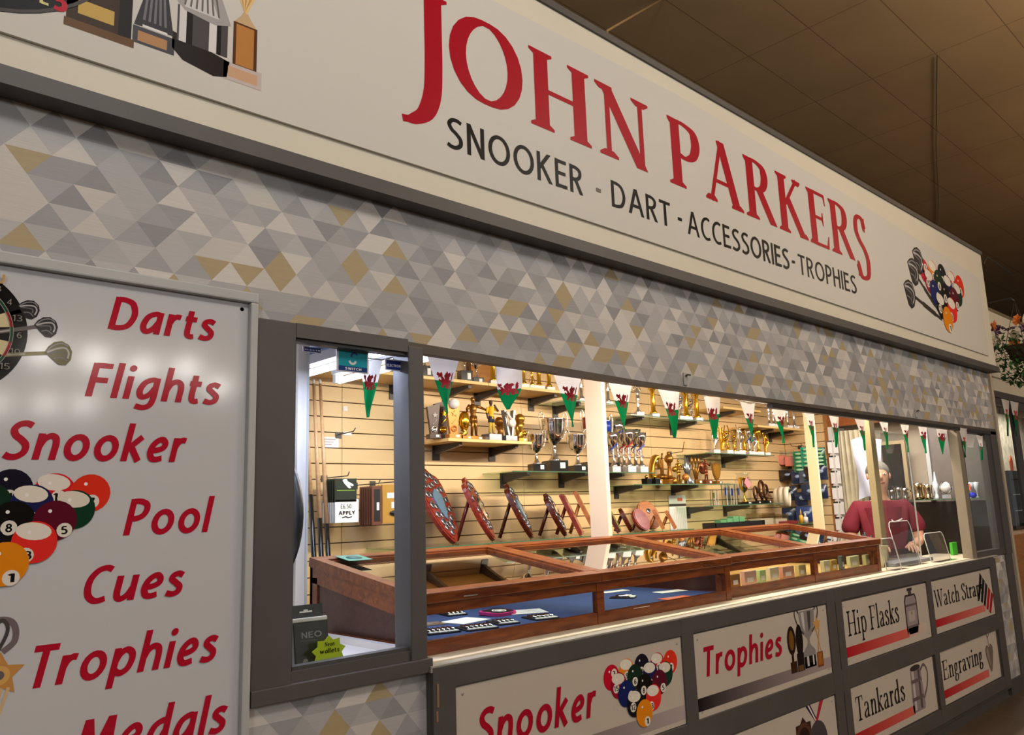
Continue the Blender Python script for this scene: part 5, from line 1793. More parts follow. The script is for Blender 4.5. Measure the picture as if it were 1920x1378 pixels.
out = orient(spline([(-.055, .05), (.055, .05), (.06, .0), (.05, -.05), (0, -.058), (-.05, -.05), (-.06, 0)], 5, True))
Mf = Matrix.Translation((0, 0, .002)) @ Matrix.Rotation(-PI / 2 + .04, 4, 'X')
MB().prism(out, -.012, 0, mat('bright_pink', 'd0307e', .5), M=Mf).obj('edging', t)
MB().prism([(q[0] * .86, q[1] * .86) for q in out], -.0135, -.012, BLACKP, M=Mf).obj('flap', t)
b = MB()
for path in (ell(0, -.005, .026, .026, 24),):
    for q in pen(path, .0028, .0028, True):
        b.prism(orient(q), -.0142, -.0135, WHITE, M=Mf)
for path in ([(-.014, .006), (-.010, -.016), (-.003, -.014), (-.001, .004)], [(.001, .004), (.003, -.014), (.010, -.016), (.014, .006)]):
    for q in pen(path, .0028, .0028):
        b.prism(orient(q), -.0142, -.0135, WHITE, M=Mf)
b.obj('emblem', t)
# small packs standing in the second case
for px, py, w, h_, c, lab in ((1377, 1104, .08, .060, 'a06a34', 'brown pack first behind the small front pane'), (1405, 1098, .11, .066, 'e6b6a6', 'pink and white pack second behind the small front pane'),
                              (1428, 1092, .06, .062, 'c4dba0', 'green striped clear pack in the second case'), (1450, 1089, .09, .066, 'e8d8b8', 'cream clear pack in the second case'),
                              (1476, 1084, .12, .062, 'd8a088', 'dusty pink pack in the second case'), (1502, 1080, .08, .058, 'dcc98c', 'pale yellow pack beside the case divider'),
                              (1548, 1070, .07, .062, 'e2dcb8', 'pale clear pack just past the case divider'), (1562, 1067, .07, .06, 'c8a24a', 'yellow pack past the case divider'),
                              (1578, 1064, .03, .075, '5a6068', 'dark slim pack in the last small pane'), (1600, 1060, .12, .065, 'd8d6a8', 'pale yellow pack in the last small pane'), (1630, 1055, .14, .062, 'b9b48a', 'olive clear pack last in the case')):
    p = at(px, py, .20)
    t = thing('small_pack', lab, 'pack', (p.x, .20, FZ), 'packs inside the second case')
    MB().box(-w / 2, w / 2, -.012, .012, 0, h_, mat('pack_' + c, c, .35), bev=.003).obj('box', t)
    MB().box(-w * .3, w * .2, -.0128, -.012, h_ * .2, h_ * .55, WHITE).obj('label', t)
pg = at(612, 1068, .60)
t = flat_card('sticker', 'round green emblem sticker on the glass lid beside the small window', 644, 1047, .10, .10, mat('sea_green', '4c8a78', .4), 'sticker', 0, 1.2465)
t.location = (1.66, .655, 1.2445)
t.rotation_euler = (math.atan2(.097, .635), 0, 0)
MB().lathe([(0, .0016), (.03, .0016), (.03, .0024), (0, .0024)], mat('deep_teal', '1f4f50', .4), 14).obj('emblem', t)

# ------------------------------------------------------------------ bunting
FLAGW, FLAGG = 'f2ece8', '0c7a44'
DRAG = [[(.10, .34), (.20, .30), (.30, .20), (.45, .26), (.62, .22), (.78, .30), (.84, .44), (.74, .50), (.55, .46), (.40, .50), (.34, .62), (.26, .72), (.18, .66), (.22, .52), (.16, .44)],
        [(.02, .74), (.12, .80), (.10, .92), (.20, .84), (.30, .94), (.32, .78), (.26, .62), (.16, .64), (.05, .58), (.10, .68)],
        [(.40, .48), (.46, .78), (.38, .72), (.58, 1.0), (.60, .86), (.74, .92), (.68, .78), (.80, .76), (.70, .66), (.66, .46)],
        [(.80, .40), (.92, .44), (.96, .62), (.90, .74), (.98, .80), (.92, .98), (.84, .78), (.88, .68), (.84, .54)],
        [(.20, .32), (.12, .16), (.04, .10), (.16, .04), (.24, .12), (.32, .26)], [(.42, .28), (.40, .12), (.32, .04), (.46, .0), (.52, .12), (.54, .26)],
        [(.62, .26), (.66, .10), (.58, .02), (.74, .0), (.78, .14), (.74, .30)], [(.78, .32), (.88, .16), (.82, .06), (.98, .04), (.96, .2), (.84, .40)], [(.04, .44), (.12, .38), (.18, .46), (.10, .54)]]
CLOTH = mat_print('pennant_cloth', .8)
_nt = CLOTH.node_tree
_b = _nt.nodes['Principled BSDF']
_tl = _nt.nodes.new('ShaderNodeBsdfTranslucent')
_mx = _nt.nodes.new('ShaderNodeMixShader')
_mx.inputs[0].default_value = .35
_vc = [n for n in _nt.nodes if n.bl_idname == 'ShaderNodeVertexColor'][0]
_nt.links.new(_vc.outputs[0], _tl.inputs[0])
_nt.links.new(_b.outputs[0], _mx.inputs[1])
_nt.links.new(_tl.outputs[0], _mx.inputs[2])
_nt.links.new(_mx.outputs[0], _nt.nodes['Material Output'].inputs[0])


def pennant(label, xl, xr, xt, ztop, ztip, y, group, split=.40, curl=0.0, seed=0):
    """A three-cornered flag: white over green, the red dragon across the join; a light fold through the cloth."""
    t = thing('pennant', label, 'pennant', (0, 0, 0), group)
    n = 16
    rnd = random.Random(seed)
    ph, am = rnd.uniform(0, 6), rnd.uniform(.004, .009)

    def P_(u, v):
        xa, xb = xl + (xt - xl) * v, xr + (xt - xr) * v
        x = xa + (xb - xa) * u
        z = ztop + (ztip - ztop) * v - .006 * math.sin(PI * u) * (1 - v)
        yy = y + am * math.sin(ph + 5 * u + 2.5 * v) + curl * .03 * math.sin(PI * v) * math.sin(u * 3 + v * 2)
        if curl:
            x += -curl * (.5 - u) * .0 + curl * .010 * math.sin(v * PI)
        return (x, yy, z)
    vs, fs, cs = [], [], []
    vlist = sorted([i / n for i in range(n)] + [split - .004, split + .004]) + [.995]
    m_ = 8
    for v in vlist:
        for u in range(m_ + 1):
            vs.append(P_(u / m_, v))
            cs.append(lin(FLAGW if v < split else FLAGG))
    for i in range(len(vlist) - 1):
        for u in range(m_):
            a = i * (m_ + 1) + u
            fs.append((a, a + m_ + 1, a + m_ + 2, a + 1))
    me = bpy.data.meshes.new('cloth')
    me.from_pydata(vs, [], fs)
    ca = me.color_attributes.new('Col', 'FLOAT_COLOR', 'POINT')
    for k_, c in enumerate(cs):
        ca.data[k_].color = c
    me.materials.append(CLOTH)
    me.polygons.foreach_set('use_smooth', [True] * len(fs))
    o_ = bpy.data.objects.new('cloth', me)
    COL.objects.link(o_)
    o_.parent = t
    # dragon laid on the face of the cloth
    b = MB()
    for poly in DRAG:
        bm = bmesh.new()
        f = bm.faces.new([bm.verts.new((px_, 0, pz_)) for px_, pz_ in orient(poly)])
        bmesh.ops.triangulate(bm, faces=bm.faces)
        bmesh.ops.subdivide_edges(bm, edges=bm.edges, cuts=1)
        bm.verts.index_update()
        q = []
        for vv in bm.verts:
            v = split + .13 - vv.co.z * .30
            u0 = .13 + vv.co.x * .74
            a = P_(u0, v)
            q.append((a[0], a[1] - .0014, a[2]))
        fs2 = [[w_.index for w_ in f_.verts] for f_ in bm.faces]
        bm.free()
        b.add(q, fs2, mat('dragon_red', 'c21a2c', .7))
    b.obj('dragon', t)
    return t


YB = 0.085
PEN = [((672, 686), (716, 694), (690, 783), .40, 'Welsh dragon pennant seen through the small window pane'),
       ((800, 662), (862, 672), (838, 776), .46, 'largest Welsh dragon pennant, beside the grey mullion'),
       ((925, 682), (977, 690), (953, 768), .55, 'folded Welsh pennant with a twisted tip'),
       ((1038, 699), (1092, 707), (1074, 801), .40, 'Welsh dragon pennant just before the white post'),
       ((1140, 713), (1187, 722), (1171, 807), .42, 'Welsh dragon pennant just past the white post'),
       ((1230, 729), (1276, 736), (1265, 821), .42, 'Welsh dragon pennant in front of the dark ball trophy'),
       ((1315, 743), (1350, 749), (1341, 823), .42, 'Welsh dragon pennant before the gold flame trophy'),
       ((1389, 756), (1417, 760), (1411, 828), .42, 'Welsh dragon pennant before the blue ribbon cup'),
       ((1449, 763), (1476, 767), (1469, 831), .42, 'Welsh dragon pennant before the end wooden shelf'),
       ((1506, 770), (1529, 774), (1526, 839), .42, 'Welsh dragon pennant before the thin cream pole'),
       ((1552, 777), (1575, 779), (1568, 839), .42, 'Welsh dragon pennant over the edge of the doorway'),
       ((1601, 782), (1624, 785), (1622, 845), .42, 'Welsh dragon pennant before the doorway curtain'),
       ((1647, 787), (1668, 790), (1664, 842), .42, 'Welsh dragon pennant over the shopkeeper, first of three'),
       ((1689, 792), (1706, 794), (1703, 848), .42, 'Welsh dragon pennant over the shopkeeper, second of three'),
       ((1722, 795), (1738, 797), (1736, 850), .42, 'narrow Welsh dragon pennant before the silver tankards'),
       ((1753, 798), (1776, 800), (1768, 852), .42, 'Welsh dragon pennant beside the taupe window post'),
       ((1799, 803), (1816, 807), (1810, 858), .45, 'Welsh dragon pennant before the tall end window, first of two'),
       ((1830, 818), (1845, 820), (1841, 863), .45, 'Welsh dragon pennant before the tall end window, last of the line')]
cpts = []
for i, (a, c, tip, sp_, lab) in enumerate(PEN):
    y = YB if a[0] < 1790 else -0.012
    A, C_, T_ = at(a[0], a[1], y), at(c[0], c[1], y), at(tip[0], tip[1], y)
    zt = (A.z + C_.z) / 2 + (.012 if i != 0 else .03)
    pennant(lab, A.x, C_.x, T_.x, zt, T_.z, y, 'Welsh pennants on the bunting', sp_, 1.0 if i == 2 else 0.0, i)
    if y == YB:
        cpts += [(A.x, y, zt), (C_.x, y, zt)]
b = MB().tube(cpts, .0025, WHITE, 6)
tag(b.obj('bunting_string'), 'white string the Welsh pennants hang from, inside the opening', 'string')

# ------------------------------------------------------------------ things around the small window
def tube_light(label, x, y0, y1, z):
    t = thing('fluorescent_light', label, 'light', (x, 0, z), 'twin tubes in the window corner')
    b = MB().box(-.03, .03, y0, y1, .03, .075, WHITEP, bev=.004)
    b.box(-.02, .02, y0, y0 + .03, -.012, .04, WHITEP)
    b.box(-.02, .02, y1 - .03, y1, -.012, .04, WHITEP)
    b.obj('batten', t)
    MB().tube([(0, y0 + .03, 0), (0, y1 - .03, 0)], .016, mat('tube_glow', 'dfe8ff', .4, emit=14.0), 10).obj('tube', t)


tube_light('lit fluorescent tube nearer the side wall, over the cues', 1.86, .34, 1.50, 2.06)
tube_light('lit fluorescent tube beside the first, towards the trophies', 2.09, .34, 1.50, 2.06)
b = MB().box(1.70, 2.26, .3, 1.55, 2.15, 2.438, mat('light_trough', '6f7fae', .6))
tag(b.obj('light_trough'), 'blue grey ceiling trough the corner tubes hang from', 'ceiling trough')


def cue(label, px0, px1, butt):
    bot = at(px0, 1035, 1.58)
    top = at(px1, 712, 1.74)
    d = top - bot
    z0 = .62
    s0 = (z0 - bot.z) / d.z
    A = bot + d * s0
    t = thing('snooker_cue', label, 'cue', A, 'cues standing in the corner')
    L_ = (top - A)
    q = lambda f: tuple(L_ * f)
    MB().tube([q(0), q(.25), q(butt)], [.0145, .0135, .0115], mat('black_lacquer', '120f0e', .12), 12).obj('butt', t)
    MB().tube([q(butt), q(.985)], [.0115, .0075], mat_wood('ash_shaft', 'c39468', 'd2a87c', .35), 10).obj('shaft', t)
    MB().tube([q(.985), q(1.0)], .0075, WHITE, 8).obj('tip', t)


cue('black butted snooker cue closest to the white upright', 588, 571, .60)
cue('black butted snooker cue in the middle of the three', 602, 588, .52)
cue('black butted snooker cue closest to the glove packs', 615, 600, .50)
b = MB().box(1.95, 2.45, 1.50, 1.74, .57, .62, PINE)
b.box(1.95, 2.45, 1.72, 1.76, .0, .57, DWOOD)
tag(b.obj('cue_rack'), 'wooden ledge the three cues stand on', 'rack')
# dartboard edge-on, hung on the side wall
yc_, xc_ = .36, .0
p = at(563, 962, .35)
t = thing('dartboard', 'black dartboard seen edge-on behind the grey window post', 'dartboard', (p.x, .572, p.z - .005))
M = Matrix.Rotation(PI / 2, 4, 'Y')
MB().lathe([(0, -.019), (.20, -.019), (.222, -.006), (.222, .012), (.205, .019), (0, .019)], BLACKP, 40, M=M).obj('board', t)
b = MB().box(-.16, -.019, -.018, .018, -.018, .018, STEELD)
b.box(.945 - p.x, -.15, -.03, .03, -.03, .03, STEELD)
b.obj('wall_bracket', t)

# hooks and packs on the slatwall behind the small window


def hook(label, px, py, L_=.16, rise=.05, y=BY):
    p = at(px, py, y)
    t = thing('display_hook', label, 'hook', (p.x, y, p.z), 'chrome hooks on the slatwall')
    MB().box(-.018, .018, -.005, 0, -.02, .014, STEELD).obj('plate', t)
    MB().tube([(0, -.003, 0), (0, -L_, .004), (0, -L_ - .02, rise)], .0028, STEELD, 6).obj('prong', t)
    return p


hook('empty metal hook on the slatwall over the price paper', 634, 815, .15, .02)
hook('empty metal hook at the start of the doorway end slats', 1478, 836, .10, .02)
hook('empty metal hook leaning out over the bronze trophies', 1256, 850, .12, .08)


def hung_packs(name, label, px, py, n, w, h_, mt, front, y1=1.58, step=.012, group=None, dz=0.0, hk=True):
    """Cards hung one behind another on a wall hook: each its own object; the front one carries the printing."""
    base = at(px, py, y1)
    t0 = thing(name, label[0], 'pack', (base.x, y1, base.z), group)
    MB().box(-w / 2, w / 2, -.004, .004, -h_, 0, mt, bev=.002).obj('card', t0)
    front(t0, w, h_)
    for i in range(1, n):
        t = thing(name, label[1], 'pack', (base.x, y1 + i * step, base.z), group)
        MB().box(-w / 2, w / 2, -.004, .004, -h_, 0, mt, bev=.002).obj('card', t)
    if hk:
        th = thing('display_hook', label[2], 'hook', (base.x, BY, base.z + .012), 'chrome hooks on the slatwall')
        MB().box(-.018, .018, -.005, 0, -.02, .014, STEELD).obj('plate', th)
        MB().tube([(0, -.003, 0), (0, y1 - BY - .02, .0), (0, y1 - BY - .035, .02)], .0028, STEELD, 6).obj('prong', th)


def f_glove(t, w, h_):
    b = MB()
    g = spline([(.16, -.02), (.22, -.10), (.36, -.16), (.44, -.22), (.38, -.25), (.28, -.22), (.34, -.30), (.26, -.32), (.16, -.24), (.06, -.14), (.02, -.05)], 3, True)
    b.prism(orient([((u - .15) * w * 1.2, v * h_ * 1.3) for u, v in g]), -.006, -.004, WHITE)
    b.obj('glove_picture', t)
    MB().box(-w * .42, w * .42, -.0052, -.004, -h_ * .52, -h_ * .49, mat('lime_line', '7d9a2c', .5)).obj('line', t)


GLV = mat('black_green_card', '1d2418', .3)
hung_packs('glove_pack', ('front glove pack showing a white cue glove, beside the cues', 'glove pack hidden behind the front glove picture', 'metal hook holding the glove packs'), 648, 897, 6, .125, .118, GLV, f_glove, 1.56, .022, 'glove packs beside the cues')
pw = at(659, 940, 1.56)


def f_price(t, w, h_):
    sh = [(text_shapes('£6.50' if '£' in SANS else '%6.50', -w * .28, w * .18, -h_ * .40, h_ * .20, 'sans', .06), '2a2628'), (text_shapes('APPLY', -w * .36, w * .34, -h_ * .66, h_ * .16, 'sans', .1), '1d1a1c'),
          (pen([(-w * .22, -h_ * .78), (-w * .05, -h_ * .74), (w * .04, -h_ * .79), (w * .2, -h_ * .75)], .0025, .0025), '1d1a1c')]
    printed('handwriting', sh, -.0042, t)


hung_packs('glove_pack', ('white glove bundle with a handwritten price, under the glove picture', 'grey white glove bundle behind the handwritten one', 'unused'), 650, 936, 7, .135, .115, WHITE, f_price, 1.56, .022, 'white glove bundles under the glove pictures', hk=False)


def f_tip(t, w, h_):
    MB().box(-w * .3, w * .3, -.0055, -.004, -h_ * .9, -h_ * .08, BLACKP, bev=.001).obj('case', t)
    MB().box(-w * .05, w * .2, -.0065, -.0055, -h_ * .62, -h_ * .42, WHITE).obj('label', t)


hung_packs('chalk_case', ('black chalk case card at the front of the brown row', 'brown chalk case card in the hanging row', 'metal hook holding the brown chalk cases'), 706, 911, 6, .06, .20, mat('brown_card', '6a3c28', .35), f_tip, 1.56, .022, 'brown chalk cases on the slatwall')


def f_gold(t, w, h_):
    MB().box(-w * .28, w * .25, -.0055, -.004, -h_ * .36, -h_ * .22, WHITE).obj('label', t)
    MB().box(-w * .08, w * .36, -.0055, -.004, -h_ * .62, -h_ * .46, WHITE).obj('price_label', t)
    MB().ball((w * .1, -.012, -h_ * .74), (w * .3, .01, h_ * .07), BLACKP, 10).obj('cue_rest', t)


hung_packs('accessory_pack', ('gold printed blister pack beside the grey mullion', 'gold blister pack behind the front one', 'metal hook holding the gold blister packs'), 736, 908, 3, .135, .20, mat('gold_card', 'b98a3c', .3), f_gold, 1.58, .03, 'gold blister packs on the slatwall')
for px, py, w, h_, lab in ((620, 829, .10, .055, 'white printed price paper stuck on the slatwall below the empty hook'), (648, 766, .026, .026, 'tiny white square sticker on the slatwall behind the pane'), (652, 813, .05, .02, 'small white paper scrap on the slatwall')):
    p = at(px, py, BY - .004)
    t = thing('price_paper', lab, 'paper', (p.x, BY - .002, p.z))
    MB().box(-w / 2, w / 2, -.001, 0.0015, -h_ / 2, h_ / 2, WHITE).obj('paper', t)
    if w > .08:
        b = MB()
        for i in range(3):
            b.box(-w * .42, w * (.3 - .12 * i), -.0015, -.001, h_ * (.22 - .25 * i), h_ * (.32 - .25 * i), mat('faint_print', 'b9aeb0', .6))
        b.obj('printing', t)

# stickers inside the pane
def pane_sticker(label, px0, py0, px1, py1, build):
    A, B_ = at(px0, py0, .0305), at(px1, py1, .0305)
    t = thing('window_sticker', label, 'sticker', (0, 0, 0), 'payment stickers on the small pane')
    x0, x1, z1, z0 = A.x, B_.x, A.z, B_.z
    MB().box(x0, x1, .030, .0318, z0, z1, mat('sticker_white', 'c9c6cc', .4), bev=.0003).obj('card', t)
    printed('printing', build(x0, x1, z0, z1), .030, t)


def s_switch(x0, x1, z0, z1):
    w, h_ = x1 - x0, z1 - z0
    c = [quad(x0 + w * .06, x1 - w * .05, z0 + h_ * .26, z1 - h_ * .06, '1796a6'), quad(x0 + w * .06, x1 - w * .05, z0 + h_ * .06, z0 + h_ * .27, '1c3a78')]
    mx, mz, r = x0 + w * .52, z0 + h_ * .72, h_ * .16
    c.append((pen([(mx + w * .03 + r * math.cos(a), mz + r * 1.0 * math.sin(a)) for a in [PI * (.15 + i * .1) for i in range(10)]], h_ * .05, h_ * .05), '23407c'))
    c.append((pen([(mx - w * .03 + r * math.cos(a), mz - h_ * .17 + r * math.sin(a)) for a in [PI * (1.05 + i * .1) for i in range(10)]], h_ * .05, h_ * .05), 'dad7d4'))
    c.append((text_shapes('SWITCH', x0 + w * .26, x1 - w * .24, z0 + h_ * .11, h_ * .11, 'sans', .1), 'e2e0e6'))
    return c


def s_el(full):
    def f(x0, x1, z0, z1):
        w, h_ = x1 - x0, z1 - z0
        c = [quad(x0 + w * .06, x1 - w * .06, z0 + h_ * .1, z1 - h_ * .1, '1f2f78')]
        c.append((text_shapes('ELECTRON' if full else 'ELECTR', x0 + w * .1, x1 - w * .08, z0 + h_ * .34, h_ * .22, 'sans', .1), 'dddbe6'))
        return c
    return f


pane_sticker('teal and navy switch card sticker at the top of the pane', 631, 653, 691, 702, s_switch)
pane_sticker('torn navy electron sticker in the corner of the pane', 568, 649, 603, 663, s_el(False))
pane_sticker('navy electron sticker beside the mullion', 722, 672, 753, 697, s_el(True))

# blister box and star labels on the window bed
zb_ = .9855
A, B_ = at(556, 1243, .085), at(618, 1230, .085)
t = thing('wallet_box', 'black hanging box reading neo with a white lip, in the small window', 'box', ((A.x + B_.x) / 2, .085, zb_), None, -.08)
w = (B_.x - A.x) * 1.02
Ml = Matrix.Rotation(-.16, 4, 'X')
MB().box(-w / 2, w / 2, 0, .03, 0, .130, BLACKP, M=Ml, bev=.003).obj('box', t)
MB().box(-w / 2, w / 2, .0, .03, .1305, .142, WHITEP, M=Ml, bev=.003).obj('lip', t)
b = MB()
b.box(-w / 2, w / 2, .027, .03, .142, .178, BLACKP, M=Ml)
b.obj('hanging_tab', t)
b = MB().box(-w * .18, w * .18, .0262, .027, .157, .161, WHITEP, M=Ml)
b.box(-w * .06, w * .06, .0262, .027, .161, .165, WHITEP, M=Ml)
b.obj('hanging_slot', t)
pr = printed('lettering', [(text_shapes('NEO', -w * .28, w * .30, .088, .016, 'sans', .07), '8f8e94'), ([(-w * .3, .08), (w * .3, .08), (w * .3, .082), (-w * .3, .082)], '5a595e'), (ell(-w * .2, .026, .008, .009), '8a8688'), (ell(w * .12, .03, .012, .014), '3c2226')], 0.0, t)
pr.rotation_euler = (-.16, 0, 0)


def star_label(label, px, py, r, col, y, txt=None, rz=0.0, lean=0.0):
    p = at(px, py, y)
    t = thing('star_label', label, 'label', (p.x, y, p.z), None, rz)
    pts = [(r * (1.0 if k_ % 2 == 0 else .76) * math.cos(k_ * PI / 9 + .2) * 1.06, r * (1.0 if k_ % 2 == 0 else .76) * math.sin(k_ * PI / 9 + .2) * .86) for k_ in range(18)]
    MB().prism(pts, 0, .0012, mat('star_' + col, col, .5)).obj('card', t)
    if txt:
        sh = [(text_shapes(s_, x0 * r, x1 * r, z * r, h_ * r, 'sans', .075), '2a2c10') for s_, x0, x1, z, h_ in txt]
        printed('handwriting', sh, 0.0, t)
    return t


p = at(617, 1224, .06)
t = star_label('yellow green star label with a handwritten wallet price', 617, 1222, .050, 'bccf1e', .062, (('Neon', -.26, .32, .30, .24), ('wallets', -.58, .62, -.04, .24), ('%6.00', -.4, .45, -.60, .26)))
star_label('orange star label stuck on the case end behind the black box', 572, 1160, .045, 'e8642c', .40, (('5.00', -.3, .3, -.1, .26),))

# ------------------------------------------------------------------ right-hand end of the slatwall
# large paper price list
A, B_ = at(1254, 929, BY - .01), at(1290, 992, BY - .01)
t = thing('price_list', 'white paper price list with an orange heading on the slatwall', 'paper', (A.x, BY - .006, 0))
w = B_.x - A.x
MB().box(0, w, -.001, .002, B_.z - .02, A.z, WHITE).obj('paper', t)
sh = [quad(w * .5, w * .8, A.z - .045, A.z - .02, 'd9765c'), quad(0, w, A.z - .085, A.z - .065, '5d564c')]
for i in range(9):
    sh.append(quad(w * .06 + i * w * .1, w * .10 + i * w * .1, B_.z, A.z - .10, 'd6cfc6'))
printed('printing', sh, -.001, t)
# tape rolls on a hook
p = at(1462, 934, 1.66)
for i, (dx, r, lab) in enumerate(((0, .088, 'big cream tape roll on the hook, closest to the room'), (.055, .088, 'cream tape roll behind the first on the hook'), (.11, .078, 'small cream tape roll hung last on the hook'))):
    t = thing('tape_roll', lab, 'roll', (p.x - .03 + dx * .2, 1.57 + dx, p.z + .01), 'tape rolls on a hook', .35)
    M = Matrix.Rotation(PI / 2, 4, 'X')
    MB().lathe([(r * .62, -.02), (r, -.02), (r, .02), (r * .62, .02), (r * .62, -.02)], mat('cream_tape', 'e6d8be', .5), 28, M=M).obj('roll', t)
t = thing('display_hook', 'dark thick hook holding the cream tape rolls', 'hook', (p.x - .02, BY, p.z + .055), 'chrome hooks on the slatwall')
MB().box(-.02, .02, -.005, 0, -.03, .03, STEELD).obj('plate', t)
MB().tube([(0, -.003, 0), (0, -.22, 0), (0.0, -.24, .03)], .009, BLACKP, 8).obj('prong', t)


# hanging bags on the return wall (x = XR) and hooks
def hang(name, label, px, py, w, h_, mt, detail, x=XR - .14, group=None, plump=.02):
    p = atx(px, py, x)
    t = thing(name, label, 'pack', (x, p.y, p.z), group, -PI / 2 + .35)
    b = MB()
    n, m_ = 8, 6
    for sgn in (-1, 1):
        vs, fs = [], []
        for i in range(n + 1):
            for j in range(m_ + 1):
                u, v = j / m_ - .5, i / n
                bul = plump * math.sin(PI * (u + .5)) * math.sin(PI * min(1, v * 1.05)) * (1 + .25 * math.sin(7 * v + 4 * u + px))
                vs.append((u * w, sgn * bul, -h_ * v + h_ * .5))
        for i in range(n):
            for j in range(m_):
                a = i * (m_ + 1) + j
                fs.append((a, a + 1, a + m_ + 2, a + m_ + 1))
        b.add(vs, fs, mt, True)
    b.obj('bag', t)
    if detail:
        detail(t, w, h_, plump)
    L_ = XR - x
    M_ = Matrix.Rotation(PI / 2 - .35, 4, 'Z')
    return t


def d_sachet(t, w, h_, pl):
    for i in range(5):
        z = h_ * (.38 - .19 * i)
        b = MB().ball((0, -pl * 1.0, z), (w * .36, pl * .35, h_ * .06), mat('sachet_label', '9fc79a', .35), 10)
        b.obj('sachet_label', t)


def d_blue(t, w, h_, pl):
    MB().ball((w * .05, -pl * 1.02, h_ * .05), (w * .2, pl * .25, h_ * .12), mat('silver_blue_print', '8a9cb8', .3), 10).obj('emblem', t)
    MB().box(-w * .45, w * .45, -.003, .003, h_ * .44, h_ * .5, BLACKP).obj('header_card', t)


SACH = mat('green_sachet', '1f7d58', .25)
SACH2 = mat('deep_green_sachet', '17533c', .25)
BAG = mat('navy_bag', '26304a', .22)
BAGK = mat('brown_black_bag', '2a211e', .22)
OBOX = mat('orange_clear_box', 'c8552e', .25)
gP = 'packs on the short return slatwall'
for i, (px, py, w, lab) in enumerate(((1466, 860, .075, 'orange see-through box hung beside the slatwall corner'), (1482, 862, .10, 'orange see-through box next to the green sachets'))):
    p = atx(px, py, XR - .10)
    t = thing('hanging_box', lab, 'pack', (XR - .10, p.y, p.z), gP, -PI / 2 + .5)
    MB().box(-w / 2, w / 2, -.02, .02, -.06, .03, OBOX, bev=.004).obj('box', t)
    MB().box(-w / 2, w / 2, -.003, .003, .03, .075, ACRYL).obj('header_card', t)
hang('sachet_strip', 'strip of five green sachets, tilted, first of the green strips', 1499, 866, .10, .19, SACH, d_sachet, group=gP)
hang('sachet_strip', 'strip of five bright green sachets beside the thin cream pole', 1515, 858, .12, .19, mat('sea_green_sachet', '2a9a78', .25), d_sachet, group=gP)
hang('sachet_strip', 'strip of dark green sachets past the thin cream pole', 1537, 857, .10, .17, SACH2, d_sachet, group=gP)
for px, py, w, h_, mt, lab in ((1475, 891, .13, .10, BAGK, 'dark brown bag hung under the orange boxes'), (1494, 895, .10, .12, BAG, 'navy bag under the first green strip'), (1508, 893, .09, .12, mat('slate_bag', '4a5568', .25), 'slate blue bag under the green sachets'),
                               (1519, 887, .10, .12, BAGK, 'dark brown bag behind the slate blue one'), (1538, 885, .12, .14, BAG, 'navy bag past the thin cream pole, upper row'),
                               (1481, 925, .13, .13, BAG, 'navy bag beside the tape rolls'), (1502, 935, .11, .12, BAG, 'navy bag hung lowest of the middle row'), (1517, 922, .13, .14, BAG, 'navy bag with a pale emblem in the middle row'),
                               (1542, 921, .09, .13, BAG, 'navy bag past the thin cream pole, middle row'), (1478, 965, .14, .13, BAG, 'navy bag of the lowest row closest to the corner'), (1511, 963, .16, .14, mat('blue_bag', '2c3f74', .25), 'bright blue bag of the lowest row'),
                               (1534, 962, .06, .12, BAG, 'slim navy bag of the lowest row behind the thin pole')):
    hang('hanging_bag', lab, px, py, w, h_, mt, d_blue, group=gP)
for px, py, lab in ((1500, 838, 'metal hook over the green sachets'), (1520, 838, 'metal hook over the bright green sachets'), (1481, 876, 'metal hook over the dark brown bag'), (1500, 911, 'metal hook over the middle row of navy bags'), (1524, 909, 'metal hook beside the thin cream pole'), (1500, 950, 'metal hook over the lowest row of bags')):
    p = atx(px, py, XR)
    t = thing('display_hook', lab, 'hook', (XR, p.y, p.z), 'chrome hooks on the slatwall', PI / 2)
    MB().box(-.018, .018, 0.0, .005, -.02, .014, STEELD).obj('plate', t)
    MB().tube([(0, .003, 0), (0, .16, .004), (0, .18, .03)], .0028, STEELD, 6).obj('prong', t)
# low shelf goods behind the cases
shelf('shelf', 'low glass shelf behind the last display case', 5.30, 6.95, 1.205, 'glass', (5.6, 6.3), 1.40)
LZ = 1.2055
p = spot(1365, LZ, 1.55, 990)
t = thing('black_tray', 'black tray holding small green boxes behind the last case', 'tray', (p.x + .1, 1.55, LZ))
b = MB().box(-.36, .36, -.06, .06, 0, .012, BLACKP)
for x0, x1, y0, y1 in ((-.36, .36, -.06, -.055), (-.36, .36, .055, .06), (-.36, -.355, -.06, .06), (.355, .36, -.06, .06)):
    b.box(x0, x1, y0, y1, .012, .045, BLACKP)
b.obj('tray', t)
for i, (dx, h_) in enumerate(((-.20, .05), (-.11, .06), (-.02, .075), (.07, .07))):
    o = MB().box(-.04, .04, -.03, .03, 0, h_, mat('mint_box', '5f9a6a', .4), bev=.002).obj('small_box', None, (p.x + .1 + dx, 1.55, LZ + .0122))
    tag(o, ('mint green box first in the black tray', 'mint green box second in the black tray', 'tallest mint green box in the black tray', 'mint green box last in the black tray')[i], 'box', 'green boxes in the black tray')
for px, w, h_, lab in ((1428, .22, .10, 'clear plastic box behind the last display case'), (1452, .24, .085, 'second clear plastic box, closer to the slatwall corner')):
    p = spot(px, LZ, 1.56, 985)
    t = thing('clear_box', lab, 'box', (p.x, 1.56, LZ), 'clear boxes behind the last case')
    MB().box(-w / 2, w / 2, -.07, .07, 0, h_, mat_clear('cloudy_plastic', 'e6e0d2', 2.5, .15)).obj('box', t)
    MB().box(-w / 2 + .01, w / 2 - .01, -.06, .06, .003, h_ * .55, WHITE).obj('contents', t)
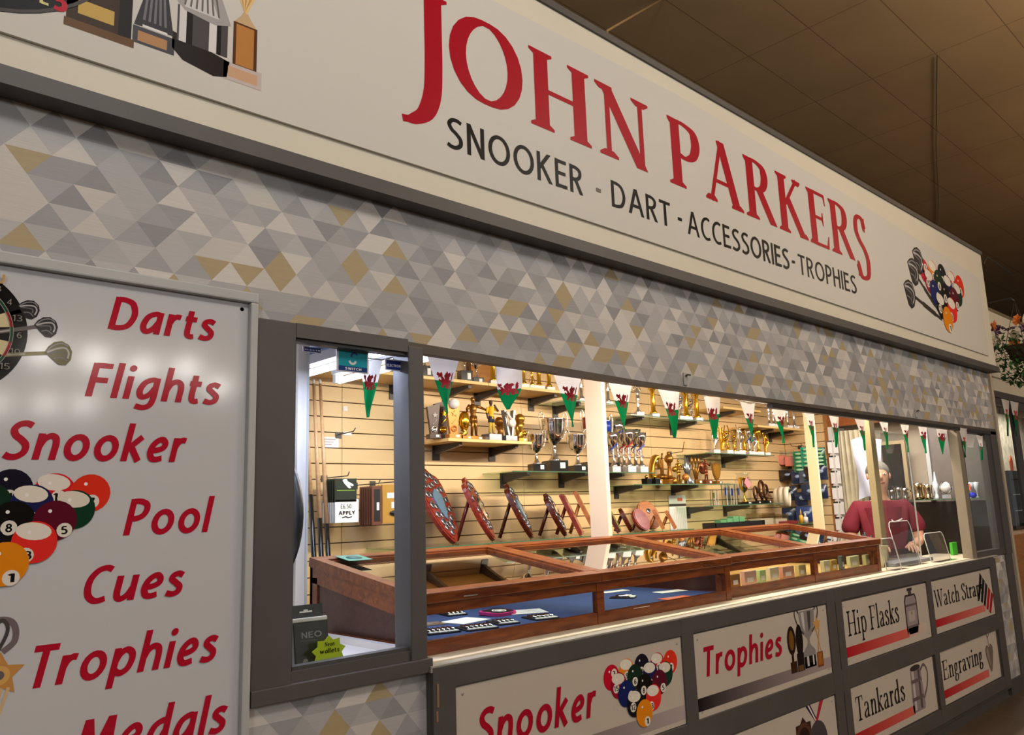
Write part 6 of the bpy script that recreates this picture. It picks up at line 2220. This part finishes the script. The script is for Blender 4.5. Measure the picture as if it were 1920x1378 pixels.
for px, mt, r, h_, lab in ((1503, mat('yellow_bottle', 'd8a82c', .35), .018, .10, 'yellow bottle behind the last case'), (1511, WHITEP, .022, .075, 'white pointed glue bottle beside the yellow one')):
    p = spot(px, LZ, 1.46, 985)
    t = thing('glue_bottle', lab, 'bottle', (p.x, 1.46, LZ))
    MB().lathe([(r, 0), (r, h_ * .6), (r * .5, h_ * .7)], mt, 14).obj('bottle', t)
    MB().lathe([(r * .5, h_ * .7), (r * .3, h_), (0, h_ * 1.25)], mt, 10).obj('nozzle', t)
for px, w, h_, mt, lab in ((1478, .24, .025, mat('red_book', '7a2420', .4), 'flat red box below the lowest navy bag'), (1492, .22, .03, BLACKP, 'flat black box beside the red one')):
    p = spot(px, LZ, 1.48, 985)
    tag(MB().box(-w / 2, w / 2, -.05, .05, 0, h_, mt, bev=.002).obj('flat_box', None, (p.x, 1.50 if px < 1485 else 1.60, LZ)), lab, 'box')

# doorway: curtain, strip of price tags, hanging bag
XD = XR + .02
A, B_ = atx(1566, 810, XD), atx(1626, 1000, XD)
n = 26
vs, fs = [], []
z0, z1 = .4, 2.0
for i in range(n + 1):
    f = i / n
    y = A.y + (B_.y - A.y - .02) * f
    for j in range(13):
        g = j / 12
        vs.append((XD + .05 + .022 * math.sin(i * 1.25 + .6 * math.sin(g * 6)) + .008 * math.sin(9 * g + i), y, z0 + (z1 - z0) * g))
for i in range(n):
    for j in range(12):
        a = i * 13 + j
        fs.append((a, a + 1, a + 14, a + 13))
o = MB().add(vs, fs, mat('cream_curtain', 'd8cdb0', .45, noise=.12, scale=9), True).obj('curtain')
tag(o, 'crinkled cream curtain hanging in the doorway', 'curtain')
A = atx(1562, 900, XD - .03)
for i in range(6):
    z = 1.86 - i * .135
    t = thing('price_tag', ('topmost white price tag on the doorway frame', 'second white price tag down the doorway frame', 'third white price tag down the doorway frame', 'fourth white price tag down the doorway frame', 'fifth white price tag down the doorway frame', 'lowest white price tag on the doorway frame')[i], 'tag', (XR - .012, 1.318, z), 'price tags on the doorway frame', -.9 + .1 * (i % 3))
    MB().box(-.03, .06, -.002, 0, -.055, .055, WHITEP).obj('card', t)
    MB().box(-.03, .03, -.006, -.002, .045, .058, BLACKP).obj('clip', t)
p = atx(1630, 880, 6.80)
t = thing('hanging_cover', 'pale blue white clear cover hung before the curtain', 'cover', (6.80, p.y, p.z))
vs, fs = [], []
for i in range(9):
    for j in range(11):
        u, v = i / 8 - .5, j / 10
        vs.append((.02 * math.sin(8 * u + 5 * v), u * .24 * (1 - .1 * math.sin(3 * v)), .26 - .50 * v + .02 * math.sin(5 * u + 1)))
for i in range(8):
    for j in range(10):
        a = i * 11 + j
        fs.append((a, a + 1, a + 12, a + 11))
MB().add(vs, fs, mat('milky_plastic', 'c3c8dc', .2), True).obj('cover', t)
MB().tube([(0, 0, .26), (0, 0, 2.44 - p.z)], .002, STEELD, 5).obj('cord', t)

# ------------------------------------------------------------------ far end: posts, screens, cabinet of silverware
PX_ = at(1641, 900, .32)
b = MB().box(PX_.x - .045, PX_.x + .035, .30, .345, WT, 1.92, mat('tan_post_paint', '9a8c68', .35, noise=.06, scale=6), bev=.004)
structure(b.obj('column_3'), 'tan post standing on the counter past the last case', 'post')
t = thing('counter_screen', 'clear acrylic screen between the tan post and the end window', 'screen', (0, 0, 0))
MB().box(PX_.x + .047, 6.15, .318, .322, WT, 1.84, ACRYL).obj('pane', t)
b = MB().box(PX_.x + .047, 6.15, .315, .325, 1.84, 1.855, WHITEP)
b.box(6.14, 6.15, .316, .324, WT, 1.84, ACREDGE)
b.obj('frame', t)


def stand(label, px0, px1, pyt, pyb, y):
    A, B_, T_ = at(px0, pyb, y), at(px1, pyb, y), at((px0 + px1) / 2, pyt, y)
    x0, x1 = A.x, B_.x
    t = thing('leaflet_stand', label, 'stand', ((x0 + x1) / 2, y, WT), 'clear acrylic stands on the counter')
    w = (x1 - x0) / 2
    h_ = max(.1, T_.z - WT)
    M = Matrix.Rotation(-.18, 4, 'X')
    MB().box(-w, w, 0, .003, .002, h_, ACRYL, M=M).obj('pane', t)
    MB().tube([tuple(M @ Vector(q)) for q in ((-w, .0015, .002), (-w, .0015, h_ - .03), (-w + .012, .0015, h_ - .008), (-w + .03, .0015, h_), (w - .03, .0015, h_), (w - .012, .0015, h_ - .008), (w, .0015, h_ - .03), (w, .0015, .002))], .0028, ACREDGE, 6).obj('edge', t)
    MB().box(-w, w, -.05, .002, 0, .003, ACRYL).obj('foot', t)


stand('clear acrylic stand beside the end of the last case', 1662, 1690, 1008, 1055, .10)
stand('tall clear acrylic stand before the shopkeeper', 1688, 1727, 975, 1047, .14)
stand('clear acrylic stand closest to the taupe window post', 1746, 1782, 997, 1042, .10)
p = atz(1700, 1072, WT)
t = thing('plastic_tub', 'cream plastic tub full of dark tools on the counter', 'tub', (p.x + .25, .305, WT))
b = MB()
w0, w1, h_ = .10, .115, .13
b.add([(-w0, -.07, 0), (w0, -.07, 0), (w0, .07, 0), (-w0, .07, 0), (-w1, -.08, h_), (w1, -.08, h_), (w1, .08, h_), (-w1, .08, h_)], [(0, 3, 2, 1), (0, 1, 5, 4), (1, 2, 6, 5), (2, 3, 7, 6), (3, 0, 4, 7)], mat('cream_plastic', 'd8cda0', .35))
b.box(-w1 - .005, w1 + .005, -.085, -.077, h_ - .012, h_, mat('cream_plastic', 'd8cda0', .35))
b.obj('tub', t)
for k_ in range(5):
    MB().tube([(-.06 + .03 * k_, -.02 + .02 * (k_ % 2), .03), (-.085 + .045 * k_, -.03 + .03 * (k_ % 2), .22 - .012 * k_)], .008, BLACKP, 6).obj('tool_handle', t)
p = at(1700, 1075, .22)
tag(MB().box(-.30, .34, -.07, .10, 0, .022, mat('grey_mat', '7f7f84', .6), bev=.004).obj('counter_mat', None, (p.x, .235, WT)), 'grey mat lying on the counter beside the acrylic stands', 'mat')
p = at(1788, 1028, .22)
tag(MB().box(-.05, .05, -.01, .01, 0, .09, mat('bright_green', '3fae2a', .5), bev=.003).obj('green_card_box', None, (p.x, .22, WT)), 'bright green box beside the taupe window post', 'box')

# cabinet shelf along the end wall, mirror and dark board behind
XC = 6.92
zs = atx(1750, 936, XC).z
t = shelf('shelf', 'glass shelf of silver tankards along the end wall', 0, .1, 5, 'glass', ())
for ch in list(t.children):
    bpy.data.objects.remove(ch)
ya, yb_ = .07, .92
b = MB().box(XC - .09, XC + .11, ya, yb_, zs - .006, zs, SHELFGLASS)
b.box(XC - .0915, XC - .09, ya, yb_, zs - .006, zs, GLASSEDGE)
b.obj('pane', t)
MB().box(XC + .10, XC + .14, .3, .33, zs - .05, zs - .006, STEELD).obj('bracket', t)
MB().box(XC + .10, XC + .14, .75, .78, zs - .05, zs - .006, STEELD).obj('bracket', t)
t = thing('wall_mirror', 'pale framed mirror over the tankard shelf', 'mirror', (XR + .0, 0, 0))
A, B_ = atx(1652, 835, XR), atx(1702, 935, XR)
y1_, y0_ = A.y, B_.y
MB().box(.0, .012, y0_, y1_, zs + .02, A.z, mat('mirror_glass', 'b9b4a8', .06, 1.0)).obj('pane', t)
b = MB()
for ya_, yb2, za_, zb2 in ((y0_ - .03, y0_, zs, A.z + .03), (y1_, y1_ + .03, zs, A.z + .03), (y0_, y1_, A.z, A.z + .03), (y0_, y1_, zs, zs + .02)):
    b.box(-.01, .015, ya_, yb2, za_, zb2, mat('pale_mirror_frame', 'c4ac88', .4))
b.obj('frame', t)
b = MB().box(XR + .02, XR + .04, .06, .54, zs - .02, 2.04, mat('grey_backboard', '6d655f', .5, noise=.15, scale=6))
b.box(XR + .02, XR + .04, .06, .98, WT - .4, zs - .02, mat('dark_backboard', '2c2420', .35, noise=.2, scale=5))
b.box(XR + .0, XR + .02, .50, .53, zs, 2.04, FRAMEW)
structure(b.obj('wall_right_panel'), 'grey and dark boards behind the tankard shelf', 'panel')


def onshelf(px, dx=0.0):
    p = atx(px, 930, XC + dx)
    return Vector((XC + dx, p.y, zs))


gT = 'silverware on the end shelf'
TANK = [(.030, 0), (.036, .004), (.034, .02), (.031, .05), (.033, .09), (.036, .115), (.034, .115), (.031, .09), (.028, .02), (0, .012)]
for px, s_, lab in ((1672, .75, 'small silver tankard at the start of the end shelf'), (1685, .9, 'silver tankard second along the end shelf'), (1697, .85, 'silver tankard beside the cross on the end shelf'), (1722, 1.15, 'largest silver tankard on the end shelf'), (1741, 1.0, 'large silver tankard with a red tag')):
    t = thing('tankard', lab, 'tankard', onshelf(px), gT)
    MB().lathe([(r * s_, z * s_) for r, z in TANK], CHROME if px < 1710 else mat('warm_silver', 'd8c6a0', .12, 1.0), 20).obj('body', t)
    MB().tube([(0, -s_ * q[0], s_ * q[1]) for q in spline([(.033, .10), (.055, .10), (.058, .06), (.045, .03), (.033, .025)], 4)], .004 * s_, CHROME, 6).obj('handle', t)
    if px == 1740:
        MB().box(-.052, -.048, -.02, .03, .02, .05, RED).obj('tag', t)
t = thing('silver_cross', 'silver standing cross between the tankards', 'ornament', onshelf(1709, -.05), gT)
b = MB().box(-.006, .006, -.006, .006, 0, .11, CHROME)
b.box(-.006, .006, -.03, .03, .066, .078, CHROME)
b.box(-.02, .02, -.02, .02, 0, .01, CHROME)
b.obj('cross', t)
t = thing('glass_ornament', 'clear crystal ornament on the end shelf', 'ornament', onshelf(1757), gT)
MB().lathe([(.02, 0), (.015, .02), (.010, .05), (.022, .08), (.025, .11), (.012, .15), (.004, .21), (0, .22)], CRYSTAL, 8).obj('crystal', t)
t = thing('round_clock', 'round white faced silver clock on the end shelf', 'clock', onshelf(1776, -.03), gT)
M = Matrix.Rotation(-PI / 2 - .0, 4, 'Y')
MB().lathe([(0, 0), (.045, 0), (.048, .008), (.04, .012), (0, .012)], CHROME, 24, M=Matrix.Translation((0, 0, .085)) @ M).obj('case', t)
MB().lathe([(0, .0125), (.038, .0125), (.038, .0135), (0, .0135)], mat('clock_face', 'd4d6d8', .4), 24, M=Matrix.Translation((0, 0, .085)) @ M).obj('face', t)
MB().box(-.015, .015, -.035, .035, 0, .035, CHROME, bev=.003).obj('stand', t)
for px, lab in ((1812, 'clear crystal goblet in the end window'), (1822, 'clear crystal glass with an orange tag in the end window'), (1833, 'clear crystal bowl on a stem in the end window')):
    t = thing('crystal_glass', lab, 'glass', onshelf(px), gT)
    MB().lathe([(r_ * .55, z_) for r_, z_ in [(.028, 0), (.026, .006), (.006, .014), (.005, .05), (.03, .075), (.038, .12), (.036, .12), (.026, .078), (0, .06)]], CRYSTAL, 12).obj('body', t)
    if px == 1822:
        MB().box(-.045, -.042, -.012, .012, .06, .11, ORANGE).obj('tag', t)
t = thing('blue_crystal', 'deep blue glass ornament in the end window', 'ornament', onshelf(1824, -.06), gT)
MB().ball((0, 0, .022), (.03, .03, .022), mat('cobalt_glass', '1a2ce0', .08), 8).obj('crystal', t)

# ------------------------------------------------------------------ shopkeeper
pp = at(1650, 940, .69)


def skinned(name, nodes, edges, mt, parent, sub=2, root=0):
    me = bpy.data.meshes.new(name)
    me.from_pydata([n_[0] for n_ in nodes], edges, [])
    tmp = bpy.data.objects.new(name, me)
    COL.objects.link(tmp)
    md_ = tmp.modifiers.new('Skin', 'SKIN')
    md_.use_smooth_shade = True
    sv = me.skin_vertices[0].data
    for i, n_ in enumerate(nodes):
        sv[i].radius = n_[1] if isinstance(n_[1], tuple) else (n_[1], n_[1])
        sv[i].use_root = (i == root)
    ss = tmp.modifiers.new('Sub', 'SUBSURF')
    ss.levels = ss.render_levels = sub
    dg = bpy.context.evaluated_depsgraph_get()
    me2 = bpy.data.meshes.new_from_object(tmp.evaluated_get(dg))
    me2.name = name
    bpy.data.objects.remove(tmp)
    me2.materials.clear()
    me2.materials.append(mt)
    for pg_ in me2.polygons:
        pg_.use_smooth = True
    o_ = bpy.data.objects.new(name, me2)
    COL.objects.link(o_)
    if parent:
        o_.parent = parent
    return o_


man = thing('person', 'person with short grey hair in a maroon T-shirt standing behind the counter', 'person', (pp.x, pp.y, 0), None, -1.0)
N = [((0, 0, .88), .13), ((0, 0, 1.02), .125), ((0, -.01, 1.16), .135), ((0, -.01, 1.28), .125), ((0, -.015, 1.37), .065), ((0, -.03, 1.44), .055), ((0, -.055, 1.50), (.068, .078)), ((0, -.06, 1.57), (.078, .09)), ((0, -.05, 1.635), (.06, .07)),
     ((.16, 0, 1.32), .062), ((.225, -.01, 1.21), .052), ((.245, -.03, 1.08), .043), ((.20, -.14, 1.05), .034), ((.15, -.22, 1.045), .026), ((.135, -.262, 1.042), (.018, .034)), ((.128, -.297, 1.04), (.015, .036)),
     ((-.16, 0, 1.32), .062), ((-.225, -.01, 1.21), .052), ((-.245, -.03, 1.06), .043), ((-.18, -.15, 1.05), .034), ((-.10, -.23, 1.045), .026), ((-.08, -.272, 1.042), (.018, .034)), ((-.07, -.307, 1.04), (.015, .036)),
     ((.09, 0, .80), .095), ((.10, -.02, .48), .062), ((.10, .01, .10), .042), ((.10, -.11, .035), .034), ((-.09, 0, .80), .095), ((-.10, -.02, .48), .062), ((-.10, .01, .10), .042), ((-.10, -.11, .035), .034)]
E_ = [(0, 1), (1, 2), (2, 3), (3, 4), (4, 5), (5, 6), (6, 7), (7, 8), (3, 9), (9, 10), (10, 11), (11, 12), (12, 13), (13, 14), (14, 15), (3, 16), (16, 17), (17, 18), (18, 19), (19, 20), (20, 21), (21, 22), (0, 23), (23, 24), (24, 25), (25, 26), (0, 27), (27, 28), (28, 29), (29, 30)]
for base, sg in ((15, 1), (22, -1)):
    bx, by, bz = N[base][0]
    for dx, L_, dn in ((-.028, .060, .018), (-.009, .072, .024), (.010, .068, .026), (.028, .052, .022)):
        k0 = len(N)
        N.append(((bx + dx, by - .022, bz - .004), .0095))
        N.append(((bx + dx * 1.15, by - .022 - L_ * .5, bz - dn * .5), .0085))
        N.append(((bx + dx * 1.15, by - .022 - L_ * .85, bz - dn * 1.7), .007))
        E_ += [(base, k0), (k0, k0 + 1), (k0 + 1, k0 + 2)]
    k0 = len(N)
    wx, wy, wz = N[base - 1][0]
    N.append(((wx - sg * .036, wy - .012, wz - .006), .0105))
    N.append(((wx - sg * .05, wy - .045, wz - .012), .009))
    E_ += [(base - 1, k0), (k0, k0 + 1)]
skinned('body', N, E_, SKIN, man)
SH = [((0, 0, .90), (.165, .14)), ((0, 0, 1.02), (.165, .14)), ((0, -.01, 1.16), (.18, .15)), ((0, -.01, 1.27), (.175, .135)), ((0, -.012, 1.365), (.09, .082)),
      ((.165, 0, 1.315), .083), ((.235, -.01, 1.20), .078), ((.248, -.02, 1.12), .072), ((-.165, 0, 1.315), .083), ((-.235, -.01, 1.20), .078), ((-.248, -.02, 1.12), .072)]
skinned('t_shirt', SH, [(0, 1), (1, 2), (2, 3), (3, 4), (3, 5), (5, 6), (6, 7), (3, 8), (8, 9), (9, 10)], mat('maroon_cloth', '6e1426', .85, noise=.08, scale=20), man, 2, 2)
skinned('trousers', [((0, 0, .92), (.15, .13)), ((.09, 0, .80), .112), ((.10, -.02, .48), .08), ((.10, .01, .08), .066), ((-.09, 0, .80), .112), ((-.10, -.02, .48), .08), ((-.10, .01, .08), .066)], [(0, 1), (1, 2), (2, 3), (0, 4), (4, 5), (5, 6)], mat('dark_trousers', '22242c', .85), man)
b = MB()
for s in (-1, 1):
    b.ball((s * .028, -.135, 1.578), (.011, .006, .007), WHITE, 10)
    b.ball((s * .028, -.141, 1.578), (.0045, .002, .0045), BLACKP, 8)
b.obj('eyes', man)
b = MB().tube([(0, -.128, 1.585), (0, -.152, 1.55), (0, -.140, 1.54)], [.008, .012, .010], SKIN, 8)
for s in (-1, 1):
    b.ball((s * .08, -.05, 1.565), (.010, .018, .028), SKIN, 8)
b.obj('nose_and_ears', man)
MB().tube([(-.024, -.130, 1.515), (0, -.138, 1.513), (.024, -.130, 1.515)], .005, mat('lip', 'a8665a', .5), 6).obj('mouth', man)
hv = MB()
hv.ball((0, -.022, 1.60), (.088, .100, .085), mat('grey_hair', '77706a', .85), 18)
hv.obj('hair', man)
b = MB()
for q in pen(spline([(-.035, .012), (-.02, -.004), (0.0, 0.0), (.04, .018)], 4), .004, .004):
    b.prism(orient(q), -.004, 0, WHITE)
o = b.obj('chest_emblem', man)
o.location = (.075, -.148, 1.22)

# ------------------------------------------------------------------ neighbouring stall and hall fittings
NY = .30
b = MB().box(7.60, 16, NY, NY + .1, 2.33, 3.12, CREAM)
structure(b.obj('wall_neighbour_fascia'), 'cream fascia of the neighbouring stall', 'fascia')
b = MB().box(7.60, 16, NY - .02, NY + .1, 2.27, 2.33, GREY)
b.box(7.60, 16, NY - .005, NY + .12, 3.12, 3.15, mat('fascia_cap', '7d7258', .5))
structure(b.obj('trim_7'), 'grey strips at the top and foot of the neighbouring fascia', 'trim')
b = MB().box(7.6, 16, NY - .006, NY, 2.46, 2.47, mat('banner_edge', '8f8266', .6))
structure(b.obj('trim_8'), 'lower banner edge on the neighbouring fascia', 'trim')
wd = thing('window_3', 'dark framed shop window of the neighbouring stall', 'window')
wd['kind'] = 'structure'
b = MB()
xs_ = [at(px, 860, NY).x for px in (1868, 1878, 1906, 1917)]
b.box(7.6, xs_[1], NY - .01, NY + .012, 0, 2.27, GREY_D)
b.box(xs_[2], xs_[3], NY - .01, NY + .012, 1.02, 2.27, GREY_D)
b.box(7.6, 16, NY - .01, NY + .012, 2.20, 2.27, GREY_D)
b.obj('window_frame', wd)
MB().box(xs_[1], xs_[2], NY + .02, NY + .024, 1.02, 2.20, GLASS).obj('pane', wd)
b = MB().box(7.6, 18, .85, .90, 1.42, 2.3, mat('white_ornate_paper', 'cfc4ae', .6, noise=.3, scale=14))
b.box(7.6, 18, .80, .90, .95, 1.42, mat('dark_cabinet', '1c1715', .4))
structure(b.obj('wall_neighbour_back'), 'pale patterned wall over dark shelving inside the neighbouring stall', 'wall')
lamp('neighbour_fill', 'AREA', (9.8, .55, 2.24), 16, (1.0, .92, .82), 2.0, .1, (9.8, .8, 1.2))  # added unseen lamp, brightens the neighbouring stall's back wall
A = at(1886, 1003, NY)
b = MB().box(A.x, 11.5, NY - .06, NY + .25, .14, A.z, OAKBOX, bev=.006)
b.box(A.x + .05, 11.5, NY - .03, NY + .25, 0, .14, BLACKP)
tag(b.obj('wooden_counter'), 'plain tan wooden counter of the neighbouring stall', 'counter')
t = thing('display_cabinet', 'black display cabinet with lit shelves in the neighbouring stall', 'cabinet', (at(1897, 950, .52).x, .50, A.z))
b = MB().box(-.02, 1.2, 0, .25, 0, .03, BLACKP)
b.box(-.02, 1.2, 0, .25, .50, .58, BLACKP)
b.box(-.02, .02, 0, .25, .03, .5, BLACKP)
b.box(.02, 1.2, .23, .25, .03, .5, BLACKP)
b.obj('carcass', t)
for z in (.18, .34):
    MB().box(.02, 1.2, .01, .23, z, z + .008, CHROME).obj('shelf', t)
tag(MB().prism([(-.02, 0), (.06, 0), (.07, .12), (.02, .16), (-.03, .1)], 0, .01, ORANGE).obj('orange_ornament', None, (at(1903, 905, .55).x, .56, A.z + .5801)), 'orange cut-out ornament on top of the black cabinet', 'ornament')
for i, (px, lab) in enumerate(((1889, 'small Welsh pennant, first in the neighbouring stall window'), (1905, 'small Welsh pennant, second in the neighbouring stall window'))):
    A, C_, T_ = at(px - 8, 768, NY - .03), at(px + 8, 771, NY - .03), at(px + 1, 818, NY - .03)
    pennant(lab, A.x, C_.x, T_.x, 2.262, T_.z, NY - .03, 'pennants of the neighbouring stall', .4, 0, 40 + i)

# hanging flower basket
fp = at(1914, 648, -.04)
t = thing('flower_basket', 'hanging basket of orange and purple flowers with trailing leaves', 'plant', (fp.x, -.04, fp.z))
rnd = random.Random(5)
LEAF = mat('leaf_green', '3a6a2c', .5, noise=.25, scale=20)
LEAF2 = mat('dark_leaf', '22401e', .5)
b = MB()
for i in range(620):
    zc = rnd.uniform(-.34, .10)
    rr = (.25 if zc > -.12 else .25 + (zc + .12) * .55) * math.sqrt(rnd.random())
    a = rnd.uniform(0, 2 * PI)
    c = Vector((rr * math.cos(a), rr * math.sin(a), zc))
    M = Matrix.Translation(c) @ Matrix.Rotation(rnd.uniform(0, 6.28), 4, 'Z') @ Matrix.Rotation(rnd.uniform(-1.2, 1.2), 4, 'X')
    s_ = rnd.uniform(.022, .045)
    b.add([(0, 0, 0), (s_ * .4, s_ * .5, .004), (0, s_ * 1.3, -.006), (-s_ * .4, s_ * .5, .004)], [(0, 1, 2, 3)], LEAF if i % 3 else LEAF2, False, M)
b.obj('foliage', t)
PUR, ORG, WHF = mat('purple_petal', '4c2450', .6), mat('orange_petal', 'd8742a', .6), mat('cream_petal', 'e2d6b8', .6)
for i in range(34):
    a = rnd.uniform(0, 2 * PI)
    zc = rnd.uniform(-.05, .22)
    r0_ = .27 if zc < .08 else .19
    c = Vector((r0_ * math.cos(a), r0_ * math.sin(a), zc))
    M = Matrix.Translation(c) @ Matrix.Rotation(rnd.uniform(0, 6.28), 4, 'Z') @ Matrix.Rotation(rnd.uniform(.3, 1.5), 4, 'X')
    mt = (PUR, ORG, ORG, WHF, PUR)[i % 5]
    b = MB()
    n_ = 6
    for k_ in range(n_):
        Mk = M @ Matrix.Rotation(k_ * 2 * PI / n_, 4, 'Z')
        s_ = .065 if mt is PUR else .055
        wd_ = .25 if mt is PUR else .5
        b.add([(0, 0, 0), (s_ * wd_, s_ * .5, .012), (0, s_, .006), (-s_ * wd_, s_ * .5, .012)], [(0, 1, 2, 3)], mt, False, Mk)
    b.obj('flower', t)
MB().lathe([(0, -.14), (.07, -.13), (.11, -.05), (.13, .0), (.12, .0), (.10, -.04), (0, -.1)], mat('basket_coir', '4a3522', .9), 16).obj('basket', t)
b = MB()
for k_ in range(3):
    b.tube([(.12 * math.cos(k_ * 2.1), .12 * math.sin(k_ * 2.1), .0), (0, 0, .40)], .003, STEELD, 5)
b.obj('chain', t)
b = MB().tube([(0, 0, .40), (0, .02, .43), (0, .33, .43)], .008, STEELD, 6)
b.box(-.02, .02, .325, .337, .33, .50, STEELD)
b.obj('bracket', t)
# cords under the ceiling
A, B_ = atz(1757, 105, 4.592), atz(1757, 445, 4.592)
tag(MB().tube([A, A.lerp(B_, .35) + Vector((.03, .02, 0)), A.lerp(B_, .7) - Vector((.02, .02, 0)), B_], .003, BLACKP, 6).obj('ceiling_cable'), 'thin dark cable running along the ceiling tiles', 'cable')
A = at(1138, 58, .0)
B_ = atz(1245, -4, 4.595)
tag(MB().tube([A - Vector((0, 0, .02)), A, B_], .006, mat('rope_tan', '9a7a4a', .8), 6).obj('fascia_rope'), 'thin tan rope tied from the top of the fascia to the ceiling', 'rope')
A = at(1846, 490, .02)
B_ = atz(1900, 515, 4.595)
tag(MB().tube([A - Vector((.03, 0, .03)), A, A + Vector((.1, .0, .06)), B_], .006, STEELD, 6).obj('tie_wire'), 'dark tie wire hooked to the end of the fascia', 'wire')
